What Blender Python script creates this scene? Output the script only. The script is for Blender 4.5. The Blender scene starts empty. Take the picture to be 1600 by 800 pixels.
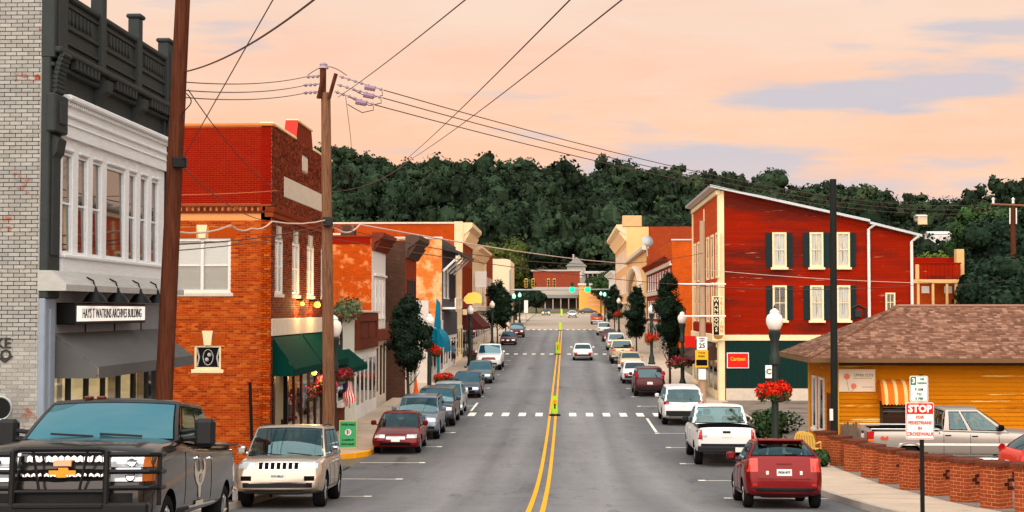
import bpy, bmesh, math, random
import numpy as np
from mathutils import Vector, Matrix
from mathutils.bvhtree import BVHTree
R = math.radians
rnd = random.Random(7)
SC = bpy.context.scene
COL = SC.collection

# ------------------------------------------------------------------ camera
CAMZ = 5.26
F = 2200.0                                   # focal length in pixels of a 1600 wide frame
PITCH = math.atan(86 / F)
YAW = math.atan(83 * math.cos(PITCH) / F)
cd = bpy.data.cameras.new('camera')
cam = bpy.data.objects.new('camera', cd)
COL.objects.link(cam)
cam.location = (0, 0, CAMZ)
cam.rotation_euler = (R(90) + PITCH, 0, YAW)
cd.sensor_width = 36.0
cd.lens = 36.0 * F / 1600
cd.clip_end = 5000
cd.clip_start = 0.1
SC.camera = cam
SC.view_settings.view_transform = 'Standard'
SC.view_settings.look = 'None'
SC.view_settings.gamma = 1
SC.view_settings.exposure = 0.75

# ------------------------------------------------------------------ sky
SUN_EL, SUN_AZ = R(47), R(194)               # sun behind thin cloud at the viewer's back
w = bpy.data.worlds.new('World')
SC.world = w
w.use_nodes = True
NT = w.node_tree
NT.nodes.clear()


class X:
    """tiny wrapper so that node maths can be written as expressions"""
    nt = None

    def __init__(self, s): self.s = s

    @staticmethod
    def m(op, *a, clamp=False):
        n = X.nt.nodes.new('ShaderNodeMath'); n.operation = op; n.use_clamp = clamp
        for i, v in enumerate(a):
            if isinstance(v, X): X.nt.links.new(v.s, n.inputs[i])
            else: n.inputs[i].default_value = v
        return X(n.outputs[0])

    def __add__(a, b): return X.m('ADD', a, b)
    def __sub__(a, b): return X.m('SUBTRACT', a, b)
    def __mul__(a, b): return X.m('MULTIPLY', a, b)
    def __truediv__(a, b): return X.m('DIVIDE', a, b)


def lin(c):
    return tuple((v / 255 / 12.92) if v / 255 <= .04045 else ((v / 255 + .055) / 1.055) ** 2.4 for v in c[:3])


X.nt = NT
tc = NT.nodes.new('ShaderNodeTexCoord')
sx = NT.nodes.new('ShaderNodeSeparateXYZ')
NT.links.new(tc.outputs['Generated'], sx.inputs[0])
dx, dy, dz = X(sx.outputs[0]), X(sx.outputs[1]), X(sx.outputs[2])


def ramp(nt, fac, stops):
    n = nt.nodes.new('ShaderNodeValToRGB')
    el = n.color_ramp.elements
    while len(el) < len(stops): el.new(0.5)
    for e, (p, c) in zip(el, stops):
        e.position = p; e.color = (*c, 1)
    nt.links.new(fac.s if isinstance(fac, X) else fac, n.inputs[0])
    return n.outputs[0]


def mixc(nt, fac, a, b, blend='MIX'):
    n = nt.nodes.new('ShaderNodeMix'); n.data_type = 'RGBA'; n.blend_type = blend
    for v, i in ((fac, 0), (a, 6), (b, 7)):
        if isinstance(v, X): v = v.s
        if hasattr(v, 'links') or hasattr(v, 'is_linked'): nt.links.new(v, n.inputs[i])
        elif i == 0: n.inputs[0].default_value = v
        else: n.inputs[i].default_value = (*v, 1)
    return n.outputs[2]


def noise(nt, vec, scale, detail=4, rough=.55, dist=0):
    n = nt.nodes.new('ShaderNodeTexNoise')
    n.inputs['Scale'].default_value = scale; n.inputs['Detail'].default_value = detail
    n.inputs['Roughness'].default_value = rough; n.inputs['Distortion'].default_value = dist
    if vec is not None: nt.links.new(vec, n.inputs['Vector'])
    return n.outputs[0]


elev = X.m('MAXIMUM', dz, 0.0)
base = ramp(NT, elev, [(0.0, lin((255, 200, 172))), (0.05, lin((255, 193, 150))), (0.13, lin((255, 199, 158))), (0.23, lin((248, 218, 194))),
                       (0.45, lin((222, 216, 206))), (0.72, lin((172, 208, 214))), (1.0, lin((150, 200, 212)))])
# cloud layers: azimuth / elevation plane, stretched along the horizon
yy = X.m('MAXIMUM', X.m('ABSOLUTE', dy), 0.15)
az, el_ = dx / yy, dz / yy
cmb = NT.nodes.new('ShaderNodeCombineXYZ')
NT.links.new((az * 1.0).s, cmb.inputs[0]); NT.links.new((el_ * 6.5).s, cmb.inputs[1]); NT.links.new((dy * .35).s, cmb.inputs[2])
n1 = X(noise(NT, cmb.outputs[0], 7.5, 6, .55, .3))
n2 = X(noise(NT, cmb.outputs[0], 16, 5, .5))
n3 = X(noise(NT, cmb.outputs[0], 3.1, 3, .5))


def blob(a0, e0, sa, se, slope=0.0):
    da = (az - a0) / sa
    de = (el_ - e0 - (az - a0) * slope) / se
    q = da * da + de * de
    return X.m('POWER', 2.718, q * -1.0)


front = X.m('GREATER_THAN', dy, 0.0)
bias = (blob(.275, .162, .085, .015, .05) + blob(.175, .150, .07, .010) * .8 + blob(.33, .20, .07, .010) * .7 + blob(.055, .098, .055, .018, .02) * .95 + blob(.13, .110, .05, .010) * .65 + blob(.16, .092, .12, .020, -.10) * .6 + blob(.28, .105, .04, .008) * .6
        + blob(-.23, .205, .05, .012) * .5 + blob(.27, .072, .14, .016, -.05) * .45) * front
cl = X.m('MULTIPLY', X.m('SUBTRACT', bias * 1.25 + (n1 - .5) * 2.0 + (n2 - .5) * 1.7, .30), 1.45, clamp=True)
cl = cl * .88
cloudcol = ramp(NT, elev, [(0.0, lin((238, 200, 188))), (0.05, lin((230, 198, 192))), (0.12, lin((192, 190, 200))), (.25, lin((214, 198, 196))), (1, lin((150, 180, 195)))])
warmth = mixc(NT, X.m('MULTIPLY', (n3 - .40), 3.2, clamp=True), base, lin((255, 188, 146)))
warm_fac = X.m('SUBTRACT', 1.0, X.m('MULTIPLY', elev, 3.0, clamp=True))
base2 = mixc(NT, warm_fac * .85, base, warmth)
hi = X.m('MULTIPLY', X.m('MULTIPLY', elev - .3, 3.0, clamp=True), X.m('MULTIPLY', X(noise(NT, tc.outputs['Generated'], 3.4, 6, .6, .4)) - .42, 4.0, clamp=True))
base2 = mixc(NT, hi * .75, base2, lin((250, 236, 226)))          # scattered high cloud overhead
n4 = X(noise(NT, cmb.outputs[0], 5.2, 7, .66, .6)); base2 = mixc(NT, X.m('MULTIPLY', n4 - .46, 3.0, clamp=True) * .55, base2, lin((252, 222, 196))); base2 = mixc(NT, X.m('MULTIPLY', X.m('SUBTRACT', .47, n4), 3.0, clamp=True) * .5, base2, lin((255, 188, 150)))
skycol = mixc(NT, cl, base2, cloudcol)
bg = NT.nodes.new('ShaderNodeBackground'); NT.links.new(skycol, bg.inputs[0]); bg.inputs[1].default_value = 0.575
nis = NT.nodes.new('ShaderNodeTexSky'); nis.sky_type = 'NISHITA'; nis.sun_disc = False
nis.sun_elevation = SUN_EL; nis.sun_rotation = SUN_AZ
bg2 = NT.nodes.new('ShaderNodeBackground'); NT.links.new(nis.outputs[0], bg2.inputs[0]); bg2.inputs[1].default_value = 0.010
add = NT.nodes.new('ShaderNodeAddShader'); NT.links.new(bg.outputs[0], add.inputs[0]); NT.links.new(bg2.outputs[0], add.inputs[1])
wo = NT.nodes.new('ShaderNodeOutputWorld'); NT.links.new(add.outputs[0], wo.inputs[0])

# ------------------------------------------------------------------ sun
sl = bpy.data.lights.new('sun', 'SUN'); sl.energy = 3.5; sl.angle = R(112); sl.color = (1, .92, .84)
so = bpy.data.objects.new('sun', sl); COL.objects.link(so)
sdir = Vector((math.sin(SUN_AZ) * math.cos(SUN_EL), math.cos(SUN_AZ) * math.cos(SUN_EL), math.sin(SUN_EL)))   # towards the sun
so.rotation_euler = sdir.to_track_quat('Z', 'Y').to_euler()
so.location = (0, -20, 60)

# ------------------------------------------------------------------ ground profile
GY = [-60, -10, 0, 10, 17, 24, 31, 40, 50, 60, 72, 100, 200, 300, 345, 420]
GZ = [8.2, 4.35, 3.56, 2.76, 2.23, 1.58, 0.97, 0.40, 0.08, 0.0, 0.10, 0.59, 2.32, 4.05, 4.6, 5.0]


def _pchip(xs, ys):
    n = len(xs); h = [xs[i + 1] - xs[i] for i in range(n - 1)]; d = [(ys[i + 1] - ys[i]) / h[i] for i in range(n - 1)]
    m = [d[0]] + [0 if d[i - 1] * d[i] <= 0 else 2 * d[i - 1] * d[i] / (d[i - 1] + d[i]) for i in range(1, n - 1)] + [d[-1]]
    return h, m


_H, _M = _pchip(GY, GZ)


def gz(y):
    if y <= GY[0]: return GZ[0]
    if y >= GY[-1]: return GZ[-1]
    for i in range(len(GY) - 1):
        if y <= GY[i + 1]:
            t = (y - GY[i]) / _H[i]
            return ((2 * t ** 3 - 3 * t * t + 1) * GZ[i] + (t ** 3 - 2 * t * t + t) * _H[i] * _M[i] + (-2 * t ** 3 + 3 * t * t) * GZ[i + 1] + (t ** 3 - t * t) * _H[i] * _M[i + 1])


_rot = cam.rotation_euler.to_matrix()


def P(px, py, Y):
    """world point at distance Y along the street that the 1600x800 photograph shows at (px, py)"""
    d = _rot @ Vector(((px - 800) / F, (400 - py) / F, -1))
    return Vector((d.x / d.y * Y, Y, CAMZ + d.z / d.y * Y))


def PX(px, Y): return P(px, 486, Y).x
def PZ(py, Y, px=883): return P(px, py, Y).z
def PY(px, Xw):
    """distance at which the plane X = Xw is seen in column px"""
    d = _rot @ Vector(((px - 800) / F, -86 / F, -1))
    return Xw / (d.x / d.y)


# ------------------------------------------------------------------ materials
MATS = {}


def mat(name, col, rough=.6, metal=0., var=.12, vs=3., bump=0., bs=30., island=0., stops=None, coat=0., emit=0., spec=.18, stretch=None, patches=None, trans=0., objrand=0., coords='Object'):
    """procedural principled material. var/vs: tonal noise, island: random value per loose piece, patches: [(colour, scale, threshold, softness, stretch)]"""
    if name in MATS: return MATS[name]
    m = bpy.data.materials.new(name); m.use_nodes = True
    nt = m.node_tree; nt.nodes.clear(); X.nt = nt
    out = nt.nodes.new('ShaderNodeOutputMaterial'); b = nt.nodes.new('ShaderNodeBsdfPrincipled')
    nt.links.new(b.outputs[0], out.inputs[0])
    b.inputs['Roughness'].default_value = rough; b.inputs['Metallic'].default_value = metal
    b.inputs['Specular IOR Level'].default_value = spec if rough < .6 else min(spec, .05)
    if coat: b.inputs['Coat Weight'].default_value = coat; b.inputs['Coat Roughness'].default_value = .06
    if trans: b.inputs['Transmission Weight'].default_value = trans
    c = lin(col)
    geo = nt.nodes.new('ShaderNodeNewGeometry')
    tcn = nt.nodes.new('ShaderNodeTexCoord')
    vec = geo.outputs['Position'] if coords == 'World' else tcn.outputs['Object']

    def mapped(st):
        if not st: return vec
        mp = nt.nodes.new('ShaderNodeMapping'); mp.inputs['Scale'].default_value = st
        nt.links.new(vec, mp.inputs['Vector']); return mp.outputs[0]
    if stops:
        cur = ramp(nt, geo.outputs['Random Per Island'], [(p, lin(q)) for p, q in stops])
    else:
        rgb = nt.nodes.new('ShaderNodeRGB'); rgb.outputs[0].default_value = (*c, 1); cur = rgb.outputs[0]
    if island or objrand:
        src = geo.outputs['Random Per Island']
        if objrand:
            oi = nt.nodes.new('ShaderNodeObjectInfo'); src = oi.outputs['Random']
        k = island or objrand
        v = X(src) * (2 * k) + (1 - k)
        hv = nt.nodes.new('ShaderNodeHueSaturation'); nt.links.new(v.s, hv.inputs['Value']); nt.links.new(cur, hv.inputs['Color']); cur = hv.outputs[0]
    if var:
        n = X(noise(nt, mapped(stretch), vs, 5, .6))
        v = (n - .5) * (var * 4) + 1.0
        hv = nt.nodes.new('ShaderNodeHueSaturation'); nt.links.new(v.s, hv.inputs['Value']); nt.links.new(cur, hv.inputs['Color']); cur = hv.outputs[0]
    for (pc, psc, thr, soft, pst) in (patches or []):
        n = X(noise(nt, mapped(pst), psc, 6, .62))
        f = X.m('DIVIDE', n - thr, soft, clamp=True)
        cur = mixc(nt, f, cur, lin(pc))
    nt.links.new(cur, b.inputs['Base Color'])
    if emit:
        nt.links.new(cur, b.inputs['Emission Color']); b.inputs['Emission Strength'].default_value = emit
    if bump:
        bn = nt.nodes.new('ShaderNodeBump'); bn.inputs['Strength'].default_value = bump; bn.inputs['Distance'].default_value = .02
        nt.links.new(noise(nt, mapped(stretch), bs, 4, .6), bn.inputs['Height']); nt.links.new(bn.outputs[0], b.inputs['Normal'])
    MATS[name] = m
    return m


def paint(name, col, metal=.35, rough=.32):
    return mat('car_paint_' + name, col, rough, metal, var=.03, vs=2, coat=.22, spec=.25)


def simple(name, col, rough=.5, metal=0., **k): return mat(name, col, rough, metal, var=k.pop('var', .06), **k)


# ------------------------------------------------------------------ mesh helpers
class MB:
    def __init__(self): self.v = []; self.f = []; self.mi = []; self.cur = 0

    def face(self, pts):
        n = len(self.v); self.v.extend([tuple(p) for p in pts]); self.f.append(list(range(n, n + len(pts)))); self.mi.append(self.cur); return self

    def add(self, verts, faces):
        n = len(self.v); self.v.extend([tuple(p) for p in verts])
        for f in faces: self.f.append([i + n for i in f]); self.mi.append(self.cur)
        return self

    def box(self, x0, x1, y0, y1, z0, z1, skip=''):
        x0, x1 = min(x0, x1), max(x0, x1); y0, y1 = min(y0, y1), max(y0, y1); z0, z1 = min(z0, z1), max(z0, z1)
        v = [(x0, y0, z0), (x1, y0, z0), (x1, y1, z0), (x0, y1, z0), (x0, y0, z1), (x1, y0, z1), (x1, y1, z1), (x0, y1, z1)]
        fs = {'b': (0, 3, 2, 1), 't': (4, 5, 6, 7), 'f': (0, 1, 5, 4), 'k': (2, 3, 7, 6), 'l': (0, 4, 7, 3), 'r': (1, 2, 6, 5)}
        return self.add(v, [q for k, q in fs.items() if k not in skip])

    def bbox(self, x0, x1, y0, y1, z0, z1, b=.01):
        """box with chamfered edges"""
        x0, x1 = min(x0, x1), max(x0, x1); y0, y1 = min(y0, y1), max(y0, y1); z0, z1 = min(z0, z1), max(z0, z1)
        b = min(b, (x1 - x0) * .45, (y1 - y0) * .45, (z1 - z0) * .45)
        bm = bmesh.new(); bmesh.ops.create_cube(bm, size=1)
        for q in bm.verts: q.co = ((x0 + x1) / 2 + q.co.x * (x1 - x0), (y0 + y1) / 2 + q.co.y * (y1 - y0), (z0 + z1) / 2 + q.co.z * (z1 - z0))
        bmesh.ops.bevel(bm, geom=bm.edges[:], offset=b, segments=1, affect='EDGES', profile=.5)
        bm.verts.index_update()
        self.add([q.co[:] for q in bm.verts], [[q.index for q in f.verts] for f in bm.faces]); bm.free(); return self

    def prism(self, poly, axis, a0, a1):
        """polygon of 2-D points extruded along axis; the 2-D plane is (y,z), (x,z) or (x,y)"""
        def to(p, a): return {'x': (a, p[0], p[1]), 'y': (p[0], a, p[1]), 'z': (p[0], p[1], a)}[axis]
        n = len(poly); v = [to(p, a0) for p in poly] + [to(p, a1) for p in poly]
        return self.add(v, [list(range(n))[::-1], list(range(n, 2 * n))] + [[i, (i + 1) % n, n + (i + 1) % n, n + i] for i in range(n)])

    def tube(self, pts, r, n=8, cap=True):
        pts = [Vector(p) for p in pts]; rr = r if isinstance(r, (list, tuple)) else [r] * len(pts)
        vs = []; fs = []; up = None
        for i, p in enumerate(pts):
            d = (pts[min(i + 1, len(pts) - 1)] - pts[max(i - 1, 0)]).normalized()
            if up is None: up = Vector((0, 0, 1)) if abs(d.z) < .9 else Vector((1, 0, 0))
            s = d.cross(up)
            if s.length < 1e-5: s = d.cross(Vector((0, 1, 0)))
            s.normalize(); u = s.cross(d).normalized(); up = u
            for k in range(n):
                a = 2 * math.pi * k / n; vs.append(p + (s * math.cos(a) + u * math.sin(a)) * rr[i])
        for i in range(len(pts) - 1):
            for k in range(n): fs.append([i * n + k, i * n + (k + 1) % n, (i + 1) * n + (k + 1) % n, (i + 1) * n + k])
        if cap: fs.append(list(range(n))[::-1]); fs.append([(len(pts) - 1) * n + k for k in range(n)])
        return self.add(vs, fs)

    def lathe(self, prof, c=(0, 0, 0), axis='z', n=16, closed=False):
        """profile [(radius, height)] turned about an axis through c"""
        vs = []; fs = []
        for (r, h) in prof:
            for k in range(n):
                a = 2 * math.pi * k / n; p, q = r * math.cos(a), r * math.sin(a)
                vs.append({'z': (c[0] + p, c[1] + q, c[2] + h), 'x': (c[0] + h, c[1] + p, c[2] + q), 'y': (c[0] + q, c[1] + h, c[2] + p)}[axis])
        m = len(prof)
        for i in range(m if closed else m - 1):
            j = (i + 1) % m
            for k in range(n): fs.append([i * n + k, i * n + (k + 1) % n, j * n + (k + 1) % n, j * n + k])
        if not closed:
            fs.append(list(range(n))[::-1]); fs.append([(m - 1) * n + k for k in range(n)])
        return self.add(vs, fs)

    def grid(self, rows):
        """rows of points -> quads"""
        n = len(rows[0]); v = [p for r_ in rows for p in r_]
        return self.add(v, [[i * n + j, i * n + j + 1, (i + 1) * n + j + 1, (i + 1) * n + j] for i in range(len(rows) - 1) for j in range(n - 1)])

    def sphere(self, c, r, n=10, m=7, sc=(1, 1, 1)):
        prof = [(math.sin(math.pi * i / m) * r, -math.cos(math.pi * i / m) * r) for i in range(m + 1)]
        prof[0] = (r * .02, -r); prof[-1] = (r * .02, r); k = len(self.v)
        self.lathe(prof, (0, 0, 0), 'z', n)
        for i in range(k, len(self.v)):
            a = self.v[i]; self.v[i] = (c[0] + a[0] * sc[0], c[1] + a[1] * sc[1], c[2] + a[2] * sc[2])
        return self

    def mesh(self, name, mats, smooth=0):
        me = bpy.data.meshes.new(name); me.from_pydata(self.v, [], self.f)
        for m in (mats if isinstance(mats, (list, tuple)) else [mats]): me.materials.append(m)
        if any(self.mi): me.polygons.foreach_set('material_index', self.mi)
        if smooth:
            bm = bmesh.new(); bm.from_mesh(me); bmesh.ops.remove_doubles(bm, verts=bm.verts, dist=1e-5); bmesh.ops.recalc_face_normals(bm, faces=bm.faces); bm.to_mesh(me); bm.free()
            me.polygons.foreach_set('use_smooth', [True] * len(me.polygons)); me.set_sharp_from_angle(angle=R(smooth))
        me.update(); return me

    def build(self, name, mats, parent=None, at=(0, 0, 0), rot=0., smooth=0):
        return link(name, self.mesh(name, mats, smooth), parent, at, rot)


def link(name, me, parent=None, at=(0, 0, 0), rot=0.):
    o = bpy.data.objects.new(name, me); COL.objects.link(o)
    if parent is not None: o.parent = parent
    o.location = at; o.rotation_euler = (0, 0, rot); return o


def tag(o, label=None, cat=None, group=None, kind=None):
    if label: o['label'] = label
    if cat: o['category'] = cat
    if group: o['group'] = group
    if kind: o['kind'] = kind
    return o


def thing(name, label, cat, loc=(0, 0, 0), rotz=0., group=None):
    o = bpy.data.objects.new(name, None); COL.objects.link(o); o.location = loc; o.rotation_euler = (0, 0, rotz)
    return tag(o, label, cat, group)


def struct(o): o['kind'] = 'structure'; return o
def stuff(o): o['kind'] = 'stuff'; return o


def copy_tree(o, parent=None, label=None, loc=None, rot=None):
    c = o.copy(); COL.objects.link(c)
    if parent is not None: c.parent = parent; c.matrix_parent_inverse = o.matrix_parent_inverse.copy()
    if label: c['label'] = label
    if loc is not None: c.location = loc
    if rot is not None: c.rotation_euler = rot
    for ch in KIDS.get(o.name, []) if False else [k for k in bpy.data.objects if k.parent == o]: copy_tree(ch, c)
    return c


def text(s, size, depth=.004, align='CENTER', sx_=1.0, bold=0.):
    """flat lettering as a mesh in the x-z plane, facing -y"""
    cu = bpy.data.curves.new('lettering', 'FONT'); cu.body = s; cu.size = size; cu.align_x = align; cu.align_y = 'CENTER'; cu.extrude = depth; cu.resolution_u = 2; cu.offset = bold
    o = bpy.data.objects.new('lettering', cu)
    COL.objects.link(o)
    me = bpy.data.meshes.new_from_object(o.evaluated_get(bpy.context.evaluated_depsgraph_get()))
    bpy.data.objects.remove(o); bpy.data.curves.remove(cu)
    me.transform(Matrix.Rotation(R(90), 4, 'X') @ Matrix.Diagonal((sx_, 1, 1, 1)))
    return me


def lettering(s, size, m, parent, at=(0, 0, 0), rot=0., sx_=1.0, bold=0., name='lettering', align='CENTER'):
    me = text(s, size, sx_=sx_, bold=bold, align=align); me.materials.clear(); me.materials.append(m); me.name = name
    return link(name, me, parent, at, rot)
# ------------------------------------------------------------------ shared materials
asphalt = mat('asphalt', (104, 103, 105), .9, var=.10, vs=.35, bump=.5, bs=60, patches=[((118, 116, 116), .13, .46, .20, (2.6, .16, 1)), ((88, 87, 88), .5, .60, .10, (1.5, .35, 1)), ((70, 70, 72), 2.6, .70, .02, (9, .25, 1))], coords='World')
def lane_wear(m):
    """tyre-polished lanes, dark oil line between the wheels and darker parking strips, across the street"""
    nt = m.node_tree; X.nt = nt; b = [n for n in nt.nodes if n.type == 'BSDF_PRINCIPLED'][0]; cur = b.inputs['Base Color'].links[0].from_socket
    geo = nt.nodes.new('ShaderNodeNewGeometry'); sp = nt.nodes.new('ShaderNodeSeparateXYZ'); nt.links.new(geo.outputs['Position'], sp.inputs[0])
    mp = nt.nodes.new('ShaderNodeMapping'); mp.inputs['Scale'].default_value = (.6, .05, 1); nt.links.new(geo.outputs['Position'], mp.inputs['Vector'])
    f = (X(sp.outputs[0]) + (X(noise(nt, mp.outputs[0], 1.0, 4, .5)) - .5) * 1.3 + 7.0) / 13.4
    g = lambda v: (v, v, v)
    r_ = ramp(nt, f, [(0, g(.80)), (.17, g(.84)), (.23, g(1.12)), (.30, g(1.30)), (.345, g(1.02)), (.40, g(1.34)), (.47, g(1.0)), (.53, g(1.28)), (.62, g(1.40)), (.66, g(1.08)), (.715, g(1.34)), (.775, g(.92)), (1, g(.80))])
    n_ = X(noise(nt, geo.outputs['Position'], .55, 7, .62, .8)); ck = X.m('SUBTRACT', 1.0, X.m('MULTIPLY', X.m('ABSOLUTE', n_ - .5), 95.0), clamp=True) * .34       # hairline cracks
    nt.links.new(mixc(nt, ck, mixc(nt, 1.0, cur, r_, 'MULTIPLY'), (.02, .02, .02)), b.inputs['Base Color'])


lane_wear(asphalt)
pale_road = mat('pale_concrete_road', (162, 147, 133), .85, var=.08, vs=.4, bump=.3, bs=40, coords='World')
concrete = mat('sidewalk_concrete', (180, 160, 142), .85, var=.10, vs=1.2, bump=.3, bs=50, objrand=.06, patches=[((128, 118, 110), 1.1, .62, .10, None)], coords='World')
kerbm = mat('kerb_concrete', (160, 150, 140), .85, var=.15, vs=2, bump=.3, bs=30)
white_line = mat('white_road_paint', (226, 218, 208), .8, var=.12, vs=6, bump=.2, bs=60, patches=[((150, 145, 142), 9, .60, .06, None)])
yellow_line = mat('yellow_road_paint', (232, 160, 44), .8, var=.10, vs=4, patches=[((150, 120, 80), 7, .63, .06, None)])
trim_white = mat('trim_white', (226, 220, 214), .6, var=.06, vs=3, bump=.15, bs=20)
peel_white = mat('peeling_white_wood', (222, 224, 226), .7, var=.08, vs=6, bump=.4, bs=25, stretch=(.5, 1, 4), patches=[((170, 168, 168), 6, .68, .05, (.5, 1, 3))])
cream = mat('trim_cream', (236, 214, 170), .6, var=.06, vs=3)
room_dark = mat('room_dark', (26, 22, 20), .9, var=0)
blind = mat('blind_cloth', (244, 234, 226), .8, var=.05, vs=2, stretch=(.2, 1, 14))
blind_low = mat('blind_cloth_shaded_side', (206, 194, 182), .8, var=.08, vs=2, stretch=(.2, 1, 14)); blind_low.name = 'shaded_blind_cloth'  # lower half of the blind: shade put into a darker cloth colour
curtain = mat('lace_curtain', (206, 200, 190), .85, var=.22, vs=9, stretch=(6, 1, .4))
black_metal = mat('black_metal', (24, 24, 25), .45, .4, var=.05)
dark_metal = mat('dark_metal', (48, 50, 50), .5, .5, var=.05)
steel = mat('galvanised_steel', (150, 152, 152), .45, .6, var=.06)
chrome = mat('chrome', (225, 225, 228), .08, 1.0, var=0)
mortar_o = mat('mortar_buff', (222, 150, 90), .9, var=.1, vs=20)
mortar_g = mat('mortar_grey', (162, 159, 154), .9, var=.1, vs=20)
brick_orange = mat('brick_orange', (176, 84, 44), .85, stops=[(0, (140, 46, 10)), (.3, (164, 60, 12)), (.75, (178, 72, 14)), (1, (194, 96, 34))], var=.06, vs=40, bump=.3, bs=90)
brick_dark = mat('brick_brown', (110, 56, 40), .85, stops=[(0, (80, 28, 14)), (.4, (110, 42, 20)), (.75, (128, 52, 24)), (1, (148, 70, 38))], var=.06, vs=40, bump=.3, bs=90)
brick_red = mat('brick_painted_red', (158, 34, 18), .7, stops=[(0, (130, 16, 0)), (1, (142, 20, 1))], var=.05, vs=3)
brick_grey = mat('brick_painted_grey', (180, 176, 170), .8, stops=[(0, (144, 141, 136)), (.5, (156, 153, 148)), (1, (166, 163, 157))], var=.08, vs=2.2, bump=.35, bs=60,
                 patches=[((150, 84, 58), 1.1, .60, .06, (1.2, 1, 2.0)), ((120, 116, 112), 2.2, .60, .1, (1, 1, 4))], coords='World')
stone = mat('pale_stone', (206, 190, 172), .75, var=.12, vs=4, bump=.25, bs=30)
grey_paint = mat('grey_painted_wood', (56, 60, 60), .6, var=.10, vs=5, bump=.25, bs=30)
blue_grey = mat('blue_grey_paint', (134, 144, 158), .6, var=.08, vs=3)
grey_panel = mat('grey_panel', (126, 128, 132), .6, var=.05, vs=3)
wood_pole = mat('weathered_pole_wood', (120, 84, 62), .9, var=.6, vs=5, bump=.5, bs=18, stretch=(5, 5, .35), coords='Object')
wood_dark = mat('brown_pole_wood', (84, 46, 32), .9, var=.55, vs=5, bump=.6, bs=18, stretch=(5, 5, .35), coords='Object')
lamp_glass = mat('lamp_globe_glass', (238, 226, 216), .35, var=.04, vs=6)
rubber = mat('tyre_rubber', (26, 26, 27), .8, var=.08, vs=10)
gap_black = mat('seam_black', (14, 14, 15), .7, var=0)
plastic_black = mat('black_plastic', (28, 28, 30), .5, var=.06)


def car_glass_mat(nm='car_glass', inner=(.012, .018, .022), ior=3.6, gc=(.62, .86, .95)):
    m = bpy.data.materials.new(nm); m.use_nodes = True
    nt = m.node_tree; nt.nodes.clear()
    out = nt.nodes.new('ShaderNodeOutputMaterial'); gl = nt.nodes.new('ShaderNodeBsdfGlossy'); gl.inputs['Roughness'].default_value = .03; gl.inputs['Color'].default_value = (*gc, 1)
    tr = nt.nodes.new('ShaderNodeBsdfDiffuse'); tr.inputs['Color'].default_value = (*inner, 1)
    lw = nt.nodes.new('ShaderNodeFresnel'); geo_ = nt.nodes.new('ShaderNodeNewGeometry'); X.nt = nt; bf_ = X(geo_.outputs['Backfacing']); io_ = ior; nt.links.new((bf_ * (1 / io_ - io_) + io_).s, lw.inputs['IOR'])   # same reflectance from both sides
    mx = nt.nodes.new('ShaderNodeMixShader'); nt.links.new(lw.outputs[0], mx.inputs[0]); nt.links.new(tr.outputs[0], mx.inputs[1]); nt.links.new(gl.outputs[0], mx.inputs[2]); nt.links.new(mx.outputs[0], out.inputs[0])
    return m


car_glass = car_glass_mat('car_glass', (.008, .045, .065), 2.1); car_glass_teal = car_glass_mat('car_glass_teal', (.012, .09, .12), 3.0)  # teal diffuse colour imitates sky reflected in the windshields
car_glass_dark = car_glass_mat('car_glass_dark', (.010, .020, .026), 1.8)
car_glass_hatch = car_glass_mat('car_glass_rear_teal', (.03, .10, .13), 1.9)
dark_glass = car_glass_mat('window_glass', (.010, .010, .011), 2.7, (1, 1, 1))
car_glass_beige = car_glass_mat('car_glass_beige_cab', (.20, .15, .09), 1.6)


def clear_glass_mat():
    m = bpy.data.materials.new('clear_pane'); m.use_nodes = True
    nt = m.node_tree; nt.nodes.clear()
    out = nt.nodes.new('ShaderNodeOutputMaterial'); gl = nt.nodes.new('ShaderNodeBsdfGlossy'); gl.inputs['Roughness'].default_value = .03
    tr = nt.nodes.new('ShaderNodeBsdfTransparent'); tr.inputs['Color'].default_value = (.92, .94, .94, 1)
    lw = nt.nodes.new('ShaderNodeFresnel'); geo_ = nt.nodes.new('ShaderNodeNewGeometry'); X.nt = nt; bf_ = X(geo_.outputs['Backfacing']); io_ = 1.5; nt.links.new((bf_ * (1 / io_ - io_) + io_).s, lw.inputs['IOR'])   # same reflectance from both sides
    mx = nt.nodes.new('ShaderNodeMixShader'); nt.links.new(lw.outputs[0], mx.inputs[0]); nt.links.new(tr.outputs[0], mx.inputs[1]); nt.links.new(gl.outputs[0], mx.inputs[2]); nt.links.new(mx.outputs[0], out.inputs[0])
    return m


def see_through_mat(nm, tint, ior):
    m = clear_glass_mat(); m.name = nm; nt = m.node_tree
    for n in nt.nodes:
        if n.type == 'BSDF_TRANSPARENT': n.inputs['Color'].default_value = (*tint, 1)
        if n.type == 'BSDF_GLOSSY': n.inputs['Color'].default_value = (.58, .90, .98, 1)
        if n.type == 'MATH' and n.operation == 'MULTIPLY': n.inputs[1].default_value = 1 / ior - ior
        if n.type == 'MATH' and n.operation == 'ADD': n.inputs[1].default_value = ior
    return m


clear_pane = clear_glass_mat()
car_glass_clear = see_through_mat('car_glass_see_through', (.42, .56, .58), 1.9)
car_glass_tint = see_through_mat('car_glass_tinted', (.16, .22, .24), 1.7)


def lamp_mat(name, col, e): return mat('lit_' + name, col, .4, var=0, emit=e)


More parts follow.
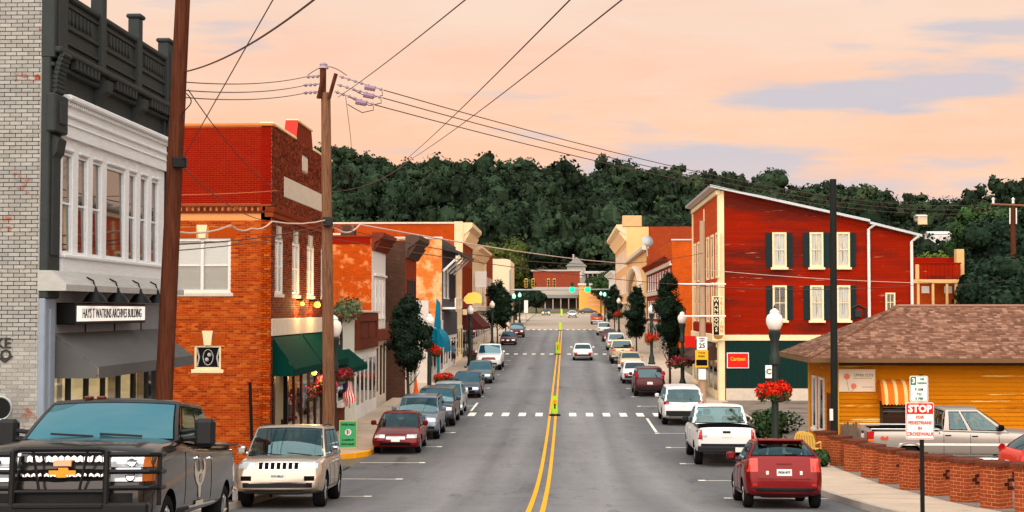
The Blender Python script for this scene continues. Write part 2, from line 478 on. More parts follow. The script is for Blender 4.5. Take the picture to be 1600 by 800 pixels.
def brick_mat(name, a, b, mort, sc=1.0, mix_=.0, var=.16, vs=1.2, patches=None):
    """brick pattern for walls too far away to tell the bricks apart"""
    if name in MATS: return MATS[name]
    m = mat(name, a, .85, var=var, vs=vs, patches=patches)
    nt = m.node_tree; X.nt = nt
    bs = [n for n in nt.nodes if n.type == 'BSDF_PRINCIPLED'][0]; cur = bs.inputs['Base Color'].links[0].from_socket
    tcn = nt.nodes.new('ShaderNodeTexCoord'); sp = nt.nodes.new('ShaderNodeSeparateXYZ'); cb = nt.nodes.new('ShaderNodeCombineXYZ')
    nt.links.new(tcn.outputs['Object'], sp.inputs[0])
    nt.links.new((X(sp.outputs[0]) + X(sp.outputs[1])).s, cb.inputs[0]); nt.links.new(sp.outputs[2], cb.inputs[1])
    bt = nt.nodes.new('ShaderNodeTexBrick'); bt.inputs['Scale'].default_value = 1; bt.inputs['Brick Width'].default_value = .22 * sc; bt.inputs['Row Height'].default_value = .075 * sc; bt.inputs['Mortar Size'].default_value = .008 * sc
    bt.inputs['Color1'].default_value = (.8, .8, .8, 1); bt.inputs['Color2'].default_value = (1.15, 1.1, 1.05, 1); bt.inputs['Mortar'].default_value = (*[min(1.6, x / max(y, .02)) for x, y in zip(lin(mort), lin(a))], 1)
    nt.links.new(cb.outputs[0], bt.inputs['Vector'])
    nt.links.new(mixc(nt, .8, cur, bt.outputs[0], 'MULTIPLY'), bs.inputs['Base Color'])
    return m


# ------------------------------------------------------------------ walls: local x along the wall, -y outward, z up
class Wall:
    def __init__(s, root, o, face):
        s.root = root; s.o = Vector(o); s.rot = {'cam': 0., 'right': R(90), 'left': R(-90)}[face]

    def put(s, name, mb, mats, at=(0, 0, 0), parent=None, smooth=0):
        me = mb.mesh(name, mats, smooth) if isinstance(mb, MB) else mb
        if parent is not None: return link(name, me, parent, at)
        loc = Matrix.Rotation(s.rot, 3, 'Z') @ Vector(at) + s.o - s.root.location
        return link(name, me, s.root, loc, s.rot)

    def world(s, at): return Matrix.Rotation(s.rot, 3, 'Z') @ Vector(at) + s.o


WCACHE = {}


def window(W, x, z, w_, h, frame=trim_white, glass='dark', sash=True, fw=.07, sill=True, sill_m=None, recess=0., mull=0, curtain_=None, split=.5, name='window', blind_=1.0, proud=.04, muntin=False):
    """sash window: frame > panes, meeting rail, sill, blind"""
    key = (round(w_, 3), round(h, 3), frame.name, glass, sash, fw, sill, recess, mull, curtain_, split, proud, muntin)
    if key not in WCACHE:
        fr = MB(); y0 = recess - proud
        fr.box(0, fw, y0, y0 + .12, 0, h).box(w_ - fw, w_, y0, y0 + .12, 0, h).box(fw, w_ - fw, y0 + .002, y0 + .12, h - fw, h).box(fw, w_ - fw, y0 + .002, y0 + .12, 0, fw)
        cells = []; n = mull + 1; cw = (w_ - 2 * fw - mull * fw) / n
        for k in range(n):
            xa = fw + k * (cw + fw)
            if k: fr.box(xa - fw, xa, y0 + .003, y0 + .12, fw, h - fw)
            cells.append((xa, xa + cw))
        pcs = []
        for xa, xb in cells:
            zs = [(fw, h * split - .02), (h * split + .02, h - fw)] if sash else [(fw, h - fw)]
            for (za, zb) in zs: pcs.append(('pane', MB().prism([(y0 + .055 - .018 * (zb - za), za), (y0 + .062 - .018 * (zb - za), za), (y0 + .062, zb), (y0 + .055, zb)], 'x', xa, xb).mesh('pane', dark_glass if glass == 'dark' else clear_pane)))
            if sash:
                b = MB().box(xa, xb, y0 + .03, y0 + .08, h * split - .02, h * split + .02)
                if muntin: b.box((xa + xb) / 2 - .014, (xa + xb) / 2 + .014, y0 + .034, y0 + .07, fw, h * split - .02).box((xa + xb) / 2 - .014, (xa + xb) / 2 + .014, y0 + .034, y0 + .07, h * split + .02, h - fw)
                pcs.append(('sash_rail', b.mesh('sash_rail', frame)))
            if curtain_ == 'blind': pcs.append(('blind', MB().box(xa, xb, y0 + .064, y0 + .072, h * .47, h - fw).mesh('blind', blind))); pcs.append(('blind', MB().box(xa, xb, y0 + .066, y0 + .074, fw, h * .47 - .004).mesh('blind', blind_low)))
            if curtain_ == 'lace':
                cm = MB(); cm.box(xa, xb, y0 + .125, y0 + .13, fw, h - fw); pcs.append(('room', cm.mesh('room', room_dark)))
                c = MB()
                for sgn in (0, 1):
                    xs = [xa + (xb - xa) * (.5 * t / 6) if sgn == 0 else xb - (xb - xa) * (.5 * t / 6) for t in range(7)]
                    rows = []
                    for q in range(6):
                        zz = fw + (h - 2 * fw) * q / 5; pull = .35 * math.sin(math.pi * min(1, q / 5)) * (1 - q / 5)
                        rows.append([((xa if sgn == 0 else xb) + (xx - (xa if sgn == 0 else xb)) * (1 - pull), y0 + .10 + .015 * (i % 2), zz) for i, xx in enumerate(xs)])
                    c.grid(rows)
                pcs.append(('curtain', c.mesh('curtain', curtain)))
            if curtain_ == 'dark': pcs.append(('room', MB().box(xa, xb, y0 + .115, y0 + .12, fw, h - fw).mesh('room', room_dark)))
        if sill:
            pcs.append(('sill', MB().bbox(-.09, w_ + .09, recess - .10, recess + .06, -.13, -.004, .015).mesh('sill', sill_m or frame)))
        WCACHE[key] = (fr.mesh('window', frame), pcs)
    fm, pcs = WCACHE[key]
    o = W.put(name, fm, None, (x, 0, z))
    for n, me in pcs: link(n, me, o)
    return o


def brickfield(w_, h, openings=(), bl=.205, bh=.064, j=.013, depth=.014, jit=.003, x0=0., z0=0., stepf=None, seed=1):
    """running-bond bricks as real boxes, front at y=-depth; openings are (x0,x1,z0,z1)"""
    rg = random.Random(seed); mb = MB(); row = 0; z = z0
    while z < z0 + h - .02:
        zt = min(z + bh, z0 + h)
        x = x0 - (bl + j) / 2 * (row % 2)
        while x < x0 + w_:
            segs = [(max(x, x0), min(x + bl, x0 + w_))]
            for (a, b, c, d) in openings:
                if zt <= c or z >= d: continue
                ns = []
                for s, e in segs:
                    if e <= a or s >= b: ns.append((s, e)); continue
                    if s < a: ns.append((s, a))
                    if e > b: ns.append((b, e))
                segs = ns
            for s, e in segs:
                if e - s < .02: continue
                if stepf and z > stepf((s + e) / 2): continue
                y = -depth - rg.random() * jit
                mb.box(s, e, y, .004, z, zt, skip='k')
            x += bl + j
        z += bh + j; row += 1
    return mb


def slab_with_holes(w_, h, holes, y0, y1):
    """wall slab in the x-z plane with rectangular holes"""
    xs = sorted({0, w_, *[q for a in holes for q in a[:2]]}); zs = sorted({0, h, *[q for a in holes for q in a[2:]]}); mb = MB()
    for xa, xb in zip(xs, xs[1:]):
        run = None
        for za, zb in zip(zs, zs[1:]):
            inside = any(a <= (xa + xb) / 2 <= b and c <= (za + zb) / 2 <= d for a, b, c, d in holes)
            if inside:
                if run: mb.box(xa, xb, y0, y1, run[0], run[1]); run = None
            else: run = (run[0], zb) if run else (za, zb)
        if run: mb.box(xa, xb, y0, y1, run[0], run[1])
    return mb


def awning(W, name, x0, x1, ztop, zbot, proj, m, label, valance=.2, group=None, stripes=None, ends=True):
    """sloping cloth awning with a hanging valance; a part of its shop"""
    t = .02; mb = MB()
    mb.add([(x0, 0, ztop), (x1, 0, ztop), (x1, -proj, zbot + valance), (x0, -proj, zbot + valance), (x0, 0, ztop - t), (x1, 0, ztop - t), (x1, -proj + t, zbot + valance - t), (x0, -proj + t, zbot + valance - t)],
           [(0, 3, 2, 1), (4, 5, 6, 7), (0, 4, 7, 3), (1, 2, 6, 5), (0, 1, 5, 4)])
    mb.box(x0, x1, -proj, -proj + .012, zbot, zbot + valance - .003)
    if ends:
        for xx in (x0, x1 - .012): mb.prism([(0, ztop - t - .004), (-proj + .03, zbot + valance - t), (-proj + .03, zbot), (0, zbot)], 'x', xx, xx + .012)
    o = W.put(name, mb, m)
    fr = MB()
    for xx in (x0 + .03, x1 - .03): fr.tube([(xx, -.02, zbot + .05), (xx, -proj + .04, zbot + .05)], .012, 6)
    fr.tube([(x0, -proj + .04, zbot + .05), (x1, -proj + .04, zbot + .05)], .012, 6)
    W.put('awning_frame', fr, steel, parent=o)
    if label: o['label'] = label
    return o


def boards(W, x0, x1, z0, z1, pitch, m, clip=None, lap=.016, name='board'):
    """lap siding: every board is a part"""
    z = z0; n = 0; cache = {}
    while z < z1 - .01:
        zt = min(z + pitch, z1); a, b = x0, x1
        if clip: a, b = clip(z, zt, a, b)
        if b - a > .05:
            key = (round(a, 3), round(b, 3), round(zt - z, 3))
            if key not in cache:
                h = zt - z
                mb = MB(); mb.add([(a, -lap - .012, 0), (b, -lap - .012, 0), (b, -.012, h), (a, -.012, h), (a, 0, 0), (b, 0, 0), (b, 0, h), (a, 0, h)], [(0, 1, 2, 3), (0, 4, 5, 1), (3, 2, 6, 7), (0, 3, 7, 4), (1, 5, 6, 2)])
                cache[key] = mb.mesh(name, m)
            W.put(name, cache[key], None, (0, 0, z)); n += 1
        z += pitch
    return n


def leaves(n, pts_fn, size, rg, outward=None, flat=.35):
    """numpy arrays of n small bent leaf quads; pts_fn(n) -> centres and outward normals"""
    c, nm = pts_fn(n); on = nm + rg.normal(0, .22, nm.shape) * 1.4; on = np.repeat(on / np.linalg.norm(on, axis=1)[:, None], 4, 0)
    nm = nm + rg.normal(0, flat, nm.shape); nm /= np.linalg.norm(nm, axis=1)[:, None] + 1e-9
    t = np.cross(nm, rg.normal(0, 1, nm.shape)); t /= np.linalg.norm(t, axis=1)[:, None] + 1e-9
    b = np.cross(nm, t); s = (size * rg.uniform(.6, 1.35, n))[:, None]
    v = np.stack([c - t * s, c - b * s * .6 + nm * s * .12, c + t * s, c + b * s * .6 + nm * s * .12], 1).reshape(-1, 3)
    return np.concatenate([v, on], 1)


def quads_mesh(name, v, m):
    n = len(v) // 4; me = bpy.data.meshes.new(name)
    me.vertices.add(n * 4); me.vertices.foreach_set('co', v[:, :3].astype(np.float32).ravel()); at = me.attributes.new('crown_normal', 'FLOAT_VECTOR', 'POINT'); at.data.foreach_set('vector', v[:, 3:].astype(np.float32).ravel())
    me.loops.add(n * 4); me.loops.foreach_set('vertex_index', np.arange(n * 4, dtype=np.int32))
    me.polygons.add(n); me.polygons.foreach_set('loop_start', np.arange(0, n * 4, 4, dtype=np.int32)); me.polygons.foreach_set('loop_total', np.full(n, 4, dtype=np.int32))
    me.materials.append(m); me.update(calc_edges=True); return me


def cores(lobes, sc=.86, n=8, m=5):
    """leafy inner mass of a crown: one low dome per lobe, as quads with outward normals"""
    out = []; rj = random.Random(len(lobes) * 7 + n)
    for (cx, cy, cz, rx, ry, rz) in lobes:
        for i in range(m):
            for k in range(n):
                q = []; e = [rj.gauss(0, .38) for _ in range(3)]
                for (a, b) in ((i, k), (i, k + 1), (i + 1, k + 1), (i + 1, k)):
                    th = math.pi * (.04 + .92 * a / m); ph = 2 * math.pi * b / n; d = (math.sin(th) * math.cos(ph), math.sin(th) * math.sin(ph), math.cos(th)); q.append((cx + d[0] * rx * sc, cy + d[1] * ry * sc, cz + d[2] * rz * sc, d[0] + e[0], d[1] + e[1], d[2] + e[2]))
                out += q[::-1]
    a = np.array(out); a[:, 3:] /= np.linalg.norm(a[:, 3:], axis=1)[:, None]; return a


def lobes_fn(lobes, rg, shell=.72):
    """sample points in the outer shell of a set of ellipsoid lobes [(cx,cy,cz,rx,ry,rz)]"""
    L = np.array(lobes, float); wgt = L[:, 3] * L[:, 5]; wgt /= wgt.sum()

    def fn(n):
        k = rg.choice(len(L), n, p=wgt); d = rg.normal(0, 1, (n, 3)); d /= np.linalg.norm(d, axis=1)[:, None]
        r = (shell + (1.08 - shell) * rg.random(n) ** .7)[:, None]
        return L[k, :3] + d * r * L[k, 3:6], d
    return fn


leaf_dark = mat('leaf_dark', (30, 46, 32), .6, var=.0, island=.35)
leaf_mid = mat('leaf_mid', (52, 76, 42), .6, var=.0, island=.35)
leaf_light = mat('leaf_light', (80, 92, 40), .6, var=.0, island=.35)
hill_leaf = mat('hill_leaf', (62, 82, 58), .8, stops=[(0, (28, 40, 28)), (1, (42, 56, 38))], var=.14, vs=.05, coords='World', patches=[((62, 74, 44), .03, .60, .1, None)], spec=.2)
for m_ in (leaf_dark, leaf_mid, leaf_light, hill_leaf):          # soft shading: leaves are lit along the crown's outward direction
    nt_ = m_.node_tree; an = nt_.nodes.new('ShaderNodeAttribute'); an.attribute_name = 'crown_normal'
    ln = nt_.nodes.new('ShaderNodeVectorMath'); ln.operation = 'LENGTH'; nt_.links.new(an.outputs['Vector'], ln.inputs[0]); pb_ = [n for n in nt_.nodes if n.type == 'BSDF_PRINCIPLED'][0]
    hv_ = nt_.nodes.new('ShaderNodeHueSaturation'); nt_.links.new(pb_.inputs['Base Color'].links[0].from_socket, hv_.inputs['Color']); nt_.links.new(ln.outputs['Value'], hv_.inputs['Value']); nt_.links.new(hv_.outputs[0], pb_.inputs['Base Color'])   # every tree its own tone
    nm_ = nt_.nodes.new('ShaderNodeVectorMath'); nm_.operation = 'NORMALIZE'; nt_.links.new(an.outputs['Vector'], nm_.inputs[0])
    nt_.links.new(nm_.outputs['Vector'], [n for n in nt_.nodes if n.type == 'BSDF_PRINCIPLED'][0].inputs['Normal'])
bark = mat('bark', (74, 58, 46), .9, var=.2, vs=8, bump=.5, bs=30, stretch=(3, 3, .5))
flower_red = mat('flower_red', (206, 38, 20), .6, stops=[(0, (150, 20, 14)), (.5, (206, 34, 18)), (1, (232, 66, 34))], var=0)
flower_maroon = mat('flower_maroon', (130, 30, 40), .6, stops=[(0, (92, 22, 30)), (.6, (140, 30, 44)), (1, (200, 90, 120))], var=0)
green_leaf = mat('basket_leaf', (60, 84, 44), .6, island=.3, var=0)
# ------------------------------------------------------------------ terrain
XC_L, XC_R = -7.0, 6.4            # kerb lines
XF_L, XF_R = -9.8, 8.9            # building lines
HX = [-600, 0, 500, 540, 600, 650, 700, 760, 830, 862, 900, 930, 1000, 1100, 1190, 1220, 1300, 1350, 1385, 1425, 1480, 1525, 1600, 1900]
HP = [226, 226, 226, 229, 240, 250, 249, 250, 243, 252, 268, 258, 258, 270, 272, 286, 290, 298, 312, 322, 316, 304, 298, 280]


def crest(x, y):
    a = 883 + 2200 * x / max(y, 1)
    return (486 - float(np.interp(a, HX, HP))) / 2200


HILL0, HILL1 = 352., 545.


def terrain(x, y):
    z = gz(y)
    off = 0
    y0 = HILL0 - 60 * max(0, min(1, (x - 60) / 60)) 
    if y > y0:
        t = min(1, (y - y0) / (HILL1 - y0)); top = CAMZ + crest(x, HILL1) * HILL1 - 13.0
        s = t * t * (3 - 2 * t) * .5 + t * .5
        z = z + (top - z) * s
        if y > HILL1: z = top - (y - HILL1) * .12
    return z


dirt = mat('ground_earth', (112, 100, 84), .95, var=.14, vs=.25, bump=.3, bs=8, coords='World', patches=[((84, 92, 60), .12, .5, .1, None)])
ys = [-60, -30, -10] + list(range(0, 110, 5)) + list(range(110, 350, 15)) + list(range(350, 700, 14)) + [760, 900, 1200, 1800, 3000]
xs = [-3000, -1500, -800, -500, -350] + list(range(-260, 301, 20)) + [380, 500, 800, 1500, 3000]
g = MB(); g.grid([[(x, y, terrain(x, y) - .04) for x in xs] for y in ys])
struct(g.build('ground', dirt, smooth=60))


def strip(mb, x0, x1, y0, y1, dz, step=3.0, nx=1):
    n = max(1, int(math.ceil((y1 - y0) / step))); rows = []
    for i in range(n + 1):
        y = y0 + (y1 - y0) * i / n; rows.append([(x0 + (x1 - x0) * k / nx, y, gz(y) + dz) for k in range(nx + 1)])
    return mb.grid(rows)


struct(strip(MB(), XC_L - .02, XC_R + .02, -45, 211, 0, 2.0, 4).build('road', asphalt, smooth=60))
struct(strip(MB(), XC_L - .02, XC_R + .02, 211, 352, 0, 4.0, 2).build('junction_road', pale_road, smooth=60))
struct(strip(MB(), -60, XC_L - .02, 182, 224, 0, 4, 2).build('cross_street', pale_road))
struct(strip(MB(), -200, 200, 335, 352, .004, 4, 6).build('far_cross_street', pale_road))
lot = mat('parking_lot_asphalt', (120, 108, 100), .9, var=.12, vs=.7, bump=.4, bs=40, coords='World', patches=[((98, 86, 74), .5, .52, .1, None)])
struct(strip(MB(), XC_R + 2.1, 34, 14, 79, .13, 3, 3).build('parking_lot', lot))
struct(strip(MB(), XC_R - .02, XC_R + 2.1, 59, 66.5, .10, 2, 2).build('driveway', lot))
struct(strip(MB(), -26, XC_L - .02, 36.2, 46.4, .03, 2, 2).build('side_lot', asphalt))

# kerbs and sidewalk slabs
kerb = MB()


def kerb_run(mb, x, side, y0, y1, h=.14, w_=.15):
    n = max(1, int((y1 - y0) / 3))
    for i in range(n):
        a = y0 + (y1 - y0) * i / n; b = y0 + (y1 - y0) * (i + 1) / n - .012
        xa, xb = (x, x + w_ * side); za, zb = gz(a), gz(b)
        v = [(xa, a, za - .1), (xb, a, za - .1), (xb, b, zb - .1), (xa, b, zb - .1), (xa + .02 * side, a, za + h), (xb, a, za + h), (xb, b, zb + h), (xa + .02 * side, b, zb + h)]
        mb.add(v, [(0, 1, 5, 4), (1, 2, 6, 5), (2, 3, 7, 6), (3, 0, 4, 7), (4, 5, 6, 7)])


kr = struct(bpy.data.objects.new('kerb', None)); COL.objects.link(kr)


def kerb_objs(x, side, y0, y1, m=kerbm, step=3.0):
    n = max(1, int(round((y1 - y0) / step)))
    for i in range(n):
        mb = MB(); kerb_run(mb, x, side, y0 + (y1 - y0) * i / n, y0 + (y1 - y0) * (i + 1) / n); mb.build('kerb_stone', m, kr)


kerb_objs(XC_R, 1, 8, 59); kerb_objs(XC_R, 1, 66.5, 120)
kerb_objs(XC_L, -1, 8, 36.2); kerb_objs(XC_L, -1, 51.5, 120)
kb = MB(); kerb_run(kb, XC_R, 1, 120, 335); kerb_run(kb, XC_L, -1, 120, 182); kerb_run(kb, XC_L, -1, 224, 335); kb.build('kerb_line', kerbm, kr)
yk = MB(); fan = MB()
for i in range(6):                     # rounded yellow corner kerb by the sign board
    a0, a1 = R(-90 * i / 6), R(-90 * (i + 1) / 6)
    pts = [(-10.0 + r_ * math.cos(a), 51.5 + r_ * math.sin(a)) for a in (a0, a1) for r_ in (3.0, 2.84)]
    v = []
    for dz in (-.1, .14): v += [(p[0], p[1], gz(p[1]) + dz) for p in pts]
    yk.add(v, [(0, 1, 5, 4), (2, 0, 4, 6), (3, 2, 6, 7), (1, 3, 7, 5), (4, 5, 7, 6)])
    fan.face([(-10.0, 51.5, gz(51.5) + .13)] + [(p[0], p[1], gz(p[1]) + .13) for p in (pts[3], pts[1])])
yk.build('corner_kerb', mat('yellow_kerb_paint', (236, 160, 30), .7, var=.12, vs=5), kr)

sw = struct(bpy.data.objects.new('sidewalk', None)); COL.objects.link(sw)


def slabs(x0, x1, y0, y1, step, cols=1, dz=.135):
    y = y0
    while y < y1 - .1:
        b = min(y + step, y1)
        for c in range(cols):
            xa = x0 + (x1 - x0) * c / cols + .008; xb = x0 + (x1 - x0) * (c + 1) / cols - .008; e = rnd.uniform(-.006, .006)
            ya, yb = y + .008, b - .008
            v = [(xa, ya, gz(ya) + dz + e), (xb, ya, gz(ya) + dz + e), (xb, yb, gz(yb) + dz + e), (xa, yb, gz(yb) + dz + e)]
            mb = MB(); mb.add(v + [(p[0], p[1], p[2] - .09) for p in v], [(0, 1, 2, 3), (0, 4, 5, 1), (1, 5, 6, 2), (2, 6, 7, 3), (3, 7, 4, 0)])
            mb.build('slab', concrete, sw)
        y = b


slabs(XC_R + .152, XC_R + 2.1, 14, 59, 1.55)
slabs(XC_R + .152, XF_R, 66.5, 120, 1.8)
slabs(XF_L, XC_L - .152, 24, 36.2, 1.8)
slabs(XF_L, XC_L - .152, 51.5, 120, 1.8)
sl_far = MB(); strip(sl_far, XC_R + .15, XF_R, 120, 335, .135, 4); strip(sl_far, XF_L, XC_L - .15, 120, 182, .135, 4); strip(sl_far, XF_L, XC_L - .15, 224, 335, .135, 4)
sl_far.build('far_paving', concrete, sw)
fan.build('corner_paving', concrete, sw)

# painted markings
mk = struct(bpy.data.objects.new('road_markings', None)); COL.objects.link(mk)
for x in (-.77, -.48): strip(MB(), x - .055, x + .055, -45, 211, .005, 2).build('centre_line', yellow_line, mk)
for yc in (70.7, 134.0, 209.5, 318):
    for k in range(16):
        x = -6.35 + k * .84
        if abs(x + .62) < .3 or x > XC_R - .4: continue
        if yc == 70.7 or yc == 134: strip(MB(), x - .18, x + .18, yc - 1.0 + rnd.uniform(-.05, .05), yc + 1.0, .005, 1).build('crosswalk_stripe', white_line, mk)
        else: strip(MB(), x - .2, x + .2, yc - 1.2, yc + 1.2, .005, 1).build('crosswalk_stripe', white_line, mk)
for y in [22, 28.2, 34.6, 41.2, 47.8, 54.4, 61.0] + [76 + 6.6 * k for k in range(9)] + [140 + 6.8 * k for k in range(9)]:
    if y < 205:
        strip(MB(), 3.95, XC_R - .03, y - .05, y + .05, .005, 1).build('parking_line', white_line, mk)
        strip(MB(), 3.85, 4.05, y - .16, y + .16, .008, 1).build('parking_tick', white_line, mk)
        if y > 30:
            strip(MB(), XC_L + .03, -4.85, y - .05, y + .05, .005, 1).build('parking_line', white_line, mk)
            strip(MB(), -4.95, -4.75, y - .16, y + .16, .008, 1).build('parking_tick', white_line, mk)
for (x, ya, yb) in ((3.95, 61.5, 68.6), (-4.85, 72.6, 78)): strip(MB(), x - .06, x + .06, ya, yb, .009, 1).build('parking_edge_line', white_line, mk)

# ------------------------------------------------------------------ wooded hill beyond the town: one mass
rg = np.random.default_rng(3)
protos = []
for k in range(7):
    lob = [(0, 0, 5.6, 3.6, 3.6, 4.4)] + [(rg.normal(0, 2.0), rg.normal(0, 2.0), rg.uniform(4.2, 9.2), *([rg.uniform(1.3, 2.2)] * 2), rg.uniform(1.1, 1.9)) for _ in range(9)]
    protos.append(np.concatenate([cores(lob, .82, 7, 4), leaves(340, lobes_fn(lob, rg, .84), .53, rg, flat=.42)]))
vs = []
Y = HILL0 + 4
clear = lambda x, y: any(abs(883 + 2200 * x / y - pc) < pw and ya_ < y < yb_ for pc, pw, ya_, yb_ in HOUSE_CLEAR)
HOUSE_CLEAR = [(1444, 13, 400, 447), (1470, 22, 356, 380), (889, 66, 300, 402)]
while Y < HILL1 + 14:
    x = -.33 * Y
    while x < .46 * Y:
        px_, py_ = x + rg.uniform(-2, 2), Y + rg.uniform(-2.5, 2.5)
        if py_ > HILL0 - 60 * max(0, min(1, (px_ - 60) / 60)) + 6 and not clear(px_, py_):
            s = rg.uniform(.72, 1.38) * (1.2 if rg.random() < .12 else 1); tn = rg.uniform(.62, 1.75); a = rg.uniform(0, 6.3); p = protos[rg.integers(7)]; q = p * np.array([s, s, s * rg.uniform(.85, 1.25), tn, tn, tn])
            ca, sa = math.cos(a), math.sin(a)
            vs.append(np.stack([q[:, 0] * ca - q[:, 1] * sa + px_, q[:, 0] * sa + q[:, 1] * ca + py_, q[:, 2] + terrain(px_, py_) - .8, q[:, 3] * ca - q[:, 4] * sa, q[:, 3] * sa + q[:, 4] * ca, q[:, 5]], 1))
        x += rg.uniform(6.4, 8.8)
    Y += 7.2
# the nearer foot of the hill right of the town
for k in range(110):
    px_, py_ = rg.uniform(62, 130), rg.uniform(296, 356)
    if clear(px_, py_): continue
    s = rg.uniform(.7, 1.1); p = protos[rg.integers(7)] * np.array([s, s, s, *([rg.uniform(.6, 1.5)] * 3)]); vs.append(p + np.array([px_, py_, terrain(px_, py_) - .8, 0, 0, 0]))
wood = link('wooded_hill', quads_mesh('wooded_hill', np.concatenate(vs), hill_leaf))
tag(wood, 'dense dark green wood covering the whole hill behind the town', 'forest', kind='stuff')
# =================================================================== VEHICLES (local frame: +y forward, x to the right, z up)
def interp(tab, x):
    if x <= tab[0][0]: return tab[0][1]
    for (a, u), (b, v) in zip(tab, tab[1:]):
        if x <= b:
            t = (x - a) / (b - a); return u + (v - u) * t
    return tab[-1][1]


head_lens = mat('headlight_lens', (205, 208, 212), .12, .3, var=.25, vs=14, coat=1)
amber = mat('amber_lens', (214, 110, 24), .2, var=0, coat=.6)
red_lens = mat('red_lens', (170, 18, 14), .2, var=.08, vs=12, coat=.8)
white_lens = mat('clear_lens', (220, 214, 205), .2, var=.05, coat=.8)
plate_m = mat('plate_white', (226, 216, 206), .5, var=.05, vs=20)
plate_ink = simple('plate_ink', (70, 76, 110), .6)
rim_m = mat('alloy_rim', (182, 182, 184), .25, .8, var=.04)
rim_dark = mat('rim_recess', (34, 34, 36), .6, .3, var=0)
beige_seat = mat('seat_beige', (176, 150, 112), .8, var=.05)

WHEELS = {}


def wheel_meshes(Rw, tw):
    k = (round(Rw, 3), round(tw, 3))
    if k in WHEELS: return WHEELS[k]
    h = tw / 2; rr = Rw * .64
    ty = MB(); ty.lathe([(rr, -h * .8), (rr + .02, -h), (Rw - .035, -h), (Rw - .008, -h * .72), (Rw, -h * .3), (Rw, h * .3), (Rw - .008, h * .72), (Rw - .035, h), (rr + .02, h), (rr, h * .8)], (0, 0, 0), 'x', 28, closed=True)
    rm = MB(); rm.lathe([(rr + .012, h * .86), (rr + .012, h * .60), (rr - .03, h * .55), (rr - .05, h * .82)], (0, 0, 0), 'x', 24, closed=True)
    for i in range(5):
        for d in (-.13, .13):
            a = 2 * math.pi * i / 5 + d; a2 = 2 * math.pi * i / 5 + d * .55
            rm.tube([(h * .74, .05 * math.cos(a2), .05 * math.sin(a2)), (h * .80, (rr - .03) * math.cos(a), (rr - .03) * math.sin(a))], [.03, .026], 5)
    rm.lathe([(.075, h * .5), (.075, h * .84), (.03, h * .92)], (0, 0, 0), 'x', 12)
    bk = MB().lathe([(rr - .01, -h * .3), (rr - .01, h * .35)], (0, 0, 0), 'x', 20)
    WHEELS[k] = (ty.mesh('wheel', rubber, 40), rm.mesh('rim', rim_m, 40), bk.mesh('brake_disc', rim_dark))
    return WHEELS[k]


BASE = dict(
    sedan=dict(L=4.55, W=1.79, H=1.43, wb=2.66, fo=.93, Rw=.32, tw=.21, clear=.20, top=[(-2.275, .60), (-2.2, .82), (-2.1, .93), (-1.9, .985), (-1.5, 1.0), (-.9, .99), (.7, .93), (1.15, .90), (1.7, .80), (2.05, .70), (2.2, .60), (2.275, .48)],
               cab=(-1.80, -.85, 1.22, .30), roofw=.71, splits=[(.05, .44), (.49, .86)], zb=[(-2.275, .40), (-2.1, .30), (-1.8, .24), (1.8, .22), (2.1, .24), (2.275, .30)]),
    hatch=dict(L=3.97, W=1.73, H=1.48, wb=2.49, fo=.80, Rw=.31, tw=.21, clear=.19, top=[(-1.985, .62), (-1.96, .80), (-1.90, .96), (-1.75, 1.04), (-1.2, 1.04), (.4, .96), (1.0, .92), (1.45, .82), (1.75, .70), (1.9, .60), (1.985, .46)],
               cab=(-1.84, -1.25, 1.12, .15), roofw=.70, splits=[(.05, .40), (.45, .72), (.76, .9)], zb=[(-1.985, .34), (-1.85, .27), (-1.5, .22), (1.5, .20), (1.985, .27)]),
    suv=dict(L=4.82, W=1.94, H=1.76, wb=2.9, fo=.92, Rw=.38, tw=.26, clear=.24, top=[(-2.41, .66), (-2.39, .86), (-2.34, 1.04), (-2.2, 1.10), (-1.5, 1.11), (.9, 1.07), (1.25, 1.07), (1.85, 1.03), (2.15, .98), (2.30, .90), (2.38, .78), (2.41, .58)],
             cab=(-2.28, -2.0, 1.30, .48), roofw=.75, splits=[(.05, .35), (.39, .66), (.70, .94)], zb=[(-2.41, .42), (-2.2, .34), (-1.9, .28), (1.9, .28), (2.2, .34), (2.41, .42)]),
    pickup=dict(L=5.85, W=2.0, H=1.93, wb=3.68, fo=.93, Rw=.39, tw=.27, clear=.30, top=[(-2.925, .98), (-2.90, 1.28), (-2.8, 1.30), (-.9, 1.30), (-.7, 1.28), (.9, 1.24), (1.3, 1.24), (2.3, 1.18), (2.7, 1.12), (2.86, 1.0), (2.925, .74)],
                cab=(-.68, -.50, 1.42, .62), roofw=.76, splits=[(.05, .5), (.54, .95)], zb=[(-2.925, .62), (-2.7, .50), (-2.3, .42), (2.3, .38), (2.7, .38), (2.925, .46)], bed=(-2.80, -.80)),
)


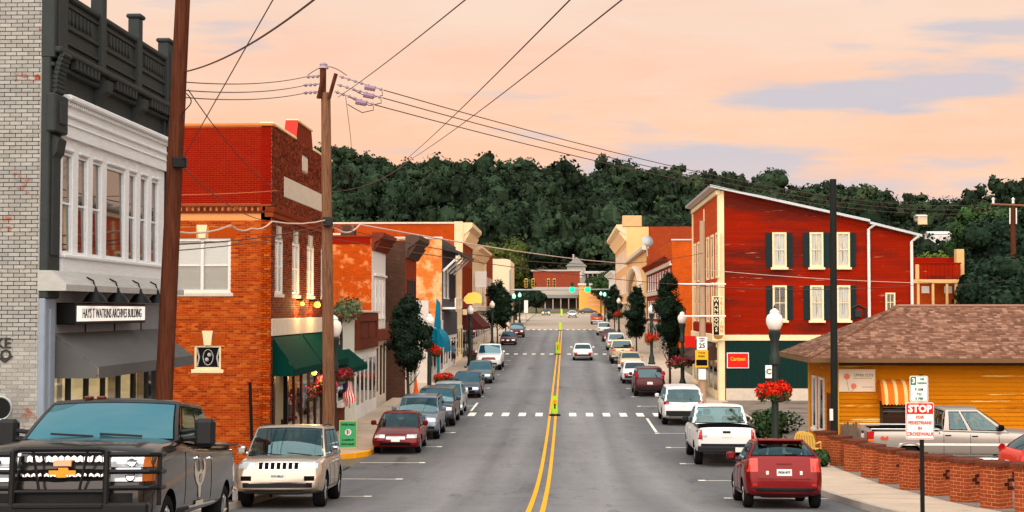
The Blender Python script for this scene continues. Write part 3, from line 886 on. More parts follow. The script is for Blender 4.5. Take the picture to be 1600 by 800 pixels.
def vehicle(kind, name, label, cat, X_, Y_, yaw, pm, group=None, facing='away', detail=2, **ov):
    """builds one vehicle; Y_ is the distance of its centre; facing 'away' or 'to' the viewer; yaw turns it further"""
    sp = dict(BASE[kind]); sp.update(ov)
    L, W_, H, Rw, tw = sp['L'], sp['W'], sp['H'], sp['Rw'], sp['tw']; hw = W_ / 2
    slope = math.atan((gz(Y_ + 1.3) - gz(Y_ - 1.3)) / 2.6)
    root = thing(name, label, cat, (X_, Y_, sp.get('z', (gz(Y_ + 1.3) + gz(Y_ - 1.3)) / 2)), 0, group)
    root.rotation_euler = ((slope if facing == 'away' else -slope) if facing != 'side' else 0, 0, {'away': 0, 'to': math.pi, 'side': -math.pi / 2}[facing] + yaw)
    # ---------------- lower body
    top, zbt = sp['top'], sp['zb']
    ys = sorted({round(q, 3) for q in [p[0] for p in top] + [p[0] for p in zbt] + list(np.linspace(-L / 2 + .3, L / 2 - .3, 13))})
    ro = sp.get('round', .10)
    mb = MB(); rows = []
    for y in ys:
        s = abs(2 * y / L); hwid = hw * (1 - .035 * s ** 3) - ro * max(0, (s - .86) / .14) ** 2
        if kind != 'pickup': hwid *= 1 - .012 * (1 - s)
        zt, z0 = interp(top, y), interp(zbt, y); cr = .035 if -L / 2 + .4 < y < L / 2 - .1 else .015; h = zt - z0
        half = [(0, zt + cr), (.5, zt + cr * .85), (.86, zt + .0), (.955, zt - .035), (.99, zt - min(.11, h * .25)), (1.0, z0 + h * .60), (1.0, z0 + h * .36), (.985, z0 + h * .16), (.94, z0 + .0), (0, z0)]
        if kind != 'pickup': half[2:5] = [(.83, zt + .0), (.925, zt - .045), (.978, zt - min(.15, h * .3))]
        pts = [(hwid * a, y, z) for a, z in half]; rows.append(pts + [(-p[0], p[1], p[2]) for p in pts[-2:0:-1]])
    nk = len(rows[0]); mb.v = [p for r_ in rows for p in r_]
    for i in range(len(rows) - 1):
        for k in range(nk): mb.f.append([i * nk + k, i * nk + (k + 1) % nk, (i + 1) * nk + (k + 1) % nk, (i + 1) * nk + k])
    for o_, rev in ((0, 0), ((len(rows) - 1) * nk, 1)):
        for k in range(nk // 2):
            q = [o_ + k % nk, o_ + (k + 1), o_ + (nk - 1 - k) % nk, o_ + (nk - k) % nk]; q = list(dict.fromkeys(q)); mb.f.append(q[::-1] if rev else q)
    mb.mi = [0] * len(mb.f)
    me = mb.mesh('body', [pm, gap_black])
    bm = bmesh.new(); bm.from_mesh(me); bmesh.ops.recalc_face_normals(bm, faces=bm.faces); bm.to_mesh(me); bm.free()
    body = link('body', me, root)
    ss = body.modifiers.new('s', 'SUBSURF'); ss.levels = ss.render_levels = 1
    dg = bpy.context.evaluated_depsgraph_get(); dg.update()
    sm = bpy.data.meshes.new_from_object(body.evaluated_get(dg))
    bvh = BVHTree.FromPolygons([v.co[:] for v in sm.vertices], [p.vertices[:] for p in sm.polygons])
    # wheel arches and bed opening are cut out
    cut = MB(); ax = [L / 2 - sp['fo'], L / 2 - sp['fo'] - sp['wb']]; ra = Rw + .06
    zw = Rw
    for y in ax:
        for s in (-1, 1):
            arch = [(y + ra * math.cos(R(a)), zw + ra * math.sin(R(a))) for a in range(0, 181, 12)] + [(y - ra, -.3), (y + ra, -.3)]
            cut.prism(arch[::-1], 'x', s * hw * 1.2, s * hw * .5)
    if 'bed' in sp: cut.box(-hw + .10, hw - .10, sp['bed'][0], sp['bed'][1], .80, 2.5)
    cme = cut.mesh('cut', [gap_black if 'bed' not in sp else gap_black]); bm = bmesh.new(); bm.from_mesh(cme); bmesh.ops.recalc_face_normals(bm, faces=bm.faces); bm.to_mesh(cme); bm.free()
    co = link('cutter', cme); b2 = body.modifiers.new('b', 'BOOLEAN'); b2.object = co; b2.operation = 'DIFFERENCE'; b2.solver = 'EXACT'; b2.material_mode = 'TRANSFER'
    co.parent = root
    dg.update(); fm = bpy.data.meshes.new_from_object(body.evaluated_get(dg)); body.modifiers.clear(); body.data = fm; fm.name = 'body'
    bpy.data.objects.remove(co)
    fm.polygons.foreach_set('use_smooth', [True] * len(fm.polygons)); fm.set_sharp_from_angle(angle=R(38))
    # ---------------- helper: panels that follow the body surface
    def patch(nm, corners, m, side, nx=6, nz=3, off=.006, lab=None, thick=.01, parent=root):
        """corners: four (u, z) points as seen on the front/rear (u = x) or a flank (u = y)"""
        mbp = MB(); rows_ = []; (a, b, c, d) = [Vector(q) for q in corners]; sg = {'front': (0, -1, 0), 'rear': (0, 1, 0), 'right': (-1, 0, 0), 'left': (1, 0, 0)}[side]; dv = Vector(sg); last = None
        for j in range(nz + 1):
            row = []
            for i in range(nx + 1):
                q = a.lerp(b, i / nx).lerp(d.lerp(c, i / nx), j / nz)
                o_ = Vector((q.x, -dv.y * 6, q.y)) if side in ('front', 'rear') else Vector((-dv.x * 4, q.x, q.y))
                hit, nrm, _, _ = bvh.ray_cast(o_, dv)
                if hit is None: hit = last if last else Vector((q.x, -dv.y * L / 2 * .96, q.y)) if side in ('front', 'rear') else Vector((-dv.x * hw * .98, q.x, q.y))
                else: last = hit
                hit = Vector((q.x, hit.y, q.y)) if side in ('front', 'rear') else Vector((hit.x, q.x, q.y))
                row.append(hit - dv * off)
            rows_.append(row)
        mbp.grid(rows_); n0 = [p + dv * (off + thick) for p in rows_[0]]; n1 = [p + dv * (off + thick) for p in rows_[-1]]
        mbp.grid([n0, rows_[0]]); mbp.grid([rows_[-1], n1]); mbp.grid([[r_[0] + dv * (off + thick), r_[0]] for r_ in rows_]); mbp.grid([[r_[-1], r_[-1] + dv * (off + thick)] for r_ in rows_])
        o = link(nm, mbp.mesh(nm, m, 50), parent)
        if lab: o['label'] = lab
        return o
    rect = lambda u0, u1, z0, z1: ((u0, z0), (u1, z0), (u1, z1), (u0, z1))
    ysurf = lambda x, z, side: (bvh.ray_cast(Vector((x, 6 if side == 'front' else -6, z)), Vector((0, -1 if side == 'front' else 1, 0)))[0] or Vector((0, L / 2 if side == 'front' else -L / 2, 0))).y
    xsurf = lambda y, z: (bvh.ray_cast(Vector((4, y, z)), Vector((-1, 0, 0)))[0] or Vector((hw, 0, 0))).x
    # ---------------- cab
    yr0, yr1, yf0, yf1 = sp['cab']; rw = hw * sp['roofw'] * 1.03 if kind != 'pickup' else hw * .80; bw = hw * (.955 if kind == 'pickup' else .905)
    zbf = lambda y: interp(top, y) - .02
    bf, br = .16, .08

    def front(u, v):
        x = u * (bw + (rw - bw) * v); y = yf0 + (yf1 - yf0) * v - bf * (1 - .45 * v) * u * u; z = zbf(yf0 - .1) + (H - .055 - zbf(yf0 - .1)) * v + .03 * (1 - u * u) * v
        return Vector((x, y + .05 * math.sin(math.pi * v), z))

    def rear(u, v):
        x = u * (bw + (rw - bw) * v); y = yr0 + (yr1 - yr0) * v + br * u * u; z = zbf(yr0 + .05) + (H - .06 - zbf(yr0 + .05)) * v + .025 * (1 - u * u) * v
        return Vector((x, y - .05 * math.sin(math.pi * v), z))

    def side_(t, v, s):
        yb_ = yf0 - bf + (yr0 + br - yf0 + bf) * t; yt_ = yf1 - bf * .55 + (yr1 + br - yf1 + bf * .55) * t
        z0_ = zbf(yf0 - .1) + (zbf(yr0 + .05) - zbf(yf0 - .1)) * t
        x = (bw + (rw - bw) * v) + .02 * math.sin(math.pi * v)
        return Vector((s * x, yb_ + (yt_ - yb_) * v, z0_ + (H - .055 - .005 * t - z0_) * v))
    cabm = MB(); NU, NV, NT_ = 8, 4, 10
    see = detail >= 2; rv = sp.get('rear_glass', (.10, .90))

    def skin(fn, us, vs_, holes):
        for ua, ub in zip(us, us[1:]):
            for va, vb in zip(vs_, vs_[1:]):
                if see and any(a - 1e-6 <= min(ua, ub) and max(ua, ub) <= b + 1e-6 and c - 1e-6 <= va and vb <= d + 1e-6 for a, b, c, d in holes): continue
                cabm.face([fn(ua, va), fn(ub, va), fn(ub, vb), fn(ua, vb)])
    lin_ = lambda a, b, n: [a + (b - a) * i / n for i in range(n + 1)]
    skin(front, [1] + lin_(.91, -.91, 8) + [-1], [0, .07] + lin_(.2, .91, 3) + [1], [(-.91, .91, .07, .91)])
    skin(rear, [-1] + lin_(-.87, .87, 8) + [1], [0, rv[0] + .02] + lin_(rv[0] + .2, rv[1] - .02, 3) + [1], [(-.87, .87, rv[0] + .02, rv[1] - .02)])
    sp_ = sorted(sp['splits']); tb = [0]
    for a, b in sp_: tb += lin_(a + .006, b - .006, 4)
    tb = sorted(set(tb + [1]))
    for s in (-1, 1): skin(lambda t, v, s=s: side_(t, v, s), tb, [0, .11, .37, .62, .87, 1], [(a + .006, b - .006, .11, .87) for a, b in sp_])
    if see:                                                    # seats, dashboard and steering wheel behind the glass
        zb0 = zbf(yf0 - .1); seat_m = sp.get('seat_m', simple('seat_charcoal', (62, 60, 60), .8))
        rows_y = [yf0 - bf - 1.05] + ([] if 'bed' in sp and len(sp['splits']) < 2 else [max(yr0 + .5, yf0 - bf - 1.95)])
        for yy_ in rows_y:
            for s in (-.38, .38):
                sm_ = MB(); sm_.bbox(s - .24, s + .24, yy_ - .09, yy_ + .06, zb0 - .15, zb0 + (H - zb0) * .42, .06); sm_.bbox(s - .13, s + .13, yy_ - .07, yy_ + .03, zb0 + (H - zb0) * .46, zb0 + (H - zb0) * .76, .05); link('seat', sm_.mesh('seat', seat_m, 50), root)
        link('dashboard', MB().bbox(-bw + .12, bw - .12, yf0 - bf - .55, yf0 - bf - .12, zb0 - .1, zb0 + .05, .04).mesh('dashboard', plastic_black), root)
        link('steering_wheel', MB().tube([(-.38 + .18 * math.cos(a * math.pi / 8), yf0 - bf - .62 - .04 * math.sin(a * math.pi / 8), zb0 + .05 + .18 * math.sin(a * math.pi / 8)) for a in range(17)], .018, 6).mesh('steering_wheel', plastic_black), root)
    loop = [front(1 - 2 * i / NU, 1) for i in range(NU)] + [side_(i / NT_, 1, -1) for i in range(NT_)] + [rear(-1 + 2 * i / NU, 1) for i in range(NU)] + [side_(1 - i / NT_, 1, 1) for i in range(NT_)]
    cen = sum(loop, Vector()) / len(loop); rings = [loop]
    for sc_, up in ((.95, .03), (.8, .045), (.5, .055), (.02, .06)): rings.append([cen + (p - cen) * sc_ + Vector((0, 0, p.z * 0 + up - (p.z - cen.z) * 0)) for p in loop])
    cabm.grid([r_ + [r_[0]] for r_ in rings])
    cab = link('cab', cabm.mesh('cab', pm, 40), root)

    def glass(nm, fn, u0, u1, v0, v1, m=car_glass, off=.007, nu=8, nv=4, lab=None):
        rows_ = []
        for j in range(nv + 1):
            row = []
            for i in range(nu + 1):
                u, v = u0 + (u1 - u0) * i / nu, v0 + (v1 - v0) * j / nv; p = fn(u, v); du = fn(u + .01, v) - fn(u - .01, v); dv = fn(u, v + .01) - fn(u, v - .01); n_ = du.cross(dv).normalized()
                if n_.dot(p - Vector((0, (yr0 + yf0) / 2, 1))) < 0: n_ = -n_
                row.append(p + n_ * off)
            rows_.append(row)
        m_ = MB(); m_.grid(rows_); o = link(nm, m_.mesh(nm, m, 60), root)
        return o
    def seal(fn, u0, u1, v0, v1, w_, wv):
        for (a, b, c, d) in ((u0 - w_, u1 + w_, v0 - wv, v0 + .01), (u0 - w_, u1 + w_, v1 - .01, v1 + wv), (u0 - w_, u0 + w_ * .3, v0, v1), (u1 - w_ * .3, u1 + w_, v0, v1)): glass('window_seal', fn, a, b, c, d, gap_black, .004, 6, 2)
    if see:
        seal(front, -.93, .93, .05, .93, .022, .03); seal(rear, -.89, .89, rv[0], rv[1], .025, .04)
    glass('windshield', front, -.93, .93, .05, .93, sp.get('glass_m', car_glass_clear if see else car_glass), nu=12, nv=6)
    glass('rear_window', rear, -.89, .89, rv[0], rv[1], sp.get('rear_glass_m', car_glass_tint if see else car_glass_dark))
    for s in (-1, 1):
        for (t0, t1) in sp['splits']:
            glass('side_window', lambda t, v, s=s: side_(t, v, s), t0, t1, .09, .89, sp.get('side_m', car_glass_clear if see else car_glass_dark), off=.008)
            if see: seal(lambda t, v, s=s: side_(t, v, s), t0, t1, .09, .89, .012, .04)
    # ---------------- wheels
    ty, rm, bk = wheel_meshes(Rw, tw)
    for y in ax:
        for s in (-1, 1):
            o = link('wheel', ty, root, (s * (hw - tw / 2 - .035), y, Rw), 0 if s > 0 else math.pi); link('rim', rm, o)
            if detail >= 1: link('brake_disc', bk, o)
    # ---------------- mirrors
    if not sp.get('no_mirror'):
        my = yf0 - bf - .42 * (1 if kind != 'pickup' else .6); mz = zbf(my) + .10
        for s in (-1, 1):
            m_ = MB(); m_.bbox(s * (hw - .03), s * (hw + .17), my - .07, my + .07, mz - .05, mz + .13, .035); m_.tube([(s * (bw - .02), my, mz - .06), (s * (hw + .03), my, mz + .0)], .03, 6)
            link('mirror', m_.mesh('mirror', sp.get('mirror_m', pm), 40), root)
    # ---------------- details
    if detail >= 1:
        zsill = lambda y: interp(zbt, y)
        for s, sd in ((-1, 'left'), (1, 'right')):
            doors = sp.get('doors')
            if detail >= 2:
                ycut = [yf0 - bf - .30] + [yf0 - bf + (yr0 + br - yf0 + bf) * (t0 + t1_) / 2 for (_, t0), (t1_, _) in zip(sp['splits'], sp['splits'][1:])]
                ycut.append(sp.get('door_rear', yf0 - bf + (yr0 + br - yf0 + bf) * (sp['splits'][min(1, len(sp['splits']) - 1)][1] - .04)))
                for y in ycut: patch('door_seam', rect(y - .006, y + .006, zsill(y) + .14, interp(top, y) - .05), gap_black, sd, 1, 8, .004)
                patch('sill_trim', rect(ax[1] + ra + .03, ax[0] - ra - .03, zsill(0) + .06, zsill(0) + .15), plastic_black, sd, 8, 1, .008)
                for y in ycut[1:]:
                    zz_ = interp(top, y) - .16; xs_ = xsurf(y + .12, zz_)
                    link('door_handle', MB().bbox(s * (xs_ - .01), s * (xs_ + .035), y + .04, y + .22, zz_ - .018, zz_ + .018, .012).mesh('door_handle', sp.get('handle_m', pm)), root)
        # rear end
        rzb, rzt = interp(zbt, -L / 2), interp(top, -L / 2 + .06)
        rear_x = hw - ro - .02
        tl = sp.get('tail', (rear_x - .30, rear_x + .04, rzt - .22, rzt - .04))
        for s in (-1, 1):
            sd = rect(min(s * tl[0], s * tl[1]), max(s * tl[0], s * tl[1]), tl[2], tl[3]); patch('tail_light', sd, sp.get('tail_m', red_lens), 'rear', 4, 3, .012)
        bz = sp.get('rbump', (rzb + .02, rzb + .16)); patch('rear_bumper_trim', rect(-hw + .16, hw - .16, *bz), sp.get('bump_m', plastic_black), 'rear', 10, 2, .012)
        pz = sp.get('rplate', (rzt - .30, rzt - .15)); pl = patch('number_plate', rect(-.16, .16, *pz), plate_m, 'rear', 2, 2, .016)
        # front end
        fzb, fzt = interp(zbt, L / 2), interp(top, L / 2 - .05)
        fx = hw - ro - .02
        hl = sp.get('head', (fx - .36, fx + .06, fzt - .04, fzt + .10))
        for s in (-1, 1): patch('headlight', rect(min(s * hl[0], s * hl[1]), max(s * hl[0], s * hl[1]), hl[2], hl[3]), sp.get('head_m', head_lens), 'front', 5, 3, .010)
        gr = sp.get('grille', (.38, fzt - .06, fzt + .06)); patch('grille', rect(-gr[0], gr[0], gr[1], gr[2]), sp.get('grille_m', gap_black), 'front', 6, 2, .008)
        if sp.get('lower', 1): patch('lower_intake', rect(-hw * .62, hw * .62, fzb + .03, fzb + .14), gap_black, 'front', 8, 2, .006)
        if sp.get('fplate', 1): z_ = sp.get('fplate_z', fzb + .17); patch('number_plate', rect(-.155, .155, z_, z_ + .155), plate_m, 'front', 2, 2, .02)
    if sp.get('rails'):
        for s in (-1, 1): link('roof_rail', MB().tube([side_(.06 + .84 * i / 6, 1, s) * 1.0 + Vector((-s * .05, 0, .02 + .05 * math.sin(math.pi * i / 6) ** .3)) for i in range(7)], .022, 6).mesh('roof_rail', sp.get('rail_m', black_metal)), root)
    if 'bed' in sp:
        b0, b1 = sp['bed']
        link('bed_floor', MB().box(-hw + .101, hw - .101, b0 + .001, b1 - .001, .78, .81).mesh('bed_floor', sp.get('bed_m', dark_metal)), root)
        for s in (-1, 1): link('bed_rail', MB().bbox(s * (hw - .12), s * (hw - .025), b0 - .06, b1 + .02, interp(top, -2) + .005, interp(top, -2) + .035, .012).mesh('bed_rail', sp.get('bedrail_m', plastic_black)), root)
        if detail >= 1:
            for s in (-1, 1): patch('tailgate_seam', rect(s * (hw - .20) - .008, s * (hw - .20) + .008, rzb + .26, rzt - .02), gap_black, 'rear', 1, 6, .004)
            link('cab_gap', MB().box(-hw + .02, hw - .02, b1 + .0, b1 + .03, .85, 1.2).mesh('cab_gap', gap_black), root)
            link('tailgate_handle', MB().bbox(-.13, .13, ysurf(0, rzt - .14, 'rear') - .02, ysurf(0, rzt - .14, 'rear') + .02, rzt - .18, rzt - .09, .012).mesh('tailgate_handle', plastic_black), root)
            zb_ = rzb - .10; link('rear_bumper', MB().bbox(-hw + .06, hw - .06, -L / 2 - .14, -L / 2 + .12, zb_ - .02, zb_ + .18, .03).mesh('rear_bumper', sp.get('rb_m', chrome)), root)
            link('number_plate', MB().bbox(sp.get('rpx', 0) - .16, sp.get('rpx', 0) + .16, -L / 2 - .155, -L / 2 - .142, zb_ - .0, zb_ + .155, .004).mesh('number_plate', plate_m), root)
    return root, dict(patch=patch, rect=rect, ysurf=ysurf, xsurf=xsurf, hw=hw, L=L, front=front, rear=rear, side=side_, top=top, zbt=zbt, glass=glass, sp=sp, ax=ax, ra=ra, yf0=yf0, body=body)
# ---------------------------------------------------------------- the vehicles in the street
GL, GR = 'cars parked along the left kerb', 'cars parked along the right kerb'
XA = lambda px, Y: PX(px, Y)
# charcoal pickup with grille guard, nearest on the left
bronze = mat('car_paint_bronze_charcoal', (44, 38, 35), .2, .55, var=.03, vs=2, coat=.45, spec=.4)
CY = 18.6
t, k = vehicle('pickup', 'pickup_truck', 'dark bronze four door pickup truck with black grille guard, nearest at bottom left', 'pickup truck', -5.84, CY, R(3.8), bronze, GL, 'to', 2,
               L=6.0, W=2.03, H=1.98, top=[(-3.0, 1.05), (-2.97, 1.34), (-2.8, 1.36), (-1.1, 1.36), (.4, 1.38), (1.3, 1.46), (1.7, 1.46), (2.3, 1.43), (2.7, 1.38), (2.88, 1.30), (2.96, 1.12), (3.0, .9)],
               zb=[(-3.0, .62), (-2.7, .52), (2.4, .42), (2.8, .44), (3.0, .52)], cab=(-1.0, -.86, 1.62, .78), wb=3.9, fo=.98, Rw=.41, bed=(-2.9, -1.08), no_mirror=1, fplate=0, lower=0, splits=[(.04, .46), (.51, .90)], handle_m=chrome,
               head=(.50, .96, .98, 1.30), head_m=simple('headlight_recess', (40, 40, 42), .3), grille=(.50, .84, 1.31), grille_m=gap_black, roofw=.74, round=.12, glass_m=car_glass_teal)
ys, rect, patch = k['ysurf'], k['rect'], k['patch']
for z0, z1 in ((1.205, 1.28), (1.04, 1.085)):            # bright honeycomb bars of the grille
    for i in range(14):
        x = -.46 + i * .0708; y = ys(x, (z0 + z1) / 2, 'front') + .03
        MB().prism([(x - .03, z0), (x, z0 + .015), (x + .03, z0), (x + .03, z1 - .02), (x, z1), (x - .03, z1 - .02)], 'y', y - .02, y + .01).build('grille_bar', chrome, t)
MB().prism([(-.15, 1.065), (-.04, 1.065), (-.05, 1.035), (.06, 1.035), (.07, 1.065), (.15, 1.065), (.15, 1.115), (.04, 1.115), (.05, 1.145), (-.06, 1.145), (-.07, 1.115), (-.15, 1.115)], 'y', ys(0, 1.08, 'front') + .03, ys(0, 1.08, 'front') + .06).build('badge', mat('badge_gold', (206, 140, 50), .3, .8, var=0), t)
MB().bbox(-.10, .10, ys(0, 1.09, 'front') + .05, ys(0, 1.09, 'front') + .07, 1.16, 1.23, .005).build('marker_plate', simple('marker_peach', (236, 176, 140), .5), t)
for s in (-1, 1):
    for z0, z1 in ((1.15, 1.26), (.99, 1.10)):
        o = patch('headlight', rect(min(s * .52, s * .88), max(s * .52, s * .88), z0, z1), head_lens, 'front', 3, 2, .022)
        patch('amber_marker', rect(min(s * .88, s * .97), max(s * .88, s * .97), z0, z1), amber, 'front', 2, 2, .024)
        y = ys(s * .76, z0 + .05, 'front'); MB().lathe([(.058, -.01), (.058, .03), (.045, .04), (.02, .03)], (s * .76, y + .02, (z0 + z1) / 2), 'y', 14).build('lamp_bowl', chrome, t, smooth=40)
    patch('chrome_strip', rect(min(s * .50, s * .98), max(s * .50, s * .98), 1.115, 1.14), chrome, 'front', 4, 1, .03); patch('chrome_strip', rect(min(s * .50, s * .92), max(s * .50, s * .92), 1.275, 1.302), chrome, 'front', 4, 1, .03)
patch('lower_valance', rect(-.96, .96, 0.50, .86), plastic_black, 'front', 10, 2, .02)
yg = 3.14                                                  # grille guard of black tube
gg = MB()
for s in (-1, 1):
    gg.bbox(s * .52 - .035, s * .52 + .035, yg - .09, yg + .02, .36, 1.345, .02)
    for z in (1.29, 1.10, .92): gg.tube([(s * .54, yg - .03, z), (s * .97, yg - .10, z), (s * 1.06, yg - .22, z), (s * 1.07, yg - .45, z)], .028, 8)
    gg.tube([(s * 1.06, yg - .24, 1.29), (s * 1.06, yg - .24, .72)], .026, 8); gg.tube([(s * .30, yg - .02, 1.32), (s * .22, yg - .02, .88)] if s > 0 else [(s * .30, yg - .02, 1.32), (s * .22, yg - .02, .88)], .016, 6)
gg.tube([(-.52, yg - .02, 1.33), (-.44, yg, 1.35), (.44, yg, 1.35), (.52, yg - .02, 1.33)], .03, 8).tube([(-.50, yg - .02, .88), (.50, yg - .02, .88)], .026, 8)
gg.bbox(-1.0, 1.0, yg - .16, yg + .03, .46, .76, .03).bbox(-.50, .50, yg + .02, yg + .05, .70, .75, .01)
gd = gg.build('grille_guard', mat('guard_black', (30, 30, 31), .35, .4, var=.08), t)
MB().bbox(-.155, .155, yg + .03, yg + .045, .36, .515, .004).build('number_plate', plate_m, t)
lettering('TX FIRE', .085, plate_ink, t, (0, yg + .05, .43), math.pi, 1, .002)
for s in (-1, 1):                                          # towing mirrors, cowl, roof lights, wipers
    MB().bbox(s * 1.10, s * 1.36, 1.05, 1.21, 1.36, 1.72, .05).build('mirror', plastic_black, t)
    MB().tube([(s * .92, 1.17, 1.46), (s * 1.14, 1.15, 1.48)], .035, 7).tube([(s * .92, 1.17, 1.55), (s * 1.14, 1.15, 1.58)], .03, 7).build('mirror_arm', plastic_black, t)
    MB().tube([(s * .3 - .25, 1.60, 1.50), (s * .3 + .28, 1.54, 1.53)], .014, 5).build('wiper', plastic_black, t)
    MB().prism([(s * .36, 1.30), (s * .78, 1.285), (s * .74, 1.33), (s * .40, 1.345)], 'y', 1.7, 2.55).build('hood_bulge', bronze, t) if False else None
for x in (.36, .20): MB().bbox(x - .06, x + .06, .62, .72, 1.985, 2.02, .02).build('roof_light', simple('roof_light_amber', (96, 50, 40), .4), t)
for yb_ in (-.25, .75): pass
# emblem on the visible door (the truck faces the viewer, its left side shows)
em = simple('emblem_grey', (190, 182, 172), .5)
xs_ = -k['xsurf'](.35, .95) - .004
emb = MB()
def fl(poly, m, nm): 
    mbx = MB(); mbx.prism([((p[0] - .4) * 1.5 + .3, p[1] + .05) for p in poly], 'x', xs_ - .006, xs_); return mbx.build(nm, m, t)
fl([(.14, 1.10), (.22, 1.16), (.20, 1.02), (.27, .98), (.34, 1.02), (.45, .98), (.56, 1.02), (.60, 1.12), (.62, .96), (.55, .86), (.45, .80), (.42, .66), (.36, .66), (.34, .80), (.24, .86), (.15, .96)], em, 'door_emblem')
fl([(.29, .94), (.36, .97), (.45, .94), (.43, .86), (.36, .83), (.31, .87)], bronze, 'emblem_inner'); fl([(.22, .56), (.54, .56), (.54, .62), (.22, .62)], em, 'emblem_lettering')
xs2 = -k['xsurf'](0, .72)
MB().box(xs2 - .01, xs2 + .01, -.85, .95, .60, .625).build('side_moulding', chrome, t)
st_ = link('cargo', MB().bbox(-.9, -.3, -2.7, -2.2, 1.0, 1.42, .05).sphere((-.5, -1.7, 1.4), .2, 8, 6).tube([(.75, -2.5, 1.2), (.75, -2.5, 1.62), (.4, -2.5, 1.62), (.4, -2.5, 1.2)], .03, 6).mesh('cargo', simple('cargo_brown', (120, 96, 76), .8, var=.2)), None, (0, 0, 0))
st_.location = t.location; st_.rotation_euler = t.rotation_euler; tag(st_, 'brown gear piled in the bed of the dark bronze pickup', 'gear')

# tan seven-slot suv
tan = mat('car_paint_champagne', (192, 174, 158), .24, .65, var=.03, vs=2, coat=.25, spec=.3)
t, k = vehicle('suv', 'parked_suv', 'champagne coloured suv with seven slot grille behind the bronze pickup', 'suv', -6.25, 32.2, R(3.4), tan, GL, 'to', 2, head=(.50, .84, .86, 1.0), grille=(.02, .86, .88), grille_m=tan, fplate_z=.62, lower=0, H=1.76, round=.14,
               mirror_m=chrome, rails=1, top=[(-2.41, .66), (-2.39, .86), (-2.34, 1.04), (-2.2, 1.10), (-1.5, 1.11), (.9, 1.09), (1.25, 1.09), (1.85, 1.06), (2.15, 1.03), (2.30, .97), (2.38, .84), (2.41, .55)])
ys, rect, patch = k['ysurf'], k['rect'], k['patch']
for i in range(7): patch('grille_slot', rect(-.43 + i * .126, -.43 + i * .126 + .085, .845, .985), gap_black, 'front', 1, 3, .009); patch('grille_surround', rect(-.438 + i * .126, -.438 + i * .126 + .101, .837, .993), chrome, 'front', 1, 2, .005)
patch('lower_bumper', rect(-.86, .86, .36, .56), plastic_black, 'front', 12, 2, .012); patch('chrome_strip', rect(-.55, .55, .38, .405), chrome, 'front', 6, 1, .02); patch('chrome_strip', rect(-.60, .60, .545, .572), chrome, 'front', 6, 1, .02)
for s in (-1, 1): patch('fog_lamp', rect(min(s * .56, s * .78), max(s * .56, s * .78), .60, .70), gap_black, 'front', 3, 2, .008)
lettering('KYS HELLS', .055, plate_ink, t, (0, ys(0, .69, 'front') + .026, .695), math.pi, 1, .002)
for s in (-1, 1): MB().tube([(s * .3 - .3, 1.38, 1.11), (s * .3 + .25, 1.28, 1.16)], .012, 5).build('wiper', plastic_black, t)

# left kerb row
red_p = paint('dark_red', (104, 10, 14), .35, .25)
t, k = vehicle('sedan', 'parked_car', 'dark red sedan facing the viewer beside the green sidewalk board', 'car', -6.20, 53.2, R(1.5), red_p, GL, 'to', 2, grille=(.34, .56, .66), grille_m=chrome, head=(.40, .84, .60, .72))
MB().box(-.33, .33, k['ysurf'](0, .60, 'front') - .0, k['ysurf'](0, .60, 'front') + .015, .595, .615).build('grille_slot', gap_black, t)
t, k = vehicle('suv', 'parked_suv', 'silver blue wagon with black roof rails behind the dark red sedan', 'suv', -6.12, 59.6, R(.5), paint('steel_blue', (120, 130, 142), .5, .3), GL, 'to', 2, H=1.68, rails=1, grille=(.42, .86, 1.0), bump_m=plastic_black)
k['patch']('bumper_trim', k['rect'](-.8, .8, .46, .58), plastic_black, 'front', 8, 1, .012)
vehicle('suv', 'parked_suv', 'dark grey suv mostly hidden behind the silver blue wagon', 'suv', -5.98, 66.0, R(.5), paint('dark_grey', (66, 70, 76), .5, .3), GL, 'to', 1, H=1.66)
vehicle('hatch', 'parked_car', 'silver green hatchback by the first crosswalk, left kerb', 'car', -5.95, 71.6, R(.5), paint('silver_green', (150, 160, 160), .5, .3), GL, 'to', 1, L=4.4, W=1.8, H=1.56)
vehicle('sedan', 'parked_car', 'dark slate sedan just beyond the first crosswalk, left kerb', 'car', -5.75, 83.3, 0, paint('slate', (70, 76, 90), .5, .25), GL, 'to', 1, grille=(.40, .50, .64))
vehicle('sedan', 'parked_car', 'grey green sedan between the slate sedan and white pickup', 'car', -5.70, 95.0, 0, paint('grey_green', (92, 102, 106), .5, .25), GL, 'to', 1)
t, k = vehicle('pickup', 'pickup_truck', 'white pickup with reddish grille parked by the second left lamp post', 'pickup truck', -5.85, 110.5, 0, paint('white', (222, 220, 218), .1, .3), GL, 'to', 1, grille=(.55, .82, 1.04), grille_m=simple('grille_rust', (120, 60, 50), .5))
vehicle('sedan', 'parked_car', 'maroon sedan parked beyond the white pickup, left kerb', 'car', -6.25, 156, 0, paint('maroon', (96, 34, 40), .4, .3), GL, 'to', 1)
vehicle('suv', 'parked_suv', 'maroon suv with pale roof, last of the left kerb row', 'suv', -6.1, 179, 0, paint('maroon', (96, 34, 40), .4, .3), GL, 'to', 1)

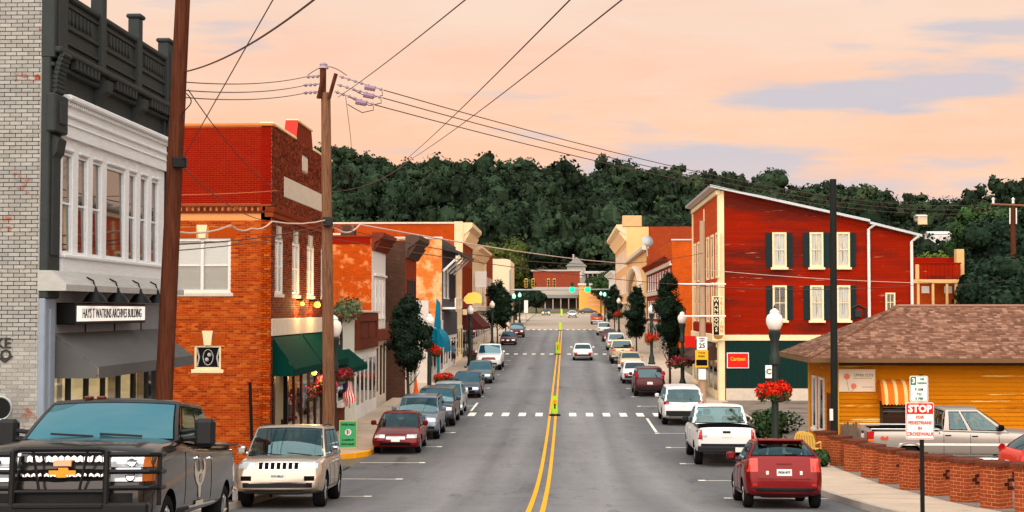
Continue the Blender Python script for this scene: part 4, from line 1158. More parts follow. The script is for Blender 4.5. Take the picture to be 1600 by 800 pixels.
# right kerb row, rears towards the viewer
hot_red = paint('hot_red', (112, 2, 4), .35, .24)
t, k = vehicle('hatch', 'parked_car', 'red hatchback with steep rear window, nearest on the right kerb', 'car', 4.78, 32.6, R(-2.0), hot_red, GR, 'away', 2, tail_m=mat('tail_orange_red', (196, 46, 28), .2, var=.1, vs=12, coat=.8), tail=(.56, .80, .80, 1.09), roofw=.64, rplate=(.72, .86), rbump=(.30, .46), round=.13, rear_glass=(.16, .84), rear_glass_m=car_glass_clear,
               top=[(-1.985, .60), (-1.97, .80), (-1.95, 1.0), (-1.86, 1.12), (-1.2, 1.08), (.4, .97), (1.0, .92), (1.45, .82), (1.75, .70), (1.9, .60), (1.985, .46)])
ys, rect, patch = k['ysurf'], k['rect'], k['patch']
lettering('FKM 877', .07, plate_ink, t, (0, ys(0, .79, 'rear') - .022, .79), 0, 1, .002)
for s in (-1, 1):
    patch('rear_reflector', rect(min(s * .58, s * .68), max(s * .58, s * .68), .50, .56), red_lens, 'rear', 2, 1, .008); MB().bbox(s * .36 - .03, s * .36 + .03, ys(s * .36, .78, 'rear') - .012, ys(s * .36, .78, 'rear') + .01, .74, .82, .005).build('bumper_sticker', plate_m, t)
patch('tailgate_seam', rect(-.56, .56, .645, .655), gap_black, 'rear', 6, 1, .004); patch('badge_bar', rect(-.16, .16, .955, .985), simple('badge_dark', (90, 16, 18), .3), 'rear', 3, 1, .012)
sp_ = MB(); sp_.bbox(-.50, .50, -1.42, -1.16, 1.445, 1.49, .02); sp_.build('roof_spoiler', hot_red, t)
MB().tube([(0, -.95, 1.50), (0, -1.08, 1.72)], [.012, .006], 5).build('antenna', black_metal, t)
pr = k['rear']; MB().tube([pr(.05, .2) + Vector((0, -.03, 0)), pr(.42, .24) + Vector((0, -.03, 0))], .014, 5).build('wiper', plastic_black, t)
white_p = paint('white', (222, 220, 218), .1, .3)
t, k = vehicle('pickup', 'pickup_truck', 'white single cab pickup with its tailgate to the viewer, right kerb', 'pickup truck', 5.32, 49.4, R(-.8), white_p, GR, 'away', 2, rb_m=plastic_black, rpx=.42, cab=(-.62, -.42, 1.42, .55), splits=[(.08, .86)], mirror_m=plastic_black, rear_glass_m=car_glass_clear, seat_m=beige_seat, rear_glass=(.12, .92), tail=(.80, .97, .92, 1.24), round=.05)
zz_ = 1.22
lettering('F150', .06, simple('badge_grey', (150, 150, 152), .4), t, (-.72, -2.965, 1.03), 0, 1.2, .003)
t, k = vehicle('suv', 'parked_suv', 'white suv with dark rear window ahead of the white pickup', 'suv', 5.42, 67.0, R(-.5), white_p, GR, 'away', 2, tail=(.66, .92, .98, 1.12), rplate=(.90, 1.04), rbump=(.46, .70), rear_glass=(.02, .86))
k['patch']('tailgate_step', k['rect'](-.9, .9, .44, .66), plastic_black, 'rear', 8, 1, .012)
vehicle('suv', 'parked_suv', 'dark maroon suv with black rear window by the tall street tree', 'suv', 4.92, 84.5, 0, paint('dark_maroon', (70, 24, 28), .4, .3), GR, 'away', 1, H=1.68, W=1.84, tail=(.68, .86, 1.05, 1.50), L=4.5, top=[(-2.25, .66), (-2.23, .86), (-2.2, 1.04), (-2.1, 1.10), (-1.5, 1.11), (.9, 1.07), (1.25, 1.07), (1.75, 1.0), (2.05, .9), (2.2, .7), (2.25, .58)], cab=(-2.12, -1.8, 1.2, .4), zb=[(-2.25, .42), (-2, .32), (1.9, .28), (2.25, .42)], wb=2.65, fo=.9)
vehicle('sedan', 'parked_car', 'white sedan with red tail lights beyond the dark maroon suv', 'car', 4.62, 95, 0, white_p, GR, 'away', 1, rplate=(.52, .64))
vehicle('sedan', 'parked_car', 'beige sedan parked behind a dark bedded pickup', 'car', 4.95, 108.5, 0, paint('beige', (196, 172, 138), .4, .3), GR, 'away', 1, rplate=(.52, .64))
vehicle('pickup', 'pickup_truck', 'beige pickup with dark bed cover in the right row', 'pickup truck', 4.75, 119.5, 0, paint('beige', (196, 172, 138), .4, .3), GR, 'away', 1, bed_m=gap_black)
vehicle('suv', 'parked_suv', 'white suv between the beige pickup and the maroon car', 'suv', 5.1, 143, 0, white_p, GR, 'away', 1)
vehicle('sedan', 'parked_car', 'maroon sedan in the far right row behind a white car', 'car', 5.2, 166, 0, paint('maroon', (96, 34, 40), .4, .3), GR, 'away', 1)
vehicle('suv', 'parked_suv', 'pale suv, last of the right kerb row before the orange pickup', 'suv', 5.1, 187, 0, paint('pale', (206, 200, 194), .2, .3), GR, 'away', 1)
vehicle('pickup', 'pickup_truck', 'bright orange pickup at the far junction on the right', 'pickup truck', 5.35, 240, 0, paint('orange', (206, 84, 24), .2, .3), None, 'away', 1)
# moving cars
vehicle('sedan', 'moving_car', 'white sedan driving away in the right lane', 'car', 1.52, 124, 0, white_p, None, 'away', 1, rplate=(.60, .72))
vehicle('sedan', 'moving_car', 'white car driving away far down at the traffic lights', 'car', 1.5, 290, 0, white_p, None, 'away', 1)
t, k = vehicle('sedan', 'moving_car', 'oncoming car with glowing headlights at the far junction', 'car', -4.3, 318, 0, paint('dark_grey', (66, 70, 76), .5, .3), None, 'to', 1)
for s in (-1, 1): MB().sphere((s * .66, 2.27, .62), .24, 10, 6, (1, .35, .8)).build('headlight_glow', lamp_mat('headlight', (255, 176, 84), 1.6), t)
vehicle('sedan', 'moving_car', 'dark car crossing the end of the street', 'car', PX(919, 340), 340, 0, paint('dark_grey', (66, 70, 76), .5, .3), None, 'side', 1)
# parking lot on the right
silv = paint('silver', (160, 152, 144), .55, .3)
t, k = vehicle('pickup', 'pickup_truck', 'silver extended cab pickup parked side on in front of the yellow shop', 'pickup truck', PX(1345, 44.6) + 2.95, 44.6, R(-1), silv, None, 'side', 2, z=gz(44.6) + .14, cab=(-.74, -.64, 1.46, .50), splits=[(.09, .55), (.63, .90)], door_rear=-.66, handle_m=gap_black, mirror_m=gap_black, round=.06, tail=(.80, .94, .92, 1.18), rb_m=simple('bumper_dark', (60, 58, 56), .5), bedrail_m=chrome,
               top=[(-2.925, .98), (-2.90, 1.24), (-2.8, 1.27), (-.9, 1.27), (-.7, 1.27), (.7, 1.23), (1.2, 1.23), (2.3, 1.17), (2.7, 1.10), (2.86, 1.0), (2.925, .74)])
rect, patch = k['rect'], k['patch']
patch('side_stripe', rect(-2.0, 2.6, .80, .87), simple('stripe_white', (226, 218, 212), .4), 'right', 12, 1, .008)
xs_ = k['xsurf'](-2.8, 1.05); MB().bbox(xs_ - .10, xs_ + .012, -2.96, -2.74, .90, 1.22, .02).build('tail_light', red_lens, t); MB().bbox(xs_ - .1, xs_ + .016, -2.95, -2.75, .90, .99, .015).build('amber_marker', amber, t)
for yy_ in k['ax']: MB().tube([(k['xsurf'](yy_ + .6, .9) - .01, yy_ + (k['ra'] + .03) * math.cos(R(a)), .40 + (k['ra'] + .03) * math.sin(R(a))) for a in range(0, 181, 15)], .035, 6).build('wheel_flare', silv, t)
MB().tube([(k['hw'] - .0, -.8, .40), (k['hw'] - .0, 1.5, .40)], .05, 8).build('side_step', chrome, t)
lettering('4x4', .15, simple('decal_red', (206, 70, 40), .5), t, (k['hw'] + .012, -2.45, 1.02), R(90), 1, .01) 
vehicle('hatch', 'parked_car', 'bright red orange car at the right edge behind the brick pillars', 'car', PX(1572, 36.5) + 1.95, 36.6, R(4), paint('red_orange', (206, 46, 24), .25, .25), None, 'side', 1, z=gz(36.6) + .14, tail=(.55, .80, .80, 1.10))
# =================================================================== LEFT SIDE
# ---- grey archives building
ya, yb = 25.9, 34.1; zb = gz(34.5) - .6
root = thing('archives_building', 'two storey grey shop with white bay windows, ornate cornice and dark awning', 'building', (XF_L, ya, zb))
W1 = Wall(root, (XF_L, ya, 0), 'right'); WS = Wall(root, (XF_L - 3.2, ya, 0), 'cam')
WF = yb - ya
back = slab_with_holes(WF, 13, [], .02, .3)
wins = [(.75, 1.33), (1.62, 2.2), (2.48, 3.06), (3.35, 4.6), (4.88, 5.42), (5.72, 6.26), (6.58, 7.14)]
# grey brick party wall facing the viewer
WS.put('side_wall', MB().box(0, 3.2, .0, .28, zb, 12.4), mortar_g); W1.put('rear_wall', MB().box(.3, WF, 7.7, 8, zb, 11.2).box(.3, WF, .6, 7.7, 4.3, 4.6), grey_panel)
bf = brickfield(3.19, 11.2, x0=0, z0=1.2, seed=4, depth=.009); stuff(WS.put('brickwork', bf, brick_grey))
W1.put('wall', MB().box(0, WF, .02, 8, 4.7, 11.2).box(WF - .5, WF, .02, 8, zb, 4.69), grey_paint)
# wall lettering
letter_dark = simple('faded_black_lettering', (58, 56, 54), .8, var=.2)
for s_, px_, py_, sz in (('AKE', 17, 537, .27), ('DIO', 18, 555, .27)):
    q = P(px_, py_, ya - .03); o = lettering(s_, sz, letter_dark, root, (q.x - root.location.x, -.03, q.z - zb), 0, 1.0, .006, align='RIGHT')
o = W1.put('wall_mark', MB().prism([(0, 0), (.16, .12), (.13, .14), (0, .04), (-.13, .14), (-.16, .12)], 'y', -.03, -.02), letter_dark); q = P(8, 567, ya); o.rotation_euler = (0, 0, 0); o.location = (q.x - root.location.x, -.01, q.z - zb)
# corner pilasters with panels and scroll brackets
for x0, x1 in ((0, .62), (WF - .62, WF)):
    pl = W1.put('pilaster', MB().bbox(x0, x1, -.16, .02, 5.5, 10.15, .02).bbox(x0 + .1, x1 - .1, -.20, -.15, 6.3, 8.2, .02), grey_paint)
    W1.put('capital', MB().bbox(x0 - .04, x1 + .04, -.28, -.1, 8.62, 9.35, .03).bbox(x0 + .14, x1 - .14, -.32, -.27, 8.78, 9.2, .02).prism([(-.16, 8.6), (-.3, 8.5), (-.26, 8.25), (-.16, 8.1)], 'x', x0 + .1, x1 - .1), grey_paint, parent=pl)
    bm_ = MB()
    for k in range(9): bm_.tube([(x0 + .1, -.20 - .14 * (k / 8) ** 2, 9.42 + k * .085), (x1 - .1, -.20 - .14 * (k / 8) ** 2, 9.42 + k * .085)], .055, 7)
    W1.put('scroll_bracket', bm_, grey_paint, parent=pl)
    W1.put('shop_pilaster', MB().bbox(x0, x1 - .06, -.12, .02, zb, 5.5, .02).bbox(x0 + .18, x1 - .24, -.16, -.1, zb + 1.2, 5.3, .015), blue_grey)
# cornice
cn = W1.put('cornice', MB().bbox(.015, WF, -.36, .02, 10.12, 10.24, .03).box(.02, WF, -.13, .3, 10.24, 11.3).bbox(-.04, WF + .04, -.20, .3, 11.3, 11.42, .03).bbox(.02, WF - .02, -.22, .02, 9.86, 9.94, .02), grey_paint)
W1.put('cornice_moulding', MB().bbox(.62, WF - .62, -.18, -.125, 10.72, 10.80, .02).bbox(.62, WF - .62, -.18, -.125, 10.42, 10.47, .015).bbox(.62, WF - .62, -.17, -.125, 11.16, 11.22, .015), grey_paint, parent=cn)
posts = [0, 2.85, 5.35, WF]
for k, x in enumerate(posts):
    wd = .72 if k in (0, 3) else .26; xc = x + (wd / 2 if k == 0 else -wd / 2 + .06 if k == 3 else 0); top = 11.75 if k in (0, 3) else 11.85
    p_ = W1.put('parapet_post', MB().bbox(xc - wd / 2 - .012, xc + wd / 2, -.24, .02, 10.02, top, .02).bbox(xc - wd / 2 - .05, xc + wd / 2 + .05, -.29, .06, top, top + .1, .03), grey_paint)
    if wd > .5: W1.put('post_panel', MB().bbox(xc - wd / 2 + .14, xc + wd / 2 - .14, -.27, -.235, 10.25, 11.55, .02), grey_paint, parent=p_)
    else: W1.put('corbel_bracket', MB().prism([(.02, 9.3), (-.10, 9.3), (-.14, 9.55), (-.24, 9.72), (-.36, 9.80), (-.38, 10.02), (.02, 10.02)], 'x', xc - .17, xc + .17), grey_paint, parent=p_)
for a, b in zip(posts, posts[1:]):
    x0, x1 = a + .5, b - .5 if b < WF else b - .75
    if a == 0: x0 = .85
    n = int((x1 - x0) / .2)
    tm = MB().prism([(-.055, .26), (.055, .26), (.055, .08), (.03, .02), (0, 0), (-.03, .02), (-.055, .08)], 'y', -.045, 0).mesh('arcade_tooth', grey_paint)
    dm = MB().box(-.05, .05, -.12, 0, 0, .17).mesh('dentil', grey_paint); d2 = MB().box(-.045, .045, -.07, 0, 0, .16).mesh('dentil', grey_paint)
    for k in range(n):
        xx = x0 + (k + .5) * (x1 - x0) / n
        W1.put('arcade_tooth', tm, None, (xx, -.13, 10.86))
        W1.put('dentil', dm, None, (xx, -.22, 9.95)); W1.put('dentil', d2, None, (xx, .0, 9.60))
W1.put('frieze', MB().box(.62, WF - .62, -.08, .02, 9.42, 9.86), grey_paint)
# white bay: entablature, posts, windows, apron
wx0, wx1 = .66, 7.30
ent = W1.put('bay_entablature', MB().box(wx0, wx1 + .3, -.22, .02, 8.62, 9.30).bbox(wx0 - .02, wx1 + .32, -.34, .02, 9.30, 9.42, .03).bbox(wx0, wx1 + .3, -.27, -.2, 9.0, 9.07, .02).bbox(wx0, wx1 + .3, -.25, -.2, 8.84, 8.88, .015), peel_white)
bd = MB().box(-.03, .03, -.06, 0, 0, .07).mesh('bead', peel_white)
for k in range(62): link('bead', bd, ent, (wx0 + .05 + k * .112, -.22, 9.222))
W1.put('bay_apron', MB().box(wx0, wx1 + .3, -.2, .02, 6.02, 6.28).bbox(wx0 - .04, wx1 + .34, -.26, .02, 6.28, 6.36, .02), peel_white)
W1.put('bay_skirt', MB().prism([(.02, 6.02), (-.24, 6.02), (-.52, 5.76), (-.52, 5.64), (.02, 5.64)], 'x', -.02, WF - .1), mat('skirt_grey', (170, 168, 164), .7, var=.12, vs=5, stretch=(.5, 1, 4)))
edges = [wx0] + [q for a in wins for q in a] + [wx1 + .3]
for k in range(0, len(edges), 2): W1.put('mullion', MB().bbox(edges[k] - .02, edges[k + 1] + .02, -.15, .02, 6.36, 8.62, .02), peel_white)
for k, (a, b) in enumerate(wins):
    big = k == 3
    zt = 8.34
    W1.put('transom_panel', MB().box(a, b, -.14, .02, zt, 8.62).bbox(a + .02, b - .02, -.19, -.13, zt + .02, zt + .07, .01), peel_white)
    window(W1, a, 6.37, b - a, zt - 6.38, peel_white, 'dark', not big, .05 if not big else .06, False, recess=-.11, proud=.02, split=.5, curtain_=None)
# shop front
W1.put('fascia', MB().box(.56, WF - .6, -.06, .02, 4.75, 5.5).box(.56, WF - .6, -.12, .02, 5.42, 5.64), grey_panel)
for x in (2.35, 4.2, 6.1): W1.put('panel_joint', MB().box(x, x + .03, -.085, -.055, 4.78, 5.40), grey_paint)
W1.put('shop_bulkhead', MB().bbox(.56, WF - .6, -.05, .02, zb, 2.2, .02), grey_panel)
sg = W1.put('shop_window', slab_with_holes(7.4, 2.45, [(.06 + 1.04 * i, .98 + 1.04 * i, .06, 2.4) for i in range(7)], -.04, .04), grey_paint, (.56, 0, 2.2))
shop_in = lamp_mat('shop_interior', (200, 176, 128), .55)
dr_m = mat('shop_drape', (226, 208, 164), .8, var=.25, vs=3, stretch=(4, 1, .3))
link('interior', MB().box(.05, 7.35, .55, .59, 0, 2.45).mesh('interior', shop_in), sg)
for i in range(7):
    link('pane', MB().box(.06 + 1.04 * i, .98 + 1.04 * i, .0, .008, .06, 2.4).mesh('pane', clear_pane), sg)
    if i in (1, 4, 6):
        d = MB(); x0 = .1 + 1.04 * i; d.grid([[(x0 + .07 * q, .25 + .04 * (q % 2), zz) for q in range(6 if i % 2 else 12)] for zz in (0, 1.2, 2.4)]); link('drape', d.mesh('drape', dr_m), sg)
awning(W1, 'shop_awning', .6, 7.4, 4.88, 3.98, .95, mat('awning_charcoal', (92, 91, 91), .8, var=.06, vs=4, bump=.2, bs=90), 'dark grey sloping shop awning', .22)
# sign box hangs on the fascia but is fixed to the shop
q0, q1 = .75, 5.3
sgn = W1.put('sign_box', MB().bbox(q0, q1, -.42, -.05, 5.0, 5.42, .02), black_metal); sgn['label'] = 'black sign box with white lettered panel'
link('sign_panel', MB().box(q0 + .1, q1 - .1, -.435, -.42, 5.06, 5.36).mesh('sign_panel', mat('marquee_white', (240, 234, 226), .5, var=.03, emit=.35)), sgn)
lettering('HAYS T WATKINS ARCHIVES BUILDING', .27, simple('sign_black', (34, 26, 26), .6), sgn, ((q0 + q1) / 2, -.44, 5.205), 0, .80)
gl_prof = [(.03, .30), (.05, .22), (.10, .18), (.16, .13), (.23, .03), (.25, 0), (.22, 0)]
for x in (1.6, 3.0, 4.55, 5.85):
    l_ = W1.put('gooseneck_lamp', MB().lathe(gl_prof, (x, -.52, 5.44), 'z', 14), black_metal, smooth=40)
    link('lamp_arm', MB().tube([(x, -.52, 5.72), (x, -.48, 5.86), (x, -.36, 5.92), (x, -.2, 5.88), (x, -.02, 5.76)], .018, 6).mesh('lamp_arm', black_metal), l_)

# ---- big orange brick corner building
ya, yb = 46.6, 58.6; zb = -.5; W2w = yb - ya
root = thing('brick_corner_building', 'two storey orange brick corner building with red painted upper side wall', 'building', (XF_L, ya, zb))
SW = 9.4
W2 = Wall(root, (XF_L, ya, 0), 'right'); WS = Wall(root, (XF_L - SW, ya, 0), 'cam')
xw = lambda px: PX(px, ya) - (XF_L - SW)
zz = lambda py: PZ(py, ya)
hol = [(xw(270), xw(360), zz(457), zz(371)), (xw(304), xw(346), zz(578), zz(540))]
hs = [(a, b, c - zb, d - zb) for a, b, c, d in hol]
WS.put('side_wall', slab_with_holes(SW - .01, 11.45 - zb, hs, .0, .35), mortar_o, (0, 0, zb))
ztop = zz(322)
arch1 = (xw(262), xw(368), zz(371), zz(353)); arch2 = (xw(298), xw(352), zz(540), zz(520))
stuff(WS.put('brickwork', brickfield(SW, ztop - .15, hol + [arch1, arch2], x0=0, z0=-.3, seed=5), brick_orange))
stuff(WS.put('painted_brickwork', brickfield(SW, 11.42 - ztop - .12, (), x0=0, z0=ztop + .12, j=.006, depth=.01, jit=.002, seed=6), brick_red))
# corbel course, coping
cb = MB()
for k in range(int(SW / .2)): cb.box(k * .2, k * .2 + .11, -.06, 0, ztop - .12, ztop + .02)
WS.put('corbel_course', cb.box(0, SW, -.075, 0, ztop + .02, ztop + .10).box(0, SW, -.05, 0, ztop - .2, ztop - .125), brick_dark)
WS.put('coping', MB().bbox(0, SW + .05, -.05, .4, 11.45, 11.55, .02), mat('coping_tile', (226, 120, 66), .7))
for (x0, x1, z0, z1), n in ((arch1, 34), (arch2, 16)):       # soldier arches with keystones
    vm = MB().box(-.031, .031, -.018, .0, 0, z1 - z0 - .01).mesh('arch_brick', brick_orange); mid = (x0 + x1) / 2; kw = .17 if n > 20 else .16
    for k in range(n):
        xx = x0 + (k + .5) * (x1 - x0) / n
        if abs(xx - mid) < kw: continue
        o = WS.put('arch_brick', vm, None, (xx, 0, z0)); o.rotation_euler = (0, (xx - mid) * .22, 0)
    h = z1 - z0; WS.put('keystone', MB().prism([(mid - .11, z0 + .0), (mid + .11, z0 + .0), (mid + .18, z1 + .06), (mid - .18, z1 + .06)], 'y', -.06, .0), cream)
a, b, c, d = hol[0]
window(WS, a, c, b - a, d - c, trim_white, 'clear', True, .10, True, stone, recess=.06, mull=1, curtain_='blind', split=.5)
a, b, c, d = hol[1]
sw_win = window(WS, a, c, b - a, d - c, cream, 'dark', False, .07, True, cream, recess=.06)
# leaded ornament in the small window
orn = MB(); w_, h_ = b - a, d - c
for t in range(14):
    a0, a1 = t * .45, (t + 1) * .45; orn.tube([(w_ / 2 + .17 * math.cos(a0), .06, h_ / 2 + .26 * math.sin(a0)), (w_ / 2 + .17 * math.cos(a1), .06, h_ / 2 + .26 * math.sin(a1))], .014, 5)
for s_ in (-1, 1): orn.tube([(w_ / 2 + s_ * .36, .06, .1), (w_ / 2 + s_ * .30, .06, h_ * .5), (w_ / 2 + s_ * .38, .06, h_ - .1)], .03, 5); orn.sphere((w_ / 2 + s_ * .04, .06, h_ / 2 + s_ * .08), .07, 6, 5)
link('leaded_ornament', orn.mesh('leaded_ornament', simple('lead_grey', (176, 176, 172), .6)), sw_win)
# street front
fy = lambda px: PY(px, XF_L) - ya
fz = lambda py, px: PZ(py, PY(px, XF_L), px)
fw_ = [(fy(428.5), fy(441.5)), (fy(455.5), fy(467.5)), (fy(478.5), fy(490)), (fy(500.5), fy(511))]
wz0, wz1 = 5.85, 7.72
hol = [(a, b, wz0, wz1) for a, b in fw_]
shop = (.3, W2w - .2, 0, 5.0)
W2.put('wall', slab_with_holes(W2w, 11.5 - zb, [(a, b, c - zb, d - zb) for a, b, c, d in hol] + [(.3, W2w - .2, 0, 4.4 - zb)], .002, .35), mortar_g, (0, 0, zb))
W2.put('pediment', MB().prism([(4.1, 11.5), (7.7, 11.5), (7.35, 12.2), (4.45, 12.2)], 'y', .004, .35), brick_dark)
for (x0, x1, z) in ((0, 4.1, 11.5), (4.4, 7.4, 12.2), (7.7, W2w, 11.5)): W2.put('coping', MB().bbox(x0, x1, -.06, .42, z, z + .09, .02), cream)
W2.put('pediment_side', MB().prism([(4.05, 11.59), (4.1, 11.59), (4.46, 12.2), (4.4, 12.25)], 'y', -.04, .42), simple('red_paint_bright', (214, 52, 44), .6))
holb = hol + [(fy(442), fy(513), 9.24, 9.95), (.3, W2w - .2, -1, 5.0), (fy(470), fy(478.5), fz(268, 474), fz(246, 474))] + [(a + .2, b - .2, wz1, wz1 + .4) for a, b in fw_]
stuff(W2.put('brickwork', brickfield(W2w, 11.98, holb, x0=0, z0=-.48, seed=8, bl=.21, bh=.068), brick_dark))
W2.put('name_panel', MB().bbox(fy(442), fy(513), -.03, .03, 9.24, 9.95, .015), stone)
W2.put('date_stone', MB().bbox(fy(470), fy(478.5), -.03, .03, fz(268, 474), fz(246, 474), .015), stone)
W2.put('string_course', MB().bbox(-.11, W2w, -.14, .2, 8.55, 8.72, .02).box(-.085, W2w, -.08, .2, 8.4, 8.548), brick_dark)
for a, b in fw_:
    window(W2, a, wz0, b - a, wz1 - wz0, trim_white, 'clear', True, .09, True, stone, recess=.05, mull=1, curtain_='blind')
    W2.put('keystone', MB().prism([((a + b) / 2 - .1, wz1), ((a + b) / 2 + .1, wz1), ((a + b) / 2 + .16, wz1 + .42), ((a + b) / 2 - .16, wz1 + .42)], 'y', -.05, .0), stone)
W2.put('stone_band', MB().bbox(.02, W2w - .05, -.05, .1, 4.42, 5.0, .015), stone)
green_cloth = mat('awning_green', (2, 52, 43), .85, var=.10, vs=2, bump=.3, bs=60)
aw1 = awning(W2, 'shop_awning', .25, 5.4, 4.42, 3.08, .78, green_cloth, None, .24)
aw2 = awning(W2, 'shop_awning', 5.7, W2w - .1, 4.42, 3.08, .78, green_cloth, None, .24)
# shop front beneath
tan_panel = simple('tan_door_panel', (150, 138, 116), .6)
W2.put('corner_post', MB().bbox(0.3, .62, -.05, .2, zb, 3.9, .02), black_metal)
dr = W2.put('door', MB().bbox(.7, 2.6, .08, .14, zb, 3.3, .01), tan_panel)
link('handle', MB().bbox(2.2, 2.34, .02, .08, .95, 1.5, .02).mesh('handle', black_metal), dr)
W2.put('door_post', MB().bbox(2.66, 2.9, -.05, .2, zb, 3.9, .02), black_metal)
warm_in = lamp_mat('warm_shop', (214, 140, 70), .35)
sh = W2.put('shop_window', slab_with_holes(8.7, 3.2, [(.1 + 1.45 * i, 1.4 + 1.45 * i, .5, 3.1) for i in range(6)], .02, .12), simple('shop_brown', (70, 40, 28), .6), (2.95, 0, .1))
link('interior', MB().box(.0, 8.7, 1.1, 1.14, 0, 3.2).mesh('interior', warm_in), sh)
for i in range(6): link('pane', MB().box(.1 + 1.45 * i, 1.4 + 1.45 * i, .06, .068, .5, 3.1).mesh('pane', clear_pane), sh)
W2.put('bulkhead', MB().box(2.95, W2w - .2, 0, .12, zb, .1), simple('shop_brown', (70, 40, 28)))
rr = random.Random(4)
for k in range(14):        # wares standing behind the glass
    x = 3.1 + rr.random() * 8; hgt = rr.uniform(.5, 1.8); m_ = rr.choice([flower_maroon, trim_white, black_metal, blind, leaf_dark])
    W2.put('display_item', MB().lathe([(.05, 0), (.14, .02), (.09, hgt * .4), (.17, hgt * .7), (.05, hgt)], (x, .5, .65), 'z', 8), m_)


def bulb_lamp(W, x, z, out, name, power, r_=.09, col=(255, 190, 90)):
    o = W.put(name, MB().bbox(x - .06, x + .06, -out - .04, 0, z + .12, z + .2, .01), black_metal)
    link('bulb', MB().sphere((x, -out, z), r_, 10, 7).mesh('bulb', lamp_mat('bulb', (255, 150, 44), 2.4)), o)
    ld = bpy.data.lights.new('bulb_light', 'POINT'); ld.energy = power; ld.color = (1, .62, .22); ld.shadow_soft_size = r_ * 1.2
    lo = bpy.data.objects.new('bulb_light', ld); COL.objects.link(lo); lo.parent = o; lo.location = (x, -out - .16, z); return o


bulb_lamp(W2, fy(462.5), 5.52, .22, 'wall_lamp', 60, .075); bulb_lamp(W2, fy(483), 5.50, .30, 'wall_lamp', 110, .12)
bulb_lamp(W2, fy(474.5), 2.95, .40, 'porch_lamp', 80, .10)
# lean-to drain pipe at the side wall
WS.put('vent_pipe', MB().tube([(xw(394), -.25, zz(598)), (xw(397), -.2, zz(690))], .055, 8), black_metal)
o = WS.put('roof_block', MB().box(0, SW, .4, W2w, 10.6, 10.8), dark_metal)
WS.put('rear_walls', MB().box(0, SW, .36, W2w - .1, zb, 10.6), room_dark) if False else None
# ---- generic two/three storey street building of the row
def house(name, label, side, Xf, ya, yb, ztop, depth, side_m, front_m, cat='building', parapet=.0):
    zb = min(gz(ya), gz(yb)) - .4
    root = thing(name, label, cat, (Xf, ya, zb))
    if side == 'L':
        W = Wall(root, (Xf, ya, 0), 'right'); S = Wall(root, (Xf - depth, ya, 0), 'cam')
    else:
        W = Wall(root, (Xf, yb, 0), 'left'); S = Wall(root, (Xf, ya, 0), 'cam')
    wd = yb - ya
    W.put('front_wall', MB().box(0.002, wd - .004, .0, .3, zb, ztop), front_m)
    S.put('side_wall', MB().box(.0, depth - .004 if side == 'L' else depth, -.004, .3, zb, ztop - .02), side_m)
    W.put('roof', MB().box(.02, wd - .02, .3, depth, ztop - .6, ztop - .4), dark_metal)
    return root, W, S, wd, zb


def row_windows(W, x0, x1, n, z, w_, h, frame=trim_white, glass='dark', curtain_=None, sash=True, sill=True, proud=.05):
    for k in range(n):
        xc = x0 + (k + .5) * (x1 - x0) / n
        window(W, xc - w_ / 2, z, w_, h, frame, glass, sash, .07, sill, None, 0., 0, curtain_, .5, proud=proud)


def cornice(W, wd, z, m, proj=.5, h=.6, n=8, side_ret=True):
    pr = [(.0, z - h), (-.10, z - h), (-.14, z - h * .6), (-proj * .55, z - h * .45), (-proj, z - h * .2), (-proj, z), (.0, z)]
    o = W.put('cornice', MB().prism(pr, 'x', -.03, wd + .03), m)
    br = MB().prism([(0, -.02), (-.12, -.02), (-proj * .75, h * .55), (0, h * .55)], 'x', -.06, .06).mesh('bracket', m)
    for k in range(n): link('bracket', br, o, (.15 + (wd - .3) * k / max(1, n - 1), -.012, z - h - .0))
    return o


def shopfront(W, x0, x1, z0, z1, frame_m, n=3, door=None, kick=.6, lit=None):
    """shop window wall with stall riser, frames, panes and an optional door bay"""
    cw = (x1 - x0) / n; holes = []
    for k in range(n):
        holes.append((k * cw + .09, (k + 1) * cw - .09, .05 if k == door else kick, (z1 - z0) - .25))
    o = W.put('shop_front', slab_with_holes(x1 - x0, z1 - z0, holes, -.06, .02), frame_m, (x0, 0, z0))
    for k, (a, b, c, d) in enumerate(holes):
        if k == door:
            link('door', slab_with_holes(b - a, d - c, [(.12, b - a - .12, .9, d - c - .15)], -.035, .015).mesh('door', frame_m), o, (a, 0, c)); link('pane', MB().box(a + .12, b - .12, -.015, -.008, c + .9, d - .15).mesh('pane', dark_glass), o)
        else: link('pane', MB().box(a, b, -.03, -.02, c, d).mesh('pane', dark_glass), o)
    return o


# ---- low shops next to the brick corner
mint = simple('mint_white_boarding', (214, 214, 200), .7, var=.06)
brown_wood = mat('brown_boarding', (106, 52, 36), .7, var=.14, vs=4, bump=.3, bs=12, stretch=(.4, 1, 5))
ya, yb = 58.75, 65.3
root, W, S, wd, zb = house('low_white_shop', 'low white shop with oval sign, roof greenery and green awning', 'L', XF_L, ya, yb, 4.95, 5, mortar_g, mint)
ov = W.put('oval_sign', MB().tube([(.95 + .55 * math.cos(t * math.pi / 10), -.16, 4.0 + .92 * math.sin(t * math.pi / 10)) for t in range(21)], .10, 6), simple('sign_navy', (40, 44, 52), .5))
lk = MB(); lk.add([(.95, -.13, 4.0)] + [(.95 + .5 * math.cos(t * math.pi / 10), -.13, 4.0 + .86 * math.sin(t * math.pi / 10)) for t in range(20)], [(0, (t + 1) % 20 + 1, t + 1) for t in range(20)]); link('sign_face', lk.mesh('sign_face', simple('sign_cream', (232, 214, 170), .6)), ov)
link('sign_mark', MB().sphere((.95, -.15, 3.9), .32, 10, 6, (1, .15, 1)).mesh('sign_mark', simple('sign_gold', (226, 170, 50), .6)), ov)
gb = W.put('planter_box', MB().bbox(.9, 6.3, -.35, .1, 4.95, 5.15, .02), brown_wood)
rg2 = np.random.default_rng(9)
